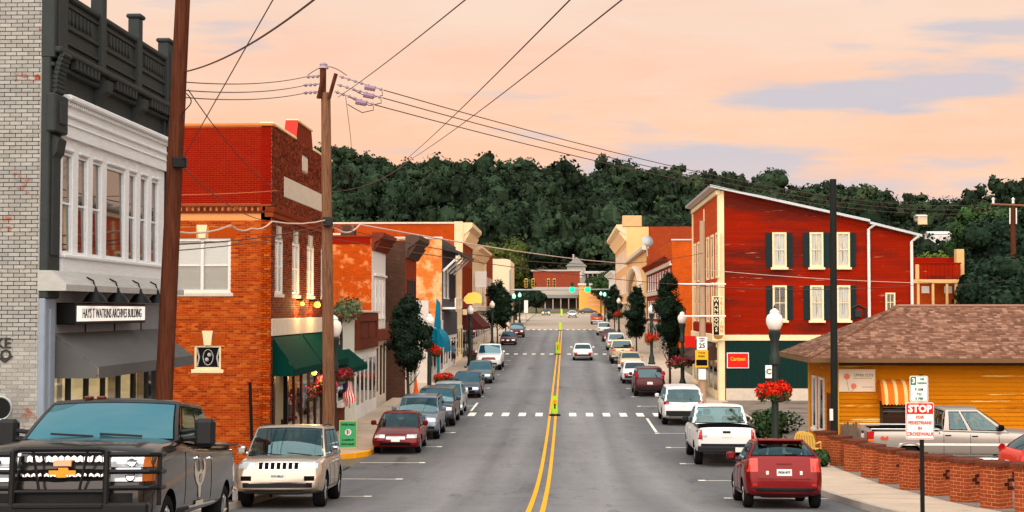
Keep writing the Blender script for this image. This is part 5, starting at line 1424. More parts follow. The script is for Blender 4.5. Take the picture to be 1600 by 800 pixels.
link('planter_greenery', quads_mesh('planter_greenery', leaves(700, lobes_fn([(1.2 + .9 * i, -.15, 5.2 + .12 * (i % 3), .55, .4, .42) for i in range(6)], rg2, .5), .09, rg2, flat=.6), mat('planter_leaf', (92, 106, 74), .7, island=.4, var=0)), gb)['kind'] = 'stuff'
awning(W, 'shop_awning', .15, 4.9, 3.55, 2.65, .85, green_cloth, None, .22)
W.put('brown_base', MB().box(.05, 3.3, -.07, -.0, zb, 2.6), brown_wood)
bx = W.put('shop_window', MB().box(1.0, 2.9, -.12, -.05, 1.35, 2.3), trim_white); link('pane', MB().box(1.08, 2.82, -.13, -.12, 1.42, 2.24).mesh('pane', dark_glass), bx)
fb = W.put('window_box', MB().bbox(.9, 3.0, -.36, -.1, 1.15, 1.34, .02), trim_white)
shopfront(W, 3.35, wd - .03, zb + .3, 3.1, mint, 3, 1, 1.3)

ya, yb = 65.4, 72.7
root, W, S, wd, zb = house('brown_boarded_shop', 'low shop with dark brown boarded parapet over white shop front', 'L', XF_L, ya, yb, 5.18, 5, brown_wood, mint)
W.put('parapet_boarding', slab_with_holes(wd - .02, 1.75, [(.5, wd - .5, .45, 1.35)], -.14, 0), brown_wood, (0, 0, 3.42))
W.put('boarded_panel', MB().box(.5, wd - .5, -.06, 0, 3.87, 4.77).bbox(1.6, 2.4, -.10, -.05, 3.95, 4.7, .02).bbox(4.2, 5.0, -.10, -.05, 3.95, 4.7, .02), brown_wood)
W.put('parapet_cap', MB().bbox(-.04, wd, -.22, .2, 5.18, 5.28, .02), stone)
shopfront(W, .1, wd - .1, zb + .3, 3.2, trim_white, 5, 2, .9)

# ---- orange washed side wall, white upper front
ya, yb = 72.9, 78.5
orange_worn = brick_mat('orange_worn_wall', (178, 66, 14), (196, 84, 40), (170, 130, 90), patches=[((216, 120, 66), 1.6, .52, .10, None), ((150, 60, 30), .9, .60, .08, None)])
root, W, S, wd, zb = house('white_fronted_store', 'two storey store with worn orange side wall and white upper front', 'L', -10.05, ya, yb, 9.1, 8, orange_worn, trim_white)
S.put('parapet_cap', MB().bbox(-.0, 8.0, -.07, .3, 9.08, 9.2, .02), brick_dark)
S.put('painted_band', MB().box(0, 7.9, -.03, -.005, 8.75, 9.07), brick_red)
cornice(W, wd, 9.35, mat('cornice_brown', (112, 50, 36), .7, var=.12), .62, .9, 9)
row_windows(W, .9, wd - .3, 3, 4.95, .62, 2.1, trim_white, 'dark')
W.put('window_heads', MB().bbox(.7, wd - .2, -.14, 0, 7.1, 7.22, .02), trim_white)
W.put('shop_cornice', MB().bbox(0, wd, -.4, 0, 3.7, 4.3, .05), brown_wood)
shopfront(W, .1, wd - .1, zb + .3, 3.68, stone, 4, 1, .7)
# ---- dark brown narrow building
ya, yb = 79.9, 85.9
dark_worn = brick_mat('dark_worn_wall', (74, 52, 42), (80, 54, 42), (96, 80, 70), patches=[((120, 96, 84), 1.2, .60, .10, None)])
red_br = brick_mat('red_brick_wall', (132, 50, 24), (150, 70, 44), (150, 110, 84))
root, W, S, wd, zb = house('dark_brick_store', 'narrow dark brown brick store with bracketed cornice behind the street tree', 'L', -9.1, ya, yb, 9.3, 9, dark_worn, red_br)
cornice(W, wd, 9.6, mat('cornice_dark', (84, 66, 56), .7, var=.12), .8, 1.3, 7)
row_windows(W, .6, wd - .4, 4, 5.2, .6, 1.9, dark_metal)
W.put('shop_cornice', MB().bbox(0, wd, -.3, 0, 3.9, 4.3, .05), stone)
shopfront(W, .1, wd - .1, zb + .3, 3.88, mint, 3, 1, .7)
S.put('chimney', MB().bbox(5.2, 6.0, .5, 1.3, 9.2, 10.2, .03), dark_worn)
# ---- low white building
ya, yb = 92.0, 103.3
root, W, S, wd, zb = house('low_white_gabled_shop', 'low white shop with shaped end wall and teal awning', 'L', -8.95, ya, yb, 4.6, 8, simple('white_stucco', (222, 210, 200), .8, var=.08), simple('white_stucco', (222, 210, 200)))
S.put('shaped_gable', MB().prism([(3.6, 4.56), (8.0, 4.56), (8.0, 5.95), (6.2, 5.95), (4.4, 5.2), (3.6, 5.1)], 'y', -.05, .3), simple('white_stucco', (222, 210, 200)))
shopfront(W, .3, wd - .2, zb + .3, 3.6, trim_white, 4, 1, .7)
teal = mat('teal_cloth', (14, 112, 138), .7, var=.06, vs=2)
aw = MB(); rows = []
for i in range(7):
    a = R(90 * i / 6); rows.append([(x, -.95 * math.sin(a), 2.85 + 1.25 * math.cos(a)) for x in (1.6, 3.2, 4.8, 6.4)])
aw.grid(rows)
for xx in (1.6, 6.4): aw.face([(xx, 0, 2.85)] + [r_[0 if xx < 2 else 3] for r_ in rows])
aw.box(1.6, 6.4, -.96, -.94, 2.5, 2.85); t_aw = W.put('shop_awning', aw, teal); t_aw['label'] = 'rounded teal shop awning'
W.put('fin_sign', MB().prism([(-.25, 4.2), (-.70, 4.1), (-.66, 5.8), (-.40, 6.1)], 'x', 1.35, 1.55), teal)
W.put('teal_post', MB().box(1.36, 1.54, -.62, -.44, zb, 4.15), teal)
# ---- orange lit tall block with grey front
ya, yb = 103.8, 117.0
orange_pale = brick_mat('orange_pale_wall', (202, 106, 44), (214, 120, 60), (220, 160, 110), patches=[((234, 172, 122), .8, .47, .14, None), ((186, 92, 44), .8, .60, .1, None)])
grey_front = simple('slate_front', (86, 84, 88), .7, var=.1)
root, W, S, wd, zb = house('grey_fronted_block', 'tall block with pale orange side wall, slate grey front and balcony', 'L', -9.1, ya, yb, 10.6, 7.0, orange_pale, grey_front)
S.put('parapet_cap', MB().bbox(0, 7.05, -.08, .3, 10.6, 10.75, .02), stone)
W.put('roof_hood', MB().prism([(0, 10.2), (-1.5, 9.6), (-1.5, 9.4), (0, 9.9)], 'x', 0, wd), dark_metal)
for k in range(4): W.put('white_strut', MB().tube([(.3 + k * wd / 4, -.06, 8.2), (.3 + k * wd / 4, -1.3, 9.4)], .09, 6), trim_white)
row_windows(W, .4, 6.4, 2, 6.3, 1.1, 2.2, trim_white); row_windows(W, 6.6, wd - .3, 4, 6.2, .7, 2.5, dark_metal)
bal = W.put('balcony', MB().box(.3, 6.6, -1.0, 0, 5.4, 5.55), trim_white); link('balcony_rail', MB().tube([(.3, -.98, 6.2), (6.6, -.98, 6.2)], .05, 6).tube([(.35, -.98, 5.5), (.35, -.98, 6.2)], .05, 6).tube([(6.55, -.98, 5.5), (6.55, -.98, 6.2)], .05, 6).mesh('balcony_rail', trim_white), bal)
W.put('grey_band', MB().box(0, wd, -.12, 0, 3.4, 5.2), simple('band_grey', (74, 72, 76), .7))
shopfront(W, .1, wd - .1, zb + .3, 3.38, trim_white, 5, 2, .7)
# ---- long brick block behind it
ya, yb = 104.2, 121.3
lb = thing('long_brick_block', 'long orange brick block rising behind the row of shops', 'building', (-16.2, ya, 0))
LW = Wall(lb, (-26, ya, 0), 'cam'); LW.put('side_wall', MB().box(0, 9.75, 0, 16, 0, 10.9), brick_mat('orange_brick_wall', (166, 62, 16), (186, 84, 40), (180, 120, 80))); LW.put('parapet_cap', MB().bbox(0, 9.8, -.1, .3, 10.9, 11.05, .02), stone)
# ---- cream narrow front
ya, yb = 117.2, 124.2
cream_wall = simple('cream_stucco', (226, 196, 156), .8, var=.08)
root, W, S, wd, zb = house('cream_narrow_building', 'narrow cream front between the grey block and the brown brick one', 'L', -9.1, ya, yb, 9.2, 7, cream_wall, cream_wall)
row_windows(W, .6, wd - .6, 2, 5.6, .9, 1.9, cream); shopfront(W, .1, wd - .1, zb + .3, 4.0, cream, 3, 1, .7)
# ---- tall brown brick with cream cornice
ya, yb = 124.4, 138.0
root, W, S, wd, zb = house('tall_brown_brick_building', 'tall brown brick building with long orange side wall and cream cornice', 'L', -9.1, ya, yb, 13.0, 17, MATS['orange_brick_wall'], red_br)
S.put('parapet_cap', MB().bbox(0, 17, -.1, .3, 12.98, 13.15, .02), stone)
cornice(W, wd, 13.1, cream_wall, .9, 1.8, 8); row_windows(W, .5, wd - .5, 5, 6.6, 1.0, 2.8, brick_dark)
S.put('cornice_end', MB().box(16.3, 17.05, -.12, 0, 9.4, 13.2), cream_wall)
W.put('shop_cornice', MB().bbox(0, wd, -.4, 0, 4.9, 5.4, .05), cream); shopfront(W, .1, wd - .1, zb + .3, 4.88, dark_metal, 5, 2, .7)
aw = awning(W, 'shop_awning', .5, wd - .5, 5.6, 3.6, 1.8, mat('awning_maroon', (82, 36, 34), .8, var=.06), None, .25)
Yl_ = 126.0; c_ = P(739, 466, Yl_)
ls = link('lit_sign', MB().prism([(-.55, -.5), (.1, -.5), (.15, -.4), (.75, -.45), (.8, .05), (.6, .4), (.15, .55), (-.4, .45), (-.75, .1), (-.85, -.2)], 'y', -.1, .1).mesh('lit_sign', lamp_mat('yellow_sign', (250, 170, 76), .55)), root, c_ - root.location); ls['label'] = 'glowing yellow cloud shaped sign'
link('sign_bracket', MB().tube([(0, 0, .3), (c_.x * -1 - 9.1, 0, .3)], .05, 6).mesh('sign_bracket', black_metal), ls)
# ---- cream ornate theatre
ya, yb = 138.2, 162.6
root, W, S, wd, zb = house('cream_ornate_building', 'cream ornate building with deep cornice and small spire', 'L', -9.1, ya, yb, 11.5, 9, cream_wall, cream_wall)
cornice(W, wd * .8, 11.7, cream_wall, .9, 1.2, 9); row_windows(W, .8, wd - .8, 6, 6.4, 1.2, 2.6, trim_white)
W.put('spire', MB().lathe([(.4, 11.5), (.36, 12.1), (.2, 12.4), (.08, 13.4), (.01, 13.6)], (4.8, .4, 0), 'z', 8), trim_white)
W.put('hanging_sign', MB().bbox(1.5, 1.7, -1.3, -.15, 7.6, 9.2, .02), trim_white)
shopfront(W, .1, wd - .1, zb + .3, 5.2, stone, 6, 2, .7); W.put('awning_band', MB().bbox(0, wd, -.5, 0, 5.25, 5.75, .05), stone)
# ---- brown brick + pale end block across the side street
ya, yb = 162.8, 177
root, W, S, wd, zb = house('brown_brick_end_building', 'brown brick building at the end of the left row', 'L', -9.1, ya, yb, 12.6, 9, red_br, red_br)
row_windows(W, .8, wd - .8, 4, 7, 1.1, 2.2, stone); shopfront(W, .1, wd - .1, zb + .3, 5.2, stone, 4, 2, .7)
ya, yb = 227, 246
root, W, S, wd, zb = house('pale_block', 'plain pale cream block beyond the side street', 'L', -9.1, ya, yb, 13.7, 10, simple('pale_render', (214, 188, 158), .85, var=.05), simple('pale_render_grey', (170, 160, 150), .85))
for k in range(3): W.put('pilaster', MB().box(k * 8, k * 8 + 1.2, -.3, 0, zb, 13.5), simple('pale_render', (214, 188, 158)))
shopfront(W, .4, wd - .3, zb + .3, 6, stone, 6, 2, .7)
# =================================================================== RIGHT SIDE
# ---- red clapboard building
red_board = mat('red_board', (140, 25, 0), .65, var=.12, vs=1.3, stretch=(.35, 1, 3), objrand=.07, bump=.3, bs=22, coords='World',
                patches=[((92, 26, 16), .55, .48, .14, (.25, 1, 1.6)), ((188, 104, 84), 1.9, .645, .05, (.4, 1, 4.5))])
XR, Y0, Y1 = 8.54, 78.6, 94.0
zb = gz(72) - .3
root = thing('red_clapboard_building', 'long two storey red clapboard building with sloping roof and cream trim', 'building', (XR, Y0, zb))
WS = Wall(root, (XR, Y0, 0), 'cam'); W = Wall(root, (XR, Y1, 0), 'left')
SL = PX(1428, Y0) - XR; xb_ = PX(1357, Y0) - XR
rz = lambda x: 12.02 - .225 * x if x < xb_ else 12.02 - .225 * xb_ - .255 * (x - xb_)
WS.put('side_wall', MB().prism([(0, zb), (SL, zb), (SL, rz(SL) - .05), (xb_, rz(xb_) - .05), (0, rz(0) - .05)], 'y', .0, .25), brick_dark)


def clip(z0, z1, a, b):
    while b > a and rz(b) < z1 + .02: b -= .05
    return a, b


boards(WS, .30, SL - .05, 3.95, 12.0, .135, red_board, clip)
WS.put('cream_band', MB().bbox(0, SL, -.09, 0, 3.62, 3.94, .015), cream)
WS.put('corner_board', MB().bbox(-.03, .30, -.06, 0, zb, 11.95, .01), cream)
roofm = mat('metal_roof_edge', (176, 182, 184), .4, .5, var=.08)
WS.put('roof', MB().prism([(-.5, rz(-.5) + .0), (xb_ + .05, rz(xb_)), (xb_ + .05, rz(xb_) + .14), (-.5, rz(-.5) + .14)], 'y', -.45, Y1 - Y0 + .4).prism([(xb_ + .05, rz(xb_) - .1), (SL + .4, rz(SL + .4) - .08), (SL + .4, rz(SL + .4) + .05), (xb_ + .05, rz(xb_) + .04)], 'y', -.40, Y1 - Y0 + .3), roofm)
WS.put('eave_board', MB().prism([(.3, rz(.3) - .28), (xb_, rz(xb_) - .28), (xb_, rz(xb_) - .0), (.3, rz(.3) - .0)], 'y', -.05, -.012), red_board)
dp = mat('downpipe_white', (222, 218, 212), .5, var=.05)
for x, zt in ((xb_ + .02, rz(xb_) - .1), (SL - .12, rz(SL) - .15)): WS.put('downpipe', MB().tube([(x + .35, -.35, zt), (x, -.12, zt - .3), (x, -.12, 3.9 if x < xb_ + 1 else zb + .2)], .085, 8), dp)
shut = mat('shutter_green', (30, 44, 46), .6, var=.08)
shm = MB().box(0, .34, -.05, -.016, 0, 1.9)
for k in range(18): shm.prism([(-.05, .12 + k * .095), (-.068, .12 + k * .095), (-.05, .19 + k * .095)], 'x', .05, .29)
shm = shm.mesh('shutter', shut)
for zr, rows in (((9.62, 7.68), 0), ((6.68, 4.74), 1)):
    for k, (pa, pb) in enumerate(((1207, 1229), (1265.5, 1286.5), (1307, 1328))):
        xa, xb2 = PX(pa, Y0) - XR, PX(pb, Y0) - XR
        window(WS, xa, zr[1], xb2 - xa, zr[0] - zr[1], cream, 'clear', True, .10, True, cream, recess=-.12, curtain_='lace' if not (rows == 1 and k == 0) else 'dark', proud=.05, muntin=True)
        for sx_ in (xa - .35, xb2 + .01): WS.put('shutter', shm, None, (sx_, -.02, zr[1] + .02))
xa, xb2 = PX(1383, Y0) - XR, PX(1398, Y0) - XR
window(WS, xa, 5.22, xb2 - xa, 1.05, cream, 'clear', True, .08, True, cream, recess=-.12, curtain_='dark', proud=.05, muntin=True)
WS.put('meter_box', MB().bbox(xa - 1.7, xa - 1.3, -.2, -.02, 4.9, 5.3, .03).tube([(xa - 1.9, -.1, 4.5), (xa - 1.9, -.1, 5.4), (xa - 1.5, -.1, 5.6), (xa - 1.1, -.1, 5.4), (xa - 1.1, -.1, 4.5)], .06, 6), dark_metal)
dkgreen = mat('dark_green_boarding', (16, 46, 42), .7, var=.10, vs=3, stretch=(6, 1, .2))
for k in range(18):
    x = .36 + k * (2.95 / 18) if False else .36 + k * .30
    if x < SL - .4: WS.put('green_board', MB().box(x, x + .285, -.03 - .004 * (k % 2), 0, 1.0, 3.60), dkgreen)
WS.put('green_boarding', MB().box(5.8, SL - .05, -.03, 0, 1.0, 3.60), dkgreen)
WS.put('foundation', MB().bbox(.35, SL, -.07, 0, zb, .98, .01), stone)
# framed red sign on the green boards
x0, x1, z0, z1 = PX(1135, Y0) - XR, PX(1169.5, Y0) - XR, PZ(575, Y0), PZ(550.5, Y0)
sg = WS.put('red_sign', MB().bbox(x0, x1, -.09, -.035, z0, z1, .01), trim_white)
link('sign_face', MB().box(x0 + .05, x1 - .05, -.096, -.09, z0 + .05, z1 - .05).mesh('sign_face', simple('sign_red', (214, 28, 24), .5)), sg)
gold = simple('sign_gold', (226, 170, 50), .6)
lettering('Canteen', .30, gold, sg, ((x0 + x1) / 2, -.10, (z0 + z1) / 2 + .08), 0, .82, .008)
lettering('SHOP', .14, gold, sg, ((x0 + x1) / 2, -.10, z0 + .22), 0, 1) if False else None
# street front: cream boards and tall windows
FW = Y1 - Y0
W.put('front_wall', MB().box(0, FW - .03, .0, .25, zb, 11.9), red_board)
boards(W, .1, FW - .36, 3.9, 11.7, .16, mat('front_board', (186, 70, 28), .7, var=.12, vs=1.3, objrand=.06))
W.put('corner_board', MB().bbox(FW - .24, FW - .01, -.055, 0, zb, 11.95, .01).bbox(0, .3, -.10, 0, zb, 11.95, .01), cream)
W.put('front_cornice', MB().bbox(-.1, FW + .1, -.16, .1, 11.72, 12.0, .03), cream)
W.put('centre_board', MB().bbox(FW / 2 - .12, FW / 2 + .12, -.08, 0, 9.7, 11.5, .01), cream)
for z0, z1 in ((7.1, 9.65), (4.6, 6.9)):
    for k in range(6):
        xc = .9 + k * (FW - 1.9) / 5.2 + (.5 if k > 2 else 0)
        window(W, xc, z0, 1.35, z1 - z0, cream, 'dark', True, .13, False, None, recess=-.02, proud=.06)
W.put('shop_band', MB().bbox(0, FW - .45, -.2, 0, 3.5, 3.95, .02), cream)
W.put('porch_sign', MB().box(.5, FW - .6, -.1, 0, 4.0, 4.5), brick_red)
shopfront(W, .4, FW - .5, zb + .3, 3.48, cream, 6, 3, .7)
aw = awning(W, 'shop_awning', 3, FW - 1.2, 3.5, 2.5, 1.5, mat('awning_brown', (84, 62, 54), .85, var=.06), None, .2)
# vertical projecting sign
vs_ = thing('vertical_sign', 'tall black and cream projecting sign with vertical lettering', 'sign', (XR - .2, Y0 - .35, 0))
a0, a1, z0, z1 = PX(1113, 78.2), PX(1131, 78.2), PZ(532, 78.2), PZ(463, 78.2)
lx = lambda x: x - vs_.location.x
MB().bbox(lx(a0), lx(a1), -.06, .06, z0, z1, .01).build('sign_board', cream, vs_)
amid = a0 + (a1 - a0) * .58
MB().box(lx(a0) + .06, lx(amid), -.068, -.06, z0 + .32, z1 - .05).build('black_panel', simple('sign_black', (34, 26, 26)), vs_)
MB().prism([(lx(a0) + .05, z0 + .30), (lx(a0) + .1, z0 + .14), (lx((a0 + a1) / 2), z0 + .06), (lx(a1) - .1, z0 + .14), (lx(a1) - .05, z0 + .30)], 'y', -.075, -.062).build('gold_scroll', simple('sign_bronze', (150, 112, 50), .5), vs_)
cl_ = simple('sign_cream', (232, 214, 170)); og = simple('sign_orange', (214, 128, 44), .6)
n = 7
for k, ch in enumerate('WANNONS'): lettering(ch, .30, cl_, vs_, (lx((a0 + amid) / 2) + .03, -.075, z1 - .22 - k * (z1 - z0 - .55) / n), 0, 1.0, .006)
for k, ch in enumerate('TRIST INN'):
    if ch != ' ': lettering(ch, .25, og, vs_, (lx((amid + a1) / 2), -.067, z1 - .18 - k * (z1 - z0 - .5) / 9), 0, .9, .006)
MB().tube([(lx(XR + .1), .0, z1 - .2), (lx(a1) - .1, 0, z1 - .2)], .03, 6).tube([(lx(XR + .1), .0, z0 + .4), (lx(a1) - .1, 0, z0 + .4)], .03, 6).build('bracket', black_metal, vs_)

# ---- brick row beyond
bo = brick_mat('orange_brick_right', (182, 74, 22), (196, 92, 48), (190, 130, 90)); bd_ = brick_mat('brown_brick_right', (140, 56, 28), (150, 74, 52), (170, 126, 100))
root, Wf, S, wd, zb = house('brown_brick_store_block', 'brown brick store block with pale stone bands behind the street trees', 'R', 9.0, 119, 155, 9.6, 14, bo, bd_)
for z in (6.8, 9.1): Wf.put('stone_band', MB().bbox(0, wd, -.2, 0, z, z + .4, .03), stone)
row_windows(Wf, 1, wd - 1, 9, 7.4, 1.3, 1.5, trim_white); row_windows(Wf, 1, wd - 1, 9, 4.6, 1.3, 1.7, trim_white)
shopfront(Wf, .3, wd - .3, zb + .3, 4.2, stone, 9, 4, .7); cornice(Wf, wd, 10.0, bd_, .6, .7, 14)
S.put('upper_wall', MB().box(0, 9, 0, 14, 9.58, 11.2), bo); S.put('parapet_cap', MB().bbox(-.05, 9.05, -.08, .3, 11.2, 11.32, .02), stone)
dish = link('satellite_dish', MB().lathe([(.52, .0), (.4, -.08), (.2, -.14), (.02, -.16)], (0, 0, 0), 'y', 18).mesh('satellite_dish', steel, 60), root, P(1012, 377, 121) - root.location); dish.rotation_euler = (R(-20), 0, R(20))
link('dish_stand', MB().tube([(0, .3, 0), (0, .5, -1.2)], .06, 6).mesh('dish_stand', steel), dish)
pale_fr = mat('pale_ochre_front', (224, 178, 120), .8, var=.12, vs=.5)
root, Wf, S, wd, zb = house('ochre_arched_building', 'pale ochre building with large arched front on the right side', 'R', 9.0, 156, 205, 12.2, 22, bd_, pale_fr)
am = MB()
for k in range(13):
    a = math.pi * k / 12; am.tube([(wd * .55 + 15 * math.cos(a), -.25, 7.2 + 3.4 * math.sin(a)), (wd * .55 + 15 * math.cos(a + math.pi / 12), -.25, 7.2 + 3.4 * math.sin(a + math.pi / 12))], .4, 6) if k < 12 else None
Wf.put('arch_moulding', am, stone); Wf.put('arch_pier', MB().box(wd * .55 - 15.5, wd * .55 - 14.3, -.4, 0, zb, 7.2).box(wd * .55 + 14.3, wd * .55 + 15.5, -.4, 0, zb, 7.2), stone)
Wf.put('front_parapet', MB().bbox(0, wd, -.5, 0, 12.0, 12.5, .05), stone)
shopfront(Wf, .3, wd - .3, zb + .3, 5.4, stone, 9, 4, .7); row_windows(Wf, 6, wd - 4, 6, 6.6, 1.5, 2.4, cream)
Wf.put('shop_sign', MB().bbox(wd - 14, wd - 4, -.5, -.05, 5.5, 6.9, .03), trim_white)
tan_fr = simple('tan_front', (212, 164, 116), .8, var=.1)
root, Wf, S, wd, zb = house('tan_corniced_building', 'tall tan building with stepped parapet and overhanging cornice', 'R', 9.0, 206, 252, 17.6, 26, bd_, tan_fr)
cornice(Wf, wd, 17.9, cream_wall, 1.5, 2.4, 12); row_windows(Wf, 2, wd - 2, 8, 12, 1.5, 2.6, trim_white); row_windows(Wf, 2, wd - 2, 8, 8, 1.5, 2.6, trim_white)
S.put('parapet_step', MB().bbox(-.6, 2.2, -.2, 1.4, 17.6, 19.2, .05), tan_fr)
S.put('pale_corner', MB().box(-.02, 3.2, -.1, 0, 8, 17.55), pale_fr)
shopfront(Wf, .3, wd - .3, zb + .3, 6.6, stone, 9, 4, .7)
root, Wf, S, wd, zb = house('small_red_and_white_building', 'smaller red brick building with white corner at the far right row', 'R', 9.0, 253, 290, 12.2, 14, bd_, trim_white)
row_windows(Wf, 2, wd - 2, 6, 8, 1.4, 2.2, trim_white); shopfront(Wf, .3, wd - .3, zb + .3, 6.6, stone, 7, 4, .7); cornice(Wf, wd, 12.5, trim_white, .9, .8, 9)

# ---- yellow clapboard building with hipped shingle roof
yel = mat('yellow_board', (198, 118, 10), .7, var=.10, vs=1.4, stretch=(.4, 1, 3), objrand=.06, bump=.3, bs=24, coords='World', patches=[((228, 190, 110), 1.7, .62, .04, (.25, 1, 5)), ((168, 92, 12), .8, .60, .1, (.5, 1, 2))])
EY0, EY1, EX0, EX1 = 49.7, 56.9, 8.55, 24.0; EZ = CAMZ - 1.66; RZ = CAMZ + .16; RY = 53.3; RX0 = 12.45
WX0, WY0 = 9.62, 50.75; zb = gz(50) - .2
root = thing('yellow_cottage', 'single storey yellow clapboard shop with brown hipped shingle roof', 'building', (WX0, WY0, zb))
WS = Wall(root, (WX0, WY0, 0), 'cam'); WL = Wall(root, (WX0, 56.0, 0), 'left'); SL = EX1 - 1.0 - WX0
WS.put('side_wall', MB().box(.01, SL, .02, .25, zb, EZ), yel)
boards(WS, .12, SL, zb + .3, EZ - .28, .15, yel, lap=.034)
yt = mat('yellow_trim', (214, 160, 60), .6, var=.06)
WS.put('corner_board', MB().bbox(-.04, .13, -.06, .0, zb, EZ - .05, .01), yt); WS.put('frieze_board', MB().box(.13, SL, -.05, 0, EZ - .28, EZ - .04), mat('brown_fascia', (92, 66, 40), .7, var=.1))
WL.put('front_wall', MB().box(0, 5.2, .02, .25, zb, EZ), yel)
boards(WL, .1, 5.13, zb + .3, EZ - .3, .15, yel)
WL.put('corner_board', MB().bbox(5.13, 5.28, -.06, 0, zb, EZ - .05, .01).bbox(-.05, .1, -.06, 0, zb, EZ - .05, .01), yt)
dr = WL.put('door', MB().bbox(3.9, 4.7, -.06, -.02, zb + .3, zb + 2.4, .01), simple('door_brown', (96, 50, 28), .6)); link('handle', MB().sphere((4.0, -.08, zb + 1.3), .04, 8, 5).mesh('handle', chrome), dr)
for x0, x1 in ((.9, 1.7), (2.3, 3.3)): window(WL, x0, zb + .9, x1 - x0, 2.0, trim_white, 'dark', False, .09, True, recess=-.03, proud=.05)
# striped window awning
wa, wb = PX(1372, WY0) - WX0, PX(1423, WY0) - WX0; za, zc = PZ(650, WY0), PZ(592, WY0); zv = PZ(624, WY0)
wn = window(WS, wa + .02, za - .35, wb - wa, zc - za + .3, simple('frame_brown', (74, 56, 40), .6), 'dark', False, .10, True, recess=-.03, proud=.05)
cloth_o = mat('awning_orange', (214, 112, 30), .8, var=.06); cloth_c = mat('awning_cream', (236, 196, 130), .8, var=.05)
am = MB(); ns = 11
for k in range(ns):
    xa, xb2 = wa - .05 + (wb - wa + .1) * k / ns, wa - .05 + (wb - wa + .1) * (k + 1) / ns; am.cur = 1 if k % 3 == 1 else 0
    rows = [[(xa, -.06 - .62 * math.sin(t * math.pi / 2 / 5), zc - (zc - zv) * (1 - math.cos(t * math.pi / 2 / 5))), (xb2, -.06 - .62 * math.sin(t * math.pi / 2 / 5), zc - (zc - zv) * (1 - math.cos(t * math.pi / 2 / 5)))] for t in range(6)]
    am.grid(rows); am.face([rows[-1][0], rows[-1][1], (xb2, -.685, zv - .09), ((xa + xb2) / 2, -.685, zv - .14), (xa, -.685, zv - .09)])
am.cur = 0
for xx in (wa - .05, wb + .05): am.face([(xx, -.06, zc), (xx, -.40, zc - .15), (xx, -.60, zc - .42), (xx, -.68, zv), (xx, -.06, zv)])
o = WS.put('window_awning', am, [cloth_o, cloth_c]); o['label'] = 'orange and cream striped window awning'
# pale sign board
x0, x1, z0, z1 = PX(1309, WY0) - WX0, PX(1366, WY0) - WX0, PZ(611, WY0), PZ(576, WY0)
sg = WS.put('shop_sign', MB().bbox(x0, x1, -.09, -.04, z0, z1, .01), simple('sign_pale', (236, 214, 190), .6))
coral = simple('coral_print', (232, 130, 96), .6); tx = simple('sign_grey_print', (160, 140, 122), .6)
lettering('UPPER CUTS', .13, tx, sg, (x0 + .88, -.095, z1 - .22), 0, .95, .004)
link('flower_print', MB().lathe([(.11, 0), (.11, .006)], (x0 + .28, -.10, z1 - .26), 'y', 14).lathe([(.10, 0), (.10, .006)], (x0 + .52, -.10, z0 + .2), 'y', 14).mesh('flower_print', coral), sg)
link('stem_print', MB().tube([(x0 + .28, -.093, z1 - .36), (x0 + .34, -.093, z0 + .05)], .008, 4).tube([(x0 + .52, -.093, z0 + .1), (x0 + .45, -.093, z0 + .03)], .008, 4).box(x0 + .5, x1 - .12, -.096, -.09, z1 - .33, z1 - .31).box(x0 + .8, x1 - .1, -.096, -.09, z0 + .16, z0 + .18).mesh('stem_print', tx), sg)
# roof with shingle courses
sh_m = mat('roof_shingle', (120, 92, 78), .9, stops=[(0, (96, 66, 52)), (.4, (116, 82, 66)), (.75, (132, 96, 78)), (1, (152, 116, 98))], var=.08, vs=3, bump=.4, bs=60)
deck = MB(); A = [(EX0, EY0, EZ), (EX1, EY0, EZ), (EX1, EY1, EZ), (EX0, EY1, EZ)]; Rg = [(RX0, RY, RZ), (EX1, RY, RZ)]
loc = lambda p: (p[0] - WX0, p[1] - WY0, p[2] - zb)
deck.add([loc(p) for p in A + Rg], [(0, 1, 5, 4), (2, 3, 4, 5), (3, 0, 4), (0, 3, 2, 1), (1, 2, 5)])
rf = deck.build('roof', dark_metal, root)
shg = MB(); rs = random.Random(2)
NR = 30
for r_ in range(NR):                                  # long slope facing the viewer
    t0, t1 = r_ / NR, (r_ + 1.25) / NR
    p = lambda x, t, up: loc((x, EY0 + (RY - EY0) * t, EZ + (RZ - EZ) * t + up))
    x = EX0 + (RX0 - EX0) * t0 - .1 + rs.random() * .2
    while x < EX1:
        ww = rs.choice((.12, .16, .2, .26)); x2 = min(x + ww, EX1); u = .018 + rs.random() * .012
        xl = max(x, EX0 + (RX0 - EX0) * min(1, t0)); xl1 = max(x, EX0 + (RX0 - EX0) * min(1, t1))
        if x2 - xl > .03: shg.add([p(xl, t0, u + .012), p(x2, t0, u + .012), p(x2, min(t1, 1), u - .012), p(min(xl1, x2 - .005), min(t1, 1), u - .012), p(xl, t0, 0), p(x2, t0, 0)], [(0, 1, 2, 3), (4, 5, 1, 0)])
        x = x2 + .006
for r_ in range(NR):                                  # hip end facing the street
    t0, t1 = r_ / NR, min(1, (r_ + 1.25) / NR)
    y = EY0 + (RY - EY0) * t0; yE = EY1 + (RY - EY1) * t0
    while y < yE:
        y2 = min(y + rs.choice((.16, .2, .26, .32)), yE); u = .018 + rs.random() * .012
        ya_ = max(y, EY0 + (RY - EY0) * t1); yb_ = min(y2, EY1 + (RY - EY1) * t1)
        xx0, xx1 = EX0 + (RX0 - EX0) * t0, EX0 + (RX0 - EX0) * t1; z0_, z1_ = EZ + (RZ - EZ) * t0, EZ + (RZ - EZ) * t1
        if yb_ > ya_: shg.add([loc((xx0, y, z0_ + u + .01)), loc((xx0, y2, z0_ + u + .01)), loc((xx1, yb_, z1_ + u)), loc((xx1, ya_, z1_ + u))], [(0, 3, 2, 1)])
        y = y2 + .006
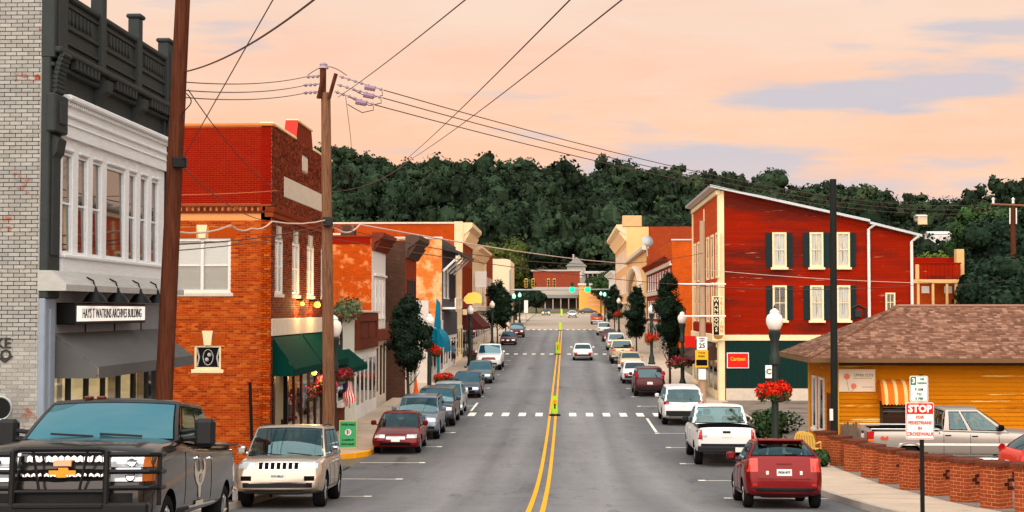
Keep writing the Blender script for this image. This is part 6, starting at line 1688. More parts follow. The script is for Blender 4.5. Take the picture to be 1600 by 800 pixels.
link('shingles', shg.mesh('shingles', sh_m), rf)['kind'] = 'stuff'
hc = MB()
for k in range(20):
    a = Vector(loc((EX0, EY0, EZ))).lerp(Vector(loc((RX0, RY, RZ))), k / 20); b = Vector(loc((EX0, EY0, EZ))).lerp(Vector(loc((RX0, RY, RZ))), (k + 1.1) / 20); hc.tube([a + Vector((0, 0, .05)), b + Vector((0, 0, .02))], .07, 6)
hc.tube([loc((RX0, RY, RZ + .03)), loc((EX1, RY, RZ + .03))], .07, 6)
link('hip_cap', hc.mesh('hip_cap', sh_m), rf)
fas = mat('gutter_brown', (112, 84, 60), .6, var=.08)
link('gutter', MB().box(EX0 - WX0 - .02, EX1 - WX0, EY0 - WY0 - .06, EY0 - WY0 - .003, EZ - zb - .14, EZ - zb + .01).box(EX0 - WX0 - .06, EX0 - WX0 - .003, EY0 - WY0 - .06, EY1 - WY0, EZ - zb - .14, EZ - zb + .01).mesh('gutter', fas), rf)
# =================================================================== STREET FURNITURE
lamp_green = mat('lamp_post_green', (46, 54, 50), .5, .3, var=.08)
lamp_stone = mat('lamp_post_concrete', (118, 116, 104), .8, var=.1)


def lamp_post(x, y, label, lit=None, h=4.85, bm_=lamp_green):
    t = thing('street_lamp', label, 'street lamp', (x, y, gz(y) + .13), 0, 'acorn globe lamps along the street')
    MB().lathe([(.30, 0), (.30, .12), (.24, .20), (.22, .55), (.15, .75), (.13, .85)], n=12).build('base', bm_, t, smooth=35)
    MB().lathe([(.12, .84), (.115, 2.2), (.085, h - 1.9)], n=12).build('pole', bm_, t, smooth=35)
    MB().lathe([(.085, h - 1.9), (.17, h - 1.86), (.18, h - 1.6), (.13, h - 1.5), (.14, h - 1.1), (.19, h - .95), (.21, h - .80), (.16, h - .76)], n=12).build('capital', lamp_green, t, smooth=35)
    g = MB().lathe([(.13, h - .76), (.20, h - .70), (.265, h - .55), (.28, h - .42), (.24, h - .28), (.14, h - .20), (.16, h - .17), (.12, h - .10), (.03, h - .04)], n=18).build('globe', lit or lamp_glass, t, smooth=60)
    link('finial', MB().lathe([(.03, h - .05), (.035, h - .01), (.012, h + .07)], n=8).mesh('finial', lamp_green), t)
    return t


lit_green = lamp_mat('greenish_globe', (150, 246, 206), 1.0)
RS = 6.98; LS = -7.5
lamp_post(PX(1210, 46.4), 46.4, 'nearest right street lamp with white globe above red flowers', None, 5.1, lamp_green)
lamp_post(RS, PY(1066, RS), 'street lamp by the tall tree in front of the red clapboard building')
lamp_post(RS, PY(1018, RS), 'street lamp with red basket between two right street trees')
lamp_post(RS, PY(967, RS), 'small distant street lamp beside the far right street tree')
lamp_post(LS, PY(521, LS), 'street lamp half hidden behind the leaning crossarm utility pole')
lamp_post(LS, PY(671, LS), 'left street lamp beside the dark street tree with red basket')
lamp_post(LS, PY(735, LS), 'left street lamp in front of the glowing yellow sign')
lamp_post(LS, PY(769, LS), 'left street lamp beside the farther left street tree')
for px, X_, lb in ((951, RS, 'nearest of the three green lit lamps at right'), (945, RS, 'middle of the three green lit lamps at right'), (939, RS, 'farthest of the three green lit lamps at right'), (803, LS, 'nearer of the two green lit lamps at left'), (812, LS, 'farther of the two green lit lamps at left')):
    lamp_post(X_, PY(px, X_), lb, lit_green, 5.3)


def basket(c, r, label, fm, seed, sq=.8, n=900, size=.055, hang=True):
    rg_ = np.random.default_rng(seed)
    t = thing('flower_basket', label, 'flower basket', c, 0, 'hanging flower baskets')
    lob = [(rg_.normal(0, r * .45), rg_.normal(0, r * .45), rg_.normal(0, r * .25), r * .55, r * .55, r * .5) for _ in range(9)]
    f = link('flowers', quads_mesh('flowers', leaves(n, lobes_fn(lob, rg_, .6), size, rg_, flat=.7), fm), t); f['kind'] = 'stuff'
    f2 = link('greenery', quads_mesh('greenery', leaves(n // 2, lobes_fn([(a, b, c_ - r * .2, d * .9, d * .9, e) for a, b, c_, d, _, e in lob], rg_, .4), size * 1.2, rg_, flat=.7), green_leaf), t); f2['kind'] = 'stuff'
    MB().lathe([(.05, -r * .8), (r * .4, -r * .72), (r * .5, -r * .35), (r * .46, -r * .33)], n=12).build('bowl', mat('basket_brown', (66, 50, 40), .8), t)
    if hang: MB().tube([(0, 0, -r * .3), (0, 0, r * 1.1)], .015, 5).build('hook', black_metal, t)
    return t


y_ = 46.4; basket((PX(1217, y_), y_ - .1, PZ(609, y_)), .48, 'big bright red flower basket on the nearest right lamp', flower_red, 1, n=2200, size=.06)
Yl = PY(671, LS); basket((PX(682, Yl), Yl, PZ(549, Yl)), .42, 'red flower basket on the left lamp beside the dark street tree', flower_red, 2)
Yl = PY(1066, RS); basket((PX(1057, Yl), Yl - .1, PZ(565, Yl)), .46, 'dark pink flower basket on the lamp by the tall right tree', flower_maroon, 3)
basket((PX(1077, Yl), Yl + .1, PZ(560, Yl)), .36, 'pink flower basket near the speed limit pole', flower_maroon, 33)
Yl = PY(1018, RS); basket((PX(1015, Yl), Yl - .1, PZ(528, Yl)), .50, 'red flower basket between two right street trees', flower_red, 4)
Yl = PY(967, RS); basket((PX(967, Yl), Yl - .1, PZ(490, Yl)), .6, 'small distant red flower basket on the far right lamp', flower_red, 5)
Yl = PY(951, RS); basket((PX(948, Yl), Yl - .1, PZ(473, Yl)), .8, 'tiny dark red basket at the green lit lamps', flower_maroon, 6)
basket((PX(512, 53.0), 53.0, PZ(600, 53.0)), .55, 'dark red flower basket under the green awnings', flower_maroon, 7, n=1100)
basket((PX(538, 56.0), 56.0, PZ(586, 56.0)), .35, 'pink topped flower basket beside the flag', flower_maroon, 8)


def planter(x, y, r, label, seed, fm=flower_red):
    rg_ = np.random.default_rng(seed)
    t = thing('flower_planter', label, 'planter', (x, y, gz(y) + .135), 0, 'flower planters on the sidewalk')
    MB().lathe([(r * .7, 0), (r * .95, .45), (r, .5), (r * .85, .5)], n=16).build('tub', mat('planter_tub', (84, 66, 54), .8), t)
    f = link('flowers', quads_mesh('flowers', leaves(700, lobes_fn([(0, 0, .75, r, r, .28)], rg_, .6), .06, rg_, flat=.7), fm), t); f['kind'] = 'stuff'
    f = link('greenery', quads_mesh('greenery', leaves(500, lobes_fn([(0, 0, .62, r * 1.05, r * 1.05, .2)], rg_, .5), .07, rg_, flat=.7), green_leaf), t); f['kind'] = 'stuff'


planter(PX(694, 86), 86, .62, 'round planter of red flowers between two parked cars and the left shops', 1)
planter(PX(741, 116), 116, .6, 'dark red planter beside the left lamp under the yellow sign', 2, flower_maroon)

# ---- utility poles


def pole(name, label, base, top, r0, r1, m, cat='utility pole'):
    b = Vector(base); t = thing(name, label, cat, b)
    d = Vector(top) - b; MB().tube([d * (i / 8) for i in range(9)], [r0 + (r1 - r0) * i / 8 for i in range(9)], 14).build('pole_shaft', m, t, smooth=50)
    return t


Y1p = 28.0; b1 = P(252, 600, Y1p); b1.z = gz(Y1p) - .1; t1 = P(287, -30, Y1p)
b1.x = P(248, 690, Y1p).x; b1.y = Y1p
p1 = pole('utility_pole', 'thick dark brown leaning utility pole in front of the dark awning', b1, t1, .185, .145, wood_dark)
o1 = b1
MB().bbox(-.04, .24, -.3, -.16, PZ(245, Y1p) - o1.z, PZ(262, Y1p) - o1.z, .02).build('cable_clamp', black_metal, p1).location = (P(278, 250, Y1p).x - o1.x, 0, 0)
MB().tube([(P(284, 145, Y1p).x - o1.x + .15 + .1 * math.sin(a / 2), -.2, PZ(145, Y1p) - o1.z - a * .05) for a in range(12)], .012, 5).build('loose_wire', black_metal, p1)
Y2 = 44.8; bx2 = PX(516, Y2); b2_ = Vector((bx2, Y2, gz(Y2) - .1)); t2 = P(508, 118, Y2)
p2 = pole('utility_pole', 'tall weathered utility pole with twin braces and insulators in front of brick building', b2_, P(509, 145, Y2), .20, .15, wood_pole)
L2 = lambda px, py, dy_=0: P(px, py, Y2 + dy_) - b2_
MB().bbox(-.09, .09, -.09, .09, 0, .95, .01).build('crossarm_end', wood_dark, p2).location = L2(504.5, 154); 
for (pa, qa), (pb, qb) in (((497, 154), (506, 117)), ((514, 154), (525, 115))):
    a, b = L2(pa, qa, -.18), L2(pb, qb, -.18); MB().tube([a, b], [.06, .065], 4).build('twin_brace', wood_dark, p2)
ins = mat('insulator_grey', (150, 130, 140), .3, var=.05)
for i, (xa, ya_) in enumerate(((478, 120), (474, 133), (474, 145))):
    MB().tube([L2(xa, ya_), L2(500, ya_ - 2)], .022, 6).build('insulator_string', ins, p2)
    s_ = MB()
    for q in range(3): s_.sphere(L2(xa + 4 + q * 7, ya_ - q * .4), .06, 8, 5)
    s_.build('insulator', ins, p2)
ends_r = [(600, 141), (598, 153), (586, 164)]
for i, ((xa, ya_), (xm, ym)) in enumerate(zip(ends_r, ((530, 119), (527, 132), (523, 143)))):
    MB().tube([L2(xm, ym), L2(xa, ya_)], .02, 6).build('insulator_string', ins, p2)
    s_ = MB()
    for q in range(7): f_ = (q + .5) / 7; s_.sphere(L2(xm + (xa - xm) * f_, ym + (ya_ - ym) * f_), .055, 8, 5)
    s_.build('insulator', ins, p2)
    a, b = L2(xa - 30, ya_ - 5), L2(xa - 14, ya_ - 2); MB().tube([a, b], .085, 8).build('cutout_fuse', simple('fuse_mauve', (140, 110, 130), .4), p2)
    MB().tube([L2(xm + 20, ym + 6 + 14), L2(xm + 30, ym + 26), L2(xa - 20, ya_ + 12), L2(xa - 2, ya_ + 8), L2(xa - 3, ya_ + 2)], .014, 5).build('jumper_wire', black_metal, p2)
MB().lathe([(.04, 0), (.04, .12), (.17, .12), (.12, .2), (.13, .26), (.05, .32)], L2(505.5, 113), n=12).build('top_insulator', ins, p2)
arcp = [L2(480 + 62 * i / 10, 118 - 14 * math.sin(math.pi * i / 10)) for i in range(11)]; MB().tube(arcp, .012, 5).build('jumper_wire', black_metal, p2)
MB().tube([L2(514, 165), L2(513, 215), L2(511, 250)], .035, 6).build('ground_conduit', dark_metal, p2)
MB().bbox(-.16, .16, -.3, -.16, -.15, .15, .02).build('cable_box', dark_metal, p2).location = L2(514, 347)
# black slim pole and grey pole with speed sign
Yb = 49.3; pole('utility_pole', 'slim black pole standing before the yellow shop, taller than the roof', (PX(1302, Yb), Yb, gz(Yb) + .1), P(1301.5, 280, Yb), .125, .115, mat('black_pole_wood', (34, 36, 34), .7, var=.25, vs=4, stretch=(5, 5, .4)))
bp = thing('pole_tag', 'small white notice on the black pole', 'notice', P(1299, 648, Yb - .16)); MB().bbox(-.06, .06, -.01, .01, -.2, .2, .004).build('plate', trim_white, bp)
Ys = 76.0; bS = Vector((PX(1097, Ys), Ys, gz(Ys) + .1)); pS = pole('banner_pole', 'pale tan pole with banner arms carrying the speed limit sign', bS, P(1097, 345, Ys), .19, .14, mat('pole_tan', (168, 138, 112), .8, var=.1, vs=3, stretch=(4, 4, .4)), 'pole')
for py in (444, 494): MB().tube([P(1060, py, Ys - .2) - bS, P(1134, py, Ys - .2) - bS], .05, 6).build('banner_arm', trim_white, pS)


def panel(t, x0, x1, z0, z1, y, m, name='sign_face', b=.012): return MB().bbox(x0, x1, y - .012, y, z0, z1, b).build(name, m, t)


white_sign = simple('sign_white', (240, 234, 226), .5); blackp = simple('sign_black', (34, 26, 26))


def sign_at(name, label, Y, px0, px1, py0, py1, m):
    c = P((px0 + px1) / 2, py1, Y); t = thing(name, label, 'sign', c)
    w_ = (px1 - px0) / F * Y; h_ = (py1 - py0) / F * Y
    panel(t, -w_ / 2, w_ / 2, 0, h_, 0, m); return t, w_, h_


t, w_, h_ = sign_at('speed_limit_sign', 'white speed limit 25 sign on the tan pole', Ys - .28, 1089, 1105, 526.5, 547, white_sign)
lettering('SPEED', .11, blackp, t, (0, -.016, h_ * .87), 0, 1.1, .003); lettering('LIMIT', .11, blackp, t, (0, -.016, h_ * .69), 0, 1.1, .003); lettering('25', .34, blackp, t, (0, -.016, h_ * .32), 0, 1.0, .008)
t, w_, h_ = sign_at('radar_speed_sign', 'yellow your speed display under the speed limit sign', Ys - .28, 1086.5, 1106.5, 547.5, 574, simple('sign_yellow', (240, 170, 30), .5))
MB().bbox(-w_ / 2 + .05, w_ / 2 - .05, -.03, -.012, .1, h_ * .45, .01).build('display', gap_black, t); lettering('YOUR', .13, blackp, t, (0, -.016, h_ * .84), 0, 1.1, .003); lettering('SPEED', .13, blackp, t, (0, -.016, h_ * .64), 0, 1.1, .003)
t, w_, h_ = sign_at('notice_sign', 'small blank pale plate under the yellow speed display', Ys - .28, 1091.5, 1103, 577, 593, white_sign)
# stop-for-pedestrians sign with the parking sign on top, on one black post
Yq = 27.0; xq = PX(1438, Yq); zq = gz(Yq) + .13
sp_ = thing('sign_post', 'black post carrying the stop and parking signs at the right kerb', 'post', (xq, Yq, zq)); MB().box(-.035, .035, -.03, .03, 0, PZ(584, Yq) - zq).build('post', black_metal, sp_)
red_sg = simple('sign_traffic_red', (216, 30, 30), .45)


def rounded(w_, h_, r, n=5):
    pts = []
    for cx, cz, a0 in ((w_ / 2 - r, h_ - r, 0), (-w_ / 2 + r, h_ - r, 90), (-w_ / 2 + r, r, 180), (w_ / 2 - r, r, 270)):
        for i in range(n): a = R(a0 + 90 * i / (n - 1)); pts.append((cx + r * math.cos(a), cz + r * math.sin(a)))
    return pts


def rsign(name, label, px0, px1, py0, py1, Y, border, m=white_sign):
    c = P((px0 + px1) / 2, py1, Y); t = thing(name, label, 'sign', c); w_ = (px1 - px0) / F * Y; h_ = (py1 - py0) / F * Y
    MB().prism(rounded(w_, h_, .035), 'y', -.004, .004).build('sign_plate', m, t)
    ro, ri = rounded(w_ - .024, h_ - .024, .028), rounded(w_ - .042, h_ - .042, .022)
    mb = MB(); n = len(ro); mb.add([(p[0], -.008, p[1] + .012) for p in ro] + [(p[0], -.008, p[1] + .021) for p in ri], [(i, (i + 1) % n, n + (i + 1) % n, n + i) for i in range(n)]); mb.build('sign_border', border, t)
    return t, w_, h_


t, w_, h_ = rsign('crosswalk_stop_sign', 'white and red stop for pedestrians in crosswalk sign', 1416, 1459, 630, 686.5, Yq - .05, red_sg)
MB().box(-w_ / 2 + .02, w_ / 2 - .02, -.010, -.005, h_ * .69, h_ - .022).build('red_band', red_sg, t)
lettering('STOP', .185, white_sign, t, (0, -.017, h_ * .828), 0, .98, .008)
for s_, z_, sz in (('FOR', .60, .082), ('PEDESTRIANS', .45, .088), ('IN', .30, .082), ('CROSSWALK', .145, .092)): lettering(s_, sz, red_sg, t, (0, -.012, h_ * z_), 0, .82 if len(s_) > 9 else .95, .001)
t, w_, h_ = rsign('parking_time_sign', 'white and green 3 hour parking sign above the stop sign', 1422, 1450, 588, 628, Yq - .05, simple('sign_teal', (40, 120, 104), .5))
teal_p = MATS['sign_teal']; MB().box(-w_ / 2 + .018, -w_ / 2 + .118, -.010, -.005, h_ - .17, h_ - .02).build('teal_square', teal_p, t)
lettering('3', .13, white_sign, t, (-w_ / 2 + .068, -.017, h_ - .095), 0, 1, .004); lettering('HR', .06, teal_p, t, (.06, -.012, h_ - .06), 0, 1, .001); lettering('PARKING', .05, teal_p, t, (.055, -.012, h_ - .135), 0, .8, .001)
for s_, z_ in (('9 AM', .48), ('TO', .30), ('5 PM', .13)): lettering(s_, .07, teal_p, t, (0, -.012, h_ * z_), 0, 1, .001)
# small sign on the near lamp
t, w_, h_ = sign_at('lamp_sign', 'small white plate with dark C on the nearest right lamp', 46.2, 1196, 1206, 571, 591, white_sign); lettering('C', .24, simple('sign_teal', (40, 120, 104)), t, (0, -.016, h_ * .5), 0, 1, .01)
# in-street pedestrian signs
lime = mat('sign_lime', (176, 214, 40), .5, var=.04)
for py, px0, px1, pt, lb in ((648, 862.5, 871, 617, 'nearest lime pedestrian paddle sign on the centre line'), (553.5, 868.5, 874.5, 534, 'middle lime pedestrian paddle sign on the centre line'), (519, 873.5, 877.5, 506, 'farther small lime paddle sign at the third crosswalk'), (488, 876, 879, 476, 'farthest tiny lime paddle sign at the junction')):
    Y = {648: 70.0, 553.5: 133, 519: 205, 488: 300}[py]; x = PX((px0 + px1) / 2, Y); t = thing('pedestrian_paddle', lb, 'sign', (x, Y, gz(Y)), 0, 'lime paddle signs along the centre line'); h_ = (py - pt) / F * Y
    MB().bbox(-.28, .28, -.2, .2, 0.004, .08, .03).build('rubber_base', rubber, t); wd = max(.13, (px1 - px0) / F * Y / 2)
    MB().prism(rounded(wd * 2, h_ - .1, .06), 'y', -.012, .012).build('paddle', lime, t).location = (0, 0, .1)
    if py > 550:
        MB().box(-wd * .7, wd * .7, -.016, -.012, h_ * .60, h_ * .80).build('sign_panel', simple('paddle_orange', (226, 140, 40), .5), t)
        MB().sphere((0, -.015, h_ * .55), .05, 8, 5).prism([(-.04, .36 * h_), (.04, .36 * h_), (.03, .50 * h_), (-.03, .50 * h_)], 'y', -.018, -.012).build('walker_symbol', blackp, t)
# green sandwich board
Yg = 51.9; xg = PX(545, Yg); t = thing('sandwich_board', 'green folding sandwich board with crest on the left pavement', 'sign board', (xg, Yg, gz(Yg) + .135), R(6)); gr = simple('board_green', (70, 160, 104), .6); fr = simple('board_frame', (186, 170, 126), .6)
MB().add([(-.33, -.22, 0), (.33, -.22, 0), (.33, 0, 1.04), (-.33, 0, 1.04), (-.33, -.19, 0), (.33, -.19, 0), (.33, .03, 1.04), (-.33, .03, 1.04)], [(0, 1, 2, 3), (5, 4, 7, 6), (0, 3, 7, 4), (1, 5, 6, 2), (3, 2, 6, 7)]).build('board', fr, t)
tl = math.atan2(.22, 1.04); fc = MB().box(-.30, .30, -.006, 0, .08, 1.02).build('board_face', gr, t); fc.location = (0, -.222, 0); fc.rotation_euler = (-tl, 0, 0)
MB().add([(-.33, .24, 0), (.33, .24, 0), (.33, .03, 1.03), (-.33, .03, 1.03)], [(0, 1, 2, 3)]).box(-.33, .33, .2, .24, 0, .04).build('back_leg', fr, t)
dgn = simple('board_lettering', (18, 60, 40), .6)
for s_, z_, sz in (('PAPER MAILS', .90, .105), ('A LAUREL IN', .34, .085), ('PHOTO GALLERY', .18, .07)):
    o = lettering(s_, sz, dgn, t, (0, -.222 + .0, 0), 0, .86, .004); o.rotation_euler = (-tl, 0, 0); o.location = Vector((0, -.222, 0)) + Matrix.Rotation(-tl, 3, 'X') @ Vector((0, -.012, z_))
cr = MB().lathe([(.12, 0), (.12, .008)], (0, 0, 0), 'y', 16).build('crest', trim_white, t); cr.rotation_euler = (-tl, 0, 0); cr.location = Vector((0, -.222, 0)) + Matrix.Rotation(-tl, 3, 'X') @ Vector((0, -.016, .62))
cr2 = MB().box(-.05, -.005, -.004, 0, -.08, .09).box(.02, .05, -.004, 0, -.05, .06).build('crest_charge', simple('crest_blue', (70, 60, 130), .6), t); cr2.rotation_euler = (-tl, 0, 0); cr2.location = Vector((0, -.222, 0)) + Matrix.Rotation(-tl, 3, 'X') @ Vector((0, -.018, .62))
# flag on a slanted staff
Yf = 56.5; a, b = P(520, 621, Yf), P(547, 588, Yf); t = thing('flag', 'striped red and white flag with blue canton on a slanted staff', 'flag', a)
MB().tube([(0, 0, 0), b - a], .022, 6).build('staff', simple('staff_wood', (206, 190, 170), .6), t); MB().sphere((0, 0, 0), .06, 8, 5).build('bracket', trim_white, t)
fr_, fw2 = MB(), MB(); tip = b - a
def fpt(u, v): return tip * (1 - .38 * u) + Vector((.05 * math.sin(5 * u + 2 * v) + .16 * (1 - u) * v + .03 * math.sin(9 * v), .06 * math.sin(6 * u + 3 * v), -1.0 * v - .02))
for i in range(13):
    u0, u1 = i / 13, (i + 1) / 13; m_ = fr_ if i % 2 == 0 else fw2
    m_.grid([[fpt(u, v / 8) for u in (u0, u1)] for v in range(9)])
fr_.build('red_stripes', simple('flag_red', (206, 36, 40), .7), t); fw2.build('white_stripes', trim_white, t)
cn = MB(); cn.grid([[fpt(.54 + .46 * u / 4, v / 20) + Vector((0, -.012, 0)) for u in range(5)] for v in range(9)]); cn.build('canton', simple('flag_navy', (40, 46, 90), .7), t)
# red banner flag by the right shops
t, w_, h_ = sign_at('red_banner', 'plain red banner flag outside the red clapboard building', 80, 1070, 1087, 525, 543, simple('banner_red', (206, 36, 28), .6))
# traffic cone
Yc = 82; t = thing('traffic_cone', 'orange traffic cone on the left pavement by the street tree', 'traffic cone', (PX(650, Yc), Yc, gz(Yc) + .135)); oc = simple('cone_orange', (224, 84, 24), .6)
MB().bbox(-.2, .2, -.2, .2, 0, .04, .01).build('cone_base', oc, t); MB().lathe([(.16, .04), (.035, .95), (.02, .96)], n=14).build('cone', oc, t)
# traffic signals on a mast arm
Ym = 216.0; bm2 = Vector((PX(797, Ym), Ym, gz(Ym))); t = thing('signal_mast', 'steel traffic signal mast arm reaching across the far junction', 'signal mast', bm2)
MB().lathe([(.2, 0), (.13, 9)], n=12).build('mast', steel, t); MB().tube([P(797, 453, Ym) - bm2, P(880, 452.5, Ym) - bm2, P(962, 452, Ym) - bm2], [.13, .11, .09], 8).build('arm', steel, t)
yel_h = simple('signal_yellow', (226, 170, 50), .5); lit_sig = lamp_mat('signal_green', (10, 255, 150), .62)
for px, lit, lb in ((822, 0, 'leftmost yellow backed signal head on the mast arm'), (833, 0, 'second yellow backed signal head from the left'), (857, 0, 'third yellow backed signal head on the mast arm'), (866, 0, 'yellow backed signal head left of the green lights'), (894, 1, 'left of the two glowing green traffic lights'), (918, 1, 'right of the two glowing green traffic lights')):
    c = P(px, 449 if lit else 443, Ym - .3); s = thing('traffic_signal', lb, 'traffic light', c, 0, 'traffic light heads on the mast arm')
    MB().bbox(-.22, .22, -.05, .2, -.6, .75, .04).build('housing', dark_metal if lit else yel_h, s)
    for i, z_ in enumerate((.48, .08, -.33)):
        on = lit and i == 2
        MB().lathe([(.17, 0), (.19, -.16), (.17, -.16)], (0, -.05, z_), 'y', 12).build('visor', dark_metal, s)
        MB().sphere((0, -.10, z_), .46 if on else .14, 12, 7, (1, .5, 1)).build('lens', lit_sig if on else gap_black, s)  # lit lens oversized to imitate the halo around it
# side street sign posts
for px, lb in ((822, 'white street sign post near the left green lamps'),):
    t = thing('sign_post', lb, 'sign', (PX(px, 225), 225, gz(225))); MB().tube([(0, 0, 0), (0, 0, 4)], .06, 6).build('post', steel, t); MB().box(-.3, .3, -.08, -.06, 2.2, 4.2).build('sign_face', trim_white, t)
# chairs, fence, shrubs in front of the yellow shop
chair_y = simple('chair_yellow', (232, 190, 96), .5, .1)


def lawn_chair(x, y, rz, label):
    t = thing('lawn_chair', label, 'chair', (x, y, gz(y) + .14), rz, 'yellow lawn chairs outside the yellow shop')
    MB().bbox(-.25, .25, -.26, .22, .38, .42, .02).build('seat', chair_y, t)
    bk = MB().prism([(-.24, 0), (.24, 0), (.27, .25), (.22, .48), (.10, .56), (-.10, .56), (-.22, .48), (-.27, .25)], 'y', -.012, .012).build('backrest', chair_y, t); bk.location = (0, .24, .42); bk.rotation_euler = (R(-14), 0, 0)
    for i in range(5): g_ = MB().box(-.2 + i * .09, -.16 + i * .09, -.02, .02, .08, .46).build('back_gap_shade', simple('chair_shadow_gap', (190, 150, 70)), t); g_.location = (0, .235, .42); g_.rotation_euler = (R(-14), 0, 0)  # darker strips paint shaded gaps onto the solid backrest
    for s in (-1, 1):
        MB().tube([(s * .27, -.22, .62), (s * .27, .2, .60)], .03, 6).build('armrest', chair_y, t)
        MB().tube([(s * .27, -.22, .62), (s * .27, -.24, .02), (s * .27, .30, .02)], .018, 6).build('leg', chair_y, t)


lawn_chair(PX(1243, 48.4), 48.4, R(200), 'left yellow lawn chair outside the yellow shop, facing away'); lawn_chair(PX(1265, 47.6), 47.6, R(150), 'right yellow lawn chair next to the first brick pillar')
tb = thing('side_table', 'small dark table between the yellow lawn chairs', 'table', (PX(1253, 49.4), 49.4, gz(49.4) + .14)); MB().lathe([(.3, .50), (.3, .54)], n=14).build('table_top', wood_dark, tb); MB().lathe([(.04, 0), (.04, .5)], n=8).build('leg', black_metal, tb)
Yw = 49.9; wf = thing('wooden_fence', 'short grey weathered wooden fence beside the black pole', 'fence', (PX(1312, Yw), Yw, gz(Yw) + .1)); gw = mat('weathered_grey_wood', (104, 90, 78), .9, var=.25, vs=5, bump=.4, bs=20, stretch=(5, 5, .4))
for i in range(6): h_ = 1.12 + .05 * ((i * 7) % 3); MB().prism([(i * .098, 0), (i * .098 + .088, 0), (i * .098 + .088, h_ - .05), (i * .098 + .044, h_), (i * .098, h_ - .05)], 'y', -.012, .012).build('picket', gw, wf)
for z_ in (.3, .8): MB().box(0, .59, .012, .05, z_, z_ + .08).build('rail', gw, wf)

# ---- brick pillars along the parking lot
pb = mat('pillar_brick', (150, 76, 52), .85, stops=[(0, (98, 38, 20)), (.4, (132, 56, 30)), (.75, (152, 70, 38)), (1, (180, 104, 66))], var=.08, vs=30, bump=.4, bs=70, objrand=.14)
cap_b = mat('pillar_cap_brick', (98, 54, 40), .85, var=.10, vs=12, bump=.4, bs=60, objrand=.16)
mort_p = mat('mortar_pillar', (190, 128, 88), .9, var=.1, vs=20)
BL, BW, BHh = .171, .094, .068
brick_me = MB().bbox(-BL / 2, BL / 2, -BW / 2, BW / 2, 0, BHh, .006).mesh('brick', pb); notch_me = MB().box(-BL / 2, BL / 2, -BW / 2, BW / 2, -.004, BHh + .004).mesh('notch_shade', simple('notch_shadow_brick', (60, 24, 14), .9)); cap_me = MB().bbox(-.048, .048, -.28, .28, 0, .085, .008).mesh('cap_brick', cap_b)  # holes are flush bricks, their shade painted as a dark colour
names = ['first', 'second', 'third', 'fourth', 'fifth', 'sixth', 'seventh', 'eighth', 'ninth', 'tenth', 'eleventh']
PXs = [1277, 1299, 1321, 1348, 1376, 1409, 1445, 1489, 1537, 1592]
S = .46; NCR = 11
for i, px in enumerate(PXs):
    Y = PY(px, 8.52) + S * .6; x = 8.52 + S * .62; zb_ = gz(Y) + .12
    t = thing('brick_pillar', f'{names[i]} brick pillar of the row counted from the yellow chairs', 'pillar', (x, Y, zb_), R(-51 + rnd.uniform(-2, 2)), 'brick pillars along the parking lot')
    MB().box(-S / 2 + .007, S / 2 - .007, -S / 2 + .007, S / 2 - .007, -.1, NCR * .08).build('mortar_core', mort_p, t)
    for r_ in range(NCR):
        for side in range(4):
            ca, sa = round(math.cos(side * math.pi / 2)), round(math.sin(side * math.pi / 2))
            for q in range(2):
                hole = side == 1 and 4 < r_ < 8 and q == 1 and i > 2
                u = -S / 2 + BL / 2 + q * (BL + .012) + (BW + .012 if r_ % 2 else 0); v = -S / 2 + BW / 2
                link('notch_shade' if hole else 'brick', notch_me if hole else brick_me, t, (u * ca - v * sa + rnd.uniform(-.003, .003), u * sa + v * ca + rnd.uniform(-.003, .003), r_ * .08), side * math.pi / 2)
    for q in range(6): link('cap_brick', cap_me, t, (-.2475 + q * .099, rnd.uniform(-.006, .006), NCR * .08 + .004))
# =================================================================== TREES, PERSON, WIRES, FAR END
def tree(label, x, y, h, lobes, m, n, size, seed, trunk_h, tr=.09, name='street_tree', cat='tree', group=None, z=None, flat=.4, shell=.55):
    rg_ = np.random.default_rng(seed); zb_ = (gz(y) + .13) if z is None else z
    t = thing(name, label, cat, (x, y, zb_), 0, group)
    tm = MB(); tm.tube([(0, 0, -.1), (.02, 0, trunk_h * .5), (-.02, .01, trunk_h), (0, 0, h * .7)], [tr * 1.25, tr, tr * .85, tr * .3], 8)
    for k in range(9):
        a = k * 2.4; z0 = trunk_h * (.75 + .12 * k); r_ = lobes[0][3] * .75; tm.tube([(0, 0, min(z0, h * .6)), (r_ * .5 * math.cos(a), r_ * .5 * math.sin(a), z0 + r_ * .5), (r_ * math.cos(a), r_ * math.sin(a), z0 + r_ * 1.3)], [tr * .5, tr * .35, tr * .12], 5)
    tm.build('trunk', bark, t, smooth=60)
    c = link('crown', quads_mesh('crown', np.concatenate([cores(lobes, .66 if name == 'street_tree' else .78, 8, 6), leaves(n, lobes_fn(lobes, rg_, shell), size, rg_, flat=flat)]) * np.array([1, 1, 1, *([rg_.uniform(.8, 1.25)] * 3)]), m), t); c['kind'] = 'stuff'
    return t


def columnar(h, tb, w_, rg_, k=34):
    out = [(0, 0, (h + tb) / 2, w_ * .62, w_ * .62, (h - tb) * .47)]
    for i in range(k):
        f = rg_.random(); z = tb + .3 + f * (h - tb - .5); env = w_ * (1.0 - .62 * max(0, (f - .35) / .65) ** 1.5) * (.7 + .3 * min(1, f / .2)); a = rg_.random() * 6.3; r_ = env * .78 * rg_.random() ** .5
        out.append((r_ * math.cos(a), r_ * math.sin(a), z, env * rg_.uniform(.26, .52), env * rg_.uniform(.26, .52), rg_.uniform(.25, .5)))
    return out


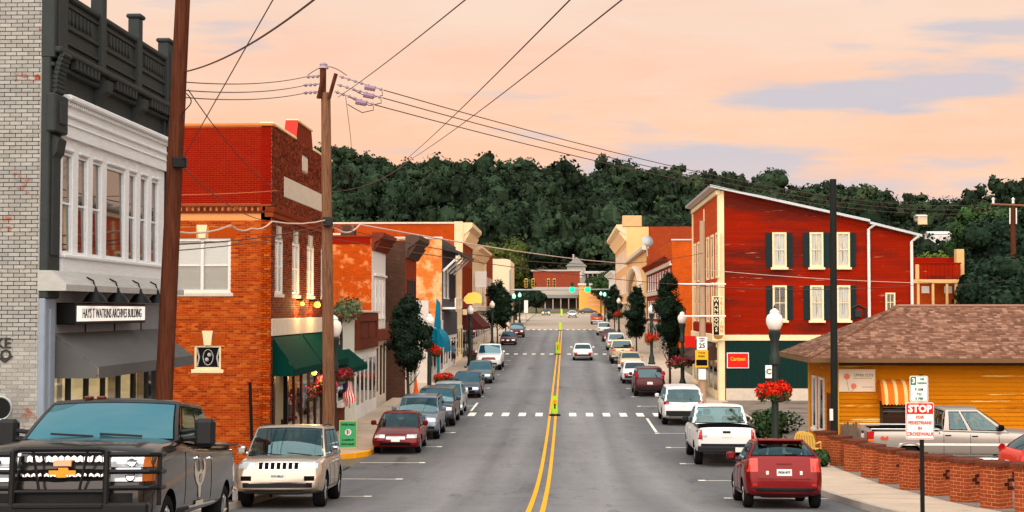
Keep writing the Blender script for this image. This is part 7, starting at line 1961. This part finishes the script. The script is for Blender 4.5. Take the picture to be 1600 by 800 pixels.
G_ = 'columnar street trees'
for (px, y, pyt, wpx, lb, sd, X_) in ((638, 68, 458, 66, 'dark columnar street tree in front of the white store on the left', 1, None), (777, 155, 433, 40, 'farther left columnar street tree beside a lamp', 2, None), (1046, 86, 429, 52, 'tall columnar street tree nearest on the right pavement', 3, None),
                                      (994, 133, 447, 40, 'second columnar street tree along the right pavement', 4, None), (960, 194, 443, 27, 'small far columnar street tree on the right', 5, None), (790, 190, 452, 26, 'hazy far left street tree before the side street', 6, None)):
    x = PX(px, y); top = PZ(pyt, y); h = top - gz(y) - .13; w_ = wpx * 1.2 / F * y / 2; rg_ = np.random.default_rng(sd + 40)
    tree(lb, x, y, h, columnar(h, 1.9 if y < 100 else 1.5, w_, rg_), leaf_dark, 11000 if y < 90 else 6000, .065 if y < 90 else .10, sd, 1.9, .075, group=G_)


def round_lobes(h, r, rg_, k=14):
    out = [(0, 0, h * .6, r * .7, r * .7, h * .33)]
    for _ in range(k): a = rg_.random() * 6.3; q = r * .75 * rg_.random() ** .5; z = h * rg_.uniform(.32, .86); out.append((q * math.cos(a), q * math.sin(a), z, r * rg_.uniform(.28, .45), r * rg_.uniform(.28, .45), r * rg_.uniform(.25, .4)))
    return out


# big trees right of the red building and behind the yellow roof
for i, (px, y, pyt, r, m, lb) in enumerate(((1536, 165, 303, 3.4, leaf_mid, 'tall green tree between the red porch and the right pole'), (1562, 140, 332, 5.0, leaf_dark, 'dark tree left of the wooden crossarm pole'), (1604, 150, 300, 7.0, leaf_dark, 'tall dark tree at the right edge behind the pole'), (1512, 128, 398, 3.6, leaf_dark, 'low dark tree right beside the red porch'),
                                            (1545, 118, 420, 4.0, leaf_dark, 'dark bushy tree just above the shingle roof'), (1610, 118, 400, 5.0, leaf_dark, 'dark tree low at the right edge above the roof'), (1474, 180, 386, 3.4, leaf_light, 'yellow green tree behind the red porch building'), (1446, 172, 388, 3.0, leaf_light, 'yellow green tree touching the red clapboard gable'), (1532, 250, 312, 6.0, leaf_mid, 'pale green tree farther up the hill at right'), (1560, 230, 318, 8.0, leaf_mid, 'mid green tree behind the crossarm pole'),
                                            (1655, 135, 330, 7, leaf_dark, 'dark tree just past the right picture edge'))):
    x = PX(px, y); zb_ = gz(y); h = PZ(pyt, y) - zb_; rg_ = np.random.default_rng(70 + i)
    tree(lb, x, y, h, round_lobes(h, r, rg_), m, 5200, .26, 70 + i, h * .3, .22, 'tree', group='trees right of the red building', z=zb_, flat=.35, shell=.7)
for i, (px, y, pyt, r, m, lb) in enumerate(((800, 318, 362, 5.0, leaf_light, 'light green tree behind the pale end block'), (774, 300, 372, 5.0, leaf_light, 'light green tree above the left row of roofs'), (838, 348, 452, 3.2, leaf_dark, 'small dark tree at the left corner of the far brick building'), (926, 372, 428, 3.4, leaf_mid, 'green tree between the far houses'), (806, 262, 455, 3.6, leaf_dark, 'dark tree at the far side street corner'), (548, 230, 330, 5, leaf_mid, 'green tree top showing above the low shops'), (950, 345, 420, 5, leaf_mid, 'green tree behind the small red and white building'))):
    x = PX(px, y); zb_ = gz(y); h = PZ(pyt, y) - zb_; rg_ = np.random.default_rng(90 + i)
    tree(lb, x, y, h, round_lobes(h, r, rg_), m, 3200, .36, 90 + i, h * .3, .22, 'tree', group='trees at the end of the street', z=zb_, flat=.35, shell=.7)
# shrubs near the lamp and the chairs
for px, y, r, h, lb in ((1203, 53, .62, 1.5, 'green shrub behind the nearest right lamp'), (1279, 45.2, .3, .55, 'small leafy plant beside the right yellow chair'), (1215, 60, 1.0, 1.0, 'low dark shrub in the driveway corner')):
    rg_ = np.random.default_rng(int(px)); t = thing('shrub', lb, 'shrub', (PX(px, y), y, gz(y) + .1)); c = link('foliage', quads_mesh('foliage', leaves(1500, lobes_fn([(0, 0, h * .5, r, r, h * .5)] + [(rg_.normal(0, r * .4), rg_.normal(0, r * .4), h * .6, r * .5, r * .5, h * .35) for _ in range(5)], rg_, .5), .075, rg_, flat=.5), leaf_mid), t); c['kind'] = 'stuff'
    MB().tube([(0, 0, 0), (0, 0, h * .5)], .03, 5).build('stem', bark, t)

# ---- person on the left pavement
Yp = 113.0; xp = PX(708, Yp); zp = gz(Yp) + .14
t = thing('person', 'person in blue top and dark shorts standing with a phone on the left pavement', 'person', (xp, Yp, zp), R(35))
skin = simple('skin', (150, 104, 80), .6)
J = {'pel': (0, 0, .95), 'wst': (0, 0, 1.08), 'chs': (0, .01, 1.32), 'nck': (0, 0, 1.48), 'hed': (0, -.02, 1.60), 'top': (0, -.02, 1.70)}
vv, ee, rr_ = [], [], []
def jn(p, r_, par=None):
    vv.append(p); rr_.append(r_)
    if par is not None: ee.append((par, len(vv) - 1))
    return len(vv) - 1
pel = jn((0, 0, .95), .14); wst = jn((0, 0, 1.10), .125, pel); chs = jn((0, .01, 1.32), .15, wst); nck = jn((0, 0, 1.46), .055, chs); hd = jn((0, -.015, 1.54), .085, nck); hd2 = jn((0, -.02, 1.66), .09, hd)
for s in (-1, 1):
    sh = jn((s * .17, .01, 1.38), .06, chs); eb = jn((s * .22, -.02, 1.12), .045, sh); wr = jn((s * .13, -.22, 1.20 if s > 0 else 1.02), .032, eb); hn = jn((s * .08, -.27, 1.24 if s > 0 else 1.0), .035, wr)
    for f in range(4): jn((s * (.05 + .015 * f), -.32, (1.27 if s > 0 else 1.0) + .012 * f), .01, hn)
    jn((s * .04, -.27, (1.28 if s > 0 else 1.03)), .011, hn)
    hp = jn((s * .09, 0, .88), .10, pel); kn = jn((s * .10, -.01 - .03 * (s > 0), .48), .065, hp); an = jn((s * .11, .02, .09), .042, kn); jn((s * .12, -.14, .035), .035, an)
me = bpy.data.meshes.new('body'); me.from_pydata(vv, ee, []); o = link('body', me, t); sk = o.modifiers.new('skin', 'SKIN')
for d, r_ in zip(me.skin_vertices[0].data, rr_): d.radius = (r_, r_)
me.skin_vertices[0].data[0].use_root = True
ss = o.modifiers.new('s', 'SUBSURF'); ss.levels = ss.render_levels = 2; o.data.materials.append(skin)
dg = bpy.context.evaluated_depsgraph_get(); dg.update(); nm_ = bpy.data.meshes.new_from_object(o.evaluated_get(dg)); o.modifiers.clear(); o.data = nm_
nm_.materials.clear(); nm_.materials.append(skin)
MB().lathe([(.155, .86), (.18, .95), (.165, 1.1), (.195, 1.3), (.18, 1.42), (.09, 1.47)], n=14).build('top', simple('shirt_blue', (96, 120, 150), .8), t, smooth=60)
MB().lathe([(.13, .50), (.14, .9)], (-.09, 0, 0), n=12).lathe([(.13, .50), (.14, .9)], (.09, 0, 0), n=12).build('shorts', simple('shorts_dark', (44, 44, 52), .8), t, smooth=60)
MB().sphere((0, .0, 1.66), .115, 12, 8, (1, 1.05, 1.05)).sphere((0, .06, 1.52), .09, 8, 6, (1, .7, 1.4)).build('hair', simple('hair_dark', (38, 28, 24), .7), t, smooth=60)
for s in (-1, 1): MB().bbox(s * .115 - .045, s * .115 + .045, -.19, .08, 0, .08, .025).build('shoe', trim_white, t)

# ---- overhead wires
wire_m = simple('wire_dark', (92, 66, 58), .6, var=0); wire_p = simple('wire_pale', (206, 176, 160), .5, var=0)


def wire(label, a, b, sag=.3, r=.012, m=wire_m, n=16, via=None):
    pts = [a] + (via or []) + [b]; path = []
    for p, q in zip(pts, pts[1:]):
        k = max(4, n // (len(pts) - 1))
        for i in range(k): f = i / k; c = Vector(p).lerp(Vector(q), f); c.z -= 4 * sag * f * (1 - f); path.append(c)
    path.append(Vector(b)); o = link('overhead_wire', MB().tube(path, r, 5).mesh('overhead_wire', m)); tag(o, label, 'wire', 'overhead wires'); return o


tp = lambda px, py, Y: P(px, py, Y)
for k, (ya_, yb_, lb) in enumerate(((128, 120, 'topmost wire between the leaning pole and the braced pole'), (141, 133, 'middle wire between the leaning pole and the braced pole'), (152, 145, 'lowest wire between the leaning pole and the braced pole'))): wire(lb, tp(284, ya_, Y1p), tp(478, yb_, Y2), .12, .012)
for k, ((xa, ya_), yb_, lb) in enumerate(zip(ends_r, (315, 321, 327), ('upper of the three long wires to the right', 'middle of the three long wires to the right', 'lower of the three long wires to the right'))): wire(lb, tp(xa, ya_, Y2), tp(1560 + 6 * k, yb_ + 2, 132), .0 + 1.5, .018, n=30)
wire('steep wire from the braced pole to the upper right, left one', tp(632, 251, 60), tp(905, -15, 16), .08, .010); wire('steep wire from the braced pole to the upper right, right one', tp(640, 250, 60), tp(990, -15, 16), .10, .010)
wire('thin continuation of the steep wires behind the braced pole', tp(515, 300, Y2), tp(640, 250, 60), .3, .012)
wire('wire from the braced pole top to the upper edge', tp(528, 152, Y2), tp(745, -15, 18), .05, .010)
wire('twisted cable from the leaning pole to the upper edge', tp(290, 112, Y1p), tp(505, -12, 18), .16, .016); wire('straight wire crossing down to the clamp on the leaning pole', tp(282, 254, Y1p), tp(433, -12, 18), .0, .009)
wire('cable from the leaning pole to the red brick wall', tp(294, 140, Y1p), tp(432, 296, 46.9), .25, .012); wire('sagging cable from the clamp across the red wall', tp(282, 258, Y1p), tp(420, 345, 46.3), .25, .012)
wire('pale wire along the foot of the red painted wall', tp(272, 305, Y1p), tp(432, 298, 46.5), .02, .011, simple('wire_orange', (214, 120, 70), .6))
wire('thick pale cable from the leaning pole to the braced pole', tp(268, 362, Y1p), tp(512, 343, Y2), .10, .024, wire_p, via=[tp(360, 352, 36), tp(392, 357, 38), tp(425, 346, 40)])
wire('thick pale cable running from the braced pole down the street', tp(512, 343, Y2), tp(1010, 412, 150), .35, .03, wire_p, via=[tp(562, 351, 50)], n=28)
wire('dark cable under the thick pale cable at the brick corner', tp(268, 382, Y1p), tp(512, 350, Y2), .12, .016); wire('second dark cable under the thick pale cable', tp(266, 392, Y1p), tp(512, 356, Y2), .10, .012)
wire('dark cable across the street to the red building, upper', tp(515, 372, Y2), tp(1432, 445, 78.0), .8, .014, n=28); wire('dark cable across the street to the red building, lower', tp(515, 352, Y2), tp(1100, 395, 76), .9, .014, n=28)
wire('pale cable crossing the red clapboard wall', tp(1097, 421, 76), tp(1434, 442, 78.0), .10, .014, wire_p); wire('dark wire above the shingle roof at right', tp(1434, 440, 78), tp(1583, 435, 120), .3, .012); wire('pale wire beside the dark trees at right', tp(1500, 438, 118), tp(1583, 433, 120), .1, .014, wire_p)
wire('loose drop wire hanging from the braced pole insulators', tp(540, 150, Y2), tp(540, 292, Y2 + 3), .0, .009, via=[tp(548, 215, Y2 + 1), tp(550, 250, Y2 + 2)])
# wooden crossarm pole at right
Yr = 120.; br_ = Vector((PX(1586, Yr), Yr, gz(Yr))); pr_ = pole('utility_pole', 'wooden crossarm pole among the dark trees at right', br_, P(1582, 322, Yr), .27, .2, wood_dark)
MB().tube([P(1548, 319, Yr - .2) - br_, P(1618, 322, Yr - .2) - br_], .10, 6).build('crossarm', wood_pole, pr_); 
for px in (1552, 1583, 1612): MB().lathe([(.1, 0), (.1, .3), (.16, .35), (.05, .5)], P(px, 318, Yr - .2) - br_, n=8).build('insulator', trim_white, pr_)
for px in (1578, 1588): MB().tube([P(px, 325, Yr - .3) - br_, P(px, 350, Yr - .3) - br_], .05, 6).build('brace', trim_white, pr_)
wire('wire from the crossarm pole to the right edge', tp(1583, 405, Yr), tp(1640, 450, 100), .2, .012)

# ---- red porch building behind the yellow roof
Yd = 118.; x0, x1 = PX(1428, Yd), PX(1503, Yd); zb_ = gz(Yd); tan_w = mat('tan_timber', (206, 166, 112), .7, var=.1)
t = thing('red_porch_building', 'red building with tan timber porch behind the shingle roof', 'building', (x0, Yd, zb_)); W = Wall(t, (x0, Yd, 0), 'cam'); wd = x1 - x0; q = lambda py: PZ(py, Yd); u = lambda px: PX(px, Yd) - x0
W.put('wall', MB().box(0, wd, 1.6, 6, zb_, q(402)), MATS['orange_brick_wall']); W.put('upper_wall', MB().box(0, wd, 1.5, 1.6, q(437), q(402)), brick_red)
for i in range(10): W.put('porch_panel', MB().box(u(1437) + i * (u(1502) - u(1437)) / 10, u(1437) + (i + .93) * (u(1502) - u(1437)) / 10, -.04, .02, q(437), q(413)), red_board)
W.put('porch_beam', MB().bbox(u(1427), wd, -.15, .1, q(443), q(437.2), .02), tan_w); W.put('roof_beam', MB().bbox(u(1430), wd, -.1, .1, q(413), q(411), .02), red_board)
for px in (1435, 1458, 1480, 1494, 1501.5): W.put('post', MB().bbox(u(px) - .1, u(px) + .1, -.1, .1, zb_, q(443.2), .02), tan_w)
W.put('post', MB().bbox(u(1431), u(1436.5), -.12, .1, q(437), q(414), .02), tan_w); W.put('chimney', MB().bbox(u(1498), u(1510), .4, 1.2, zb_, q(390), .03), tan_w)
for px in (1448, 1484): W.put('window', MB().box(u(px), u(px + 12), 1.55, 1.6, q(458), q(447)), trim_white)
# houses on the hill
def hill_house(label, px0, px1, py0, py1, Y, wm):
    x0, x1 = PX(px0, Y), PX(px1, Y); z0, z1 = PZ(py1, Y), PZ(py0, Y); t = thing('hill_house', label, 'house', (x0, Y, z0)); w_, h_ = x1 - x0, z1 - z0
    MB().box(0, w_, 0, 5, -1.0, h_ * .7).build('wall', wm, t); MB().prism([(-.3, h_ * .7), (5.3, h_ * .7), (2.5, h_)], 'x', -.2, w_ + .2).build('roof', simple('roof_pale', (206, 200, 196), .7), t)
    n = max(2, int(w_ / 1.6))
    for k in range(n): MB().box((k + .3) * w_ / n, (k + .7) * w_ / n, -.05, 0, h_ * .2, h_ * .5).build('window', dark_glass, t)
hill_house('small cream house high on the right hillside', 1436, 1450.5, 336, 347, 440, cream_wall); hill_house('long white house lower on the right hillside', 1454, 1487, 362, 378, 372, trim_white)
far_white = simple('aged_white_paint', (168, 160, 150), .8)
# ---- buildings at the end of the street
Ye = 362.; x0, x1 = PX(833, Ye), PX(906, Ye); zb_ = gz(Ye); t = thing('far_brick_building', 'low brick building with white band closing the far end of the street', 'building', (x0, Ye, zb_)); W = Wall(t, (x0, Ye, 0), 'cam'); wd = x1 - x0; q = lambda py: PZ(py, Ye)
W.put('upper_wall', MB().box(0, wd, 0, 8, q(448), q(424)), brick_mat('far_brick', (130, 58, 40), (140, 66, 46), (150, 110, 90))); W.put('white_band', MB().bbox(-.2, wd, -.4, 0, q(461), q(448.5), .05), far_white); W.put('roof_cap', MB().bbox(-.6, wd + .3, -.3, 8, q(424), q(421.5), .05), far_white)
W.put('canopy', MB().bbox(2, wd - .5, -3, 0, q(466), q(461.5), .05), simple('canopy_grey', (130, 130, 126), .6)); W.put('shop_wall', MB().box(0, wd, .5, 8, zb_ - .5, q(461)), simple('far_dark_wall', (62, 54, 48), .8, var=.2))
for k in range(6): W.put('post', MB().box(1 + k * wd / 6, 1.25 + k * wd / 6, -2.6, -2.3, zb_ - .3, q(466)), far_white)
Yo = 350.; x0, x1 = PX(905, Yo), PX(944, Yo); t = thing('far_orange_building', 'orange yellow building with pink striped wall at the far right end', 'building', (x0, Yo, gz(Yo))); W = Wall(t, (x0, Yo, 0), 'cam'); wd = x1 - x0; q = lambda py: PZ(py, Yo)
W.put('wall', MB().box(0, wd, 0, 9, gz(Yo) - .5, q(446)), simple('wall_orange', (232, 172, 84), .8)); W.put('roof', MB().bbox(-.3, wd + .3, -.4, 9, q(446), q(443), .05), simple('roof_pale', (206, 200, 196)))
for k in range(5): W.put('pink_stripe', MB().box(wd * .35, wd - .2, -.06, 0, q(478) + k * 1.1, q(478) + k * 1.1 + .5), simple('stripe_pink', (236, 170, 140), .7))
Yh = 392.; x0, x1 = PX(886, Yh), PX(915, Yh); t = thing('far_white_house', 'white house with gables above the far end of the street', 'house', (x0, Yh, PZ(446, Yh))); wd = x1 - x0; h_ = PZ(416, Yh) - PZ(446, Yh)
MB().box(0, wd, 0, 7, -4, h_).build('wall', far_white, t); MB().prism([(-.4, h_), (wd + .4, h_), (wd / 2, h_ + 2.6)], 'y', -.4, 7).build('roof', simple('roof_grey', (150, 146, 144), .7), t); MB().box(wd * .2, wd * .4, -.05, 0, h_ * .4, h_ * .8).box(wd * .6, wd * .8, -.05, 0, h_ * .4, h_ * .8).build('window', dark_glass, t); MB().bbox(wd * .3, wd * .4, 2, 3, h_ + 1, h_ + 3.4, .05).build('chimney', far_white, t)
x0, x1 = PX(916, Yh), PX(946, Yh); t = thing('far_grey_house', 'grey roofed porch house right of the far white house', 'house', (x0, Yh, PZ(446, Yh))); wd = x1 - x0
MB().box(0, wd, 0, 7, -4, 3.2).build('wall', simple('house_dark', (70, 62, 58), .8), t); MB().bbox(-.5, wd + .3, -1.5, 7, 3.2, 3.9, .1).build('roof', simple('roof_pale', (206, 200, 196)), t)
for k in range(4): MB().box(.3 + k * wd / 4, .6 + k * wd / 4, -1.3, -1.0, -2, 3.2).build('porch_post', far_white, t)
# dark round disc at the foot of the grey wall
c = P(1, 638, 25.4); t = thing('round_disc', 'dark round disc with pale rim at the foot of the grey brick wall', 'disc', c); MB().lathe([(.20, 0), (.20, .05)], (0, 0, 0), 'y', 24).build('disc_face', black_metal, t); MB().tube([(.21 * math.cos(a * math.pi / 12), -.01, .21 * math.sin(a * math.pi / 12)) for a in range(25)], .025, 6).build('rim', steel, t); MB().tube([(0, .05, -.3), (.1, .05, -1.4)], .04, 6).build('stand', black_metal, t)
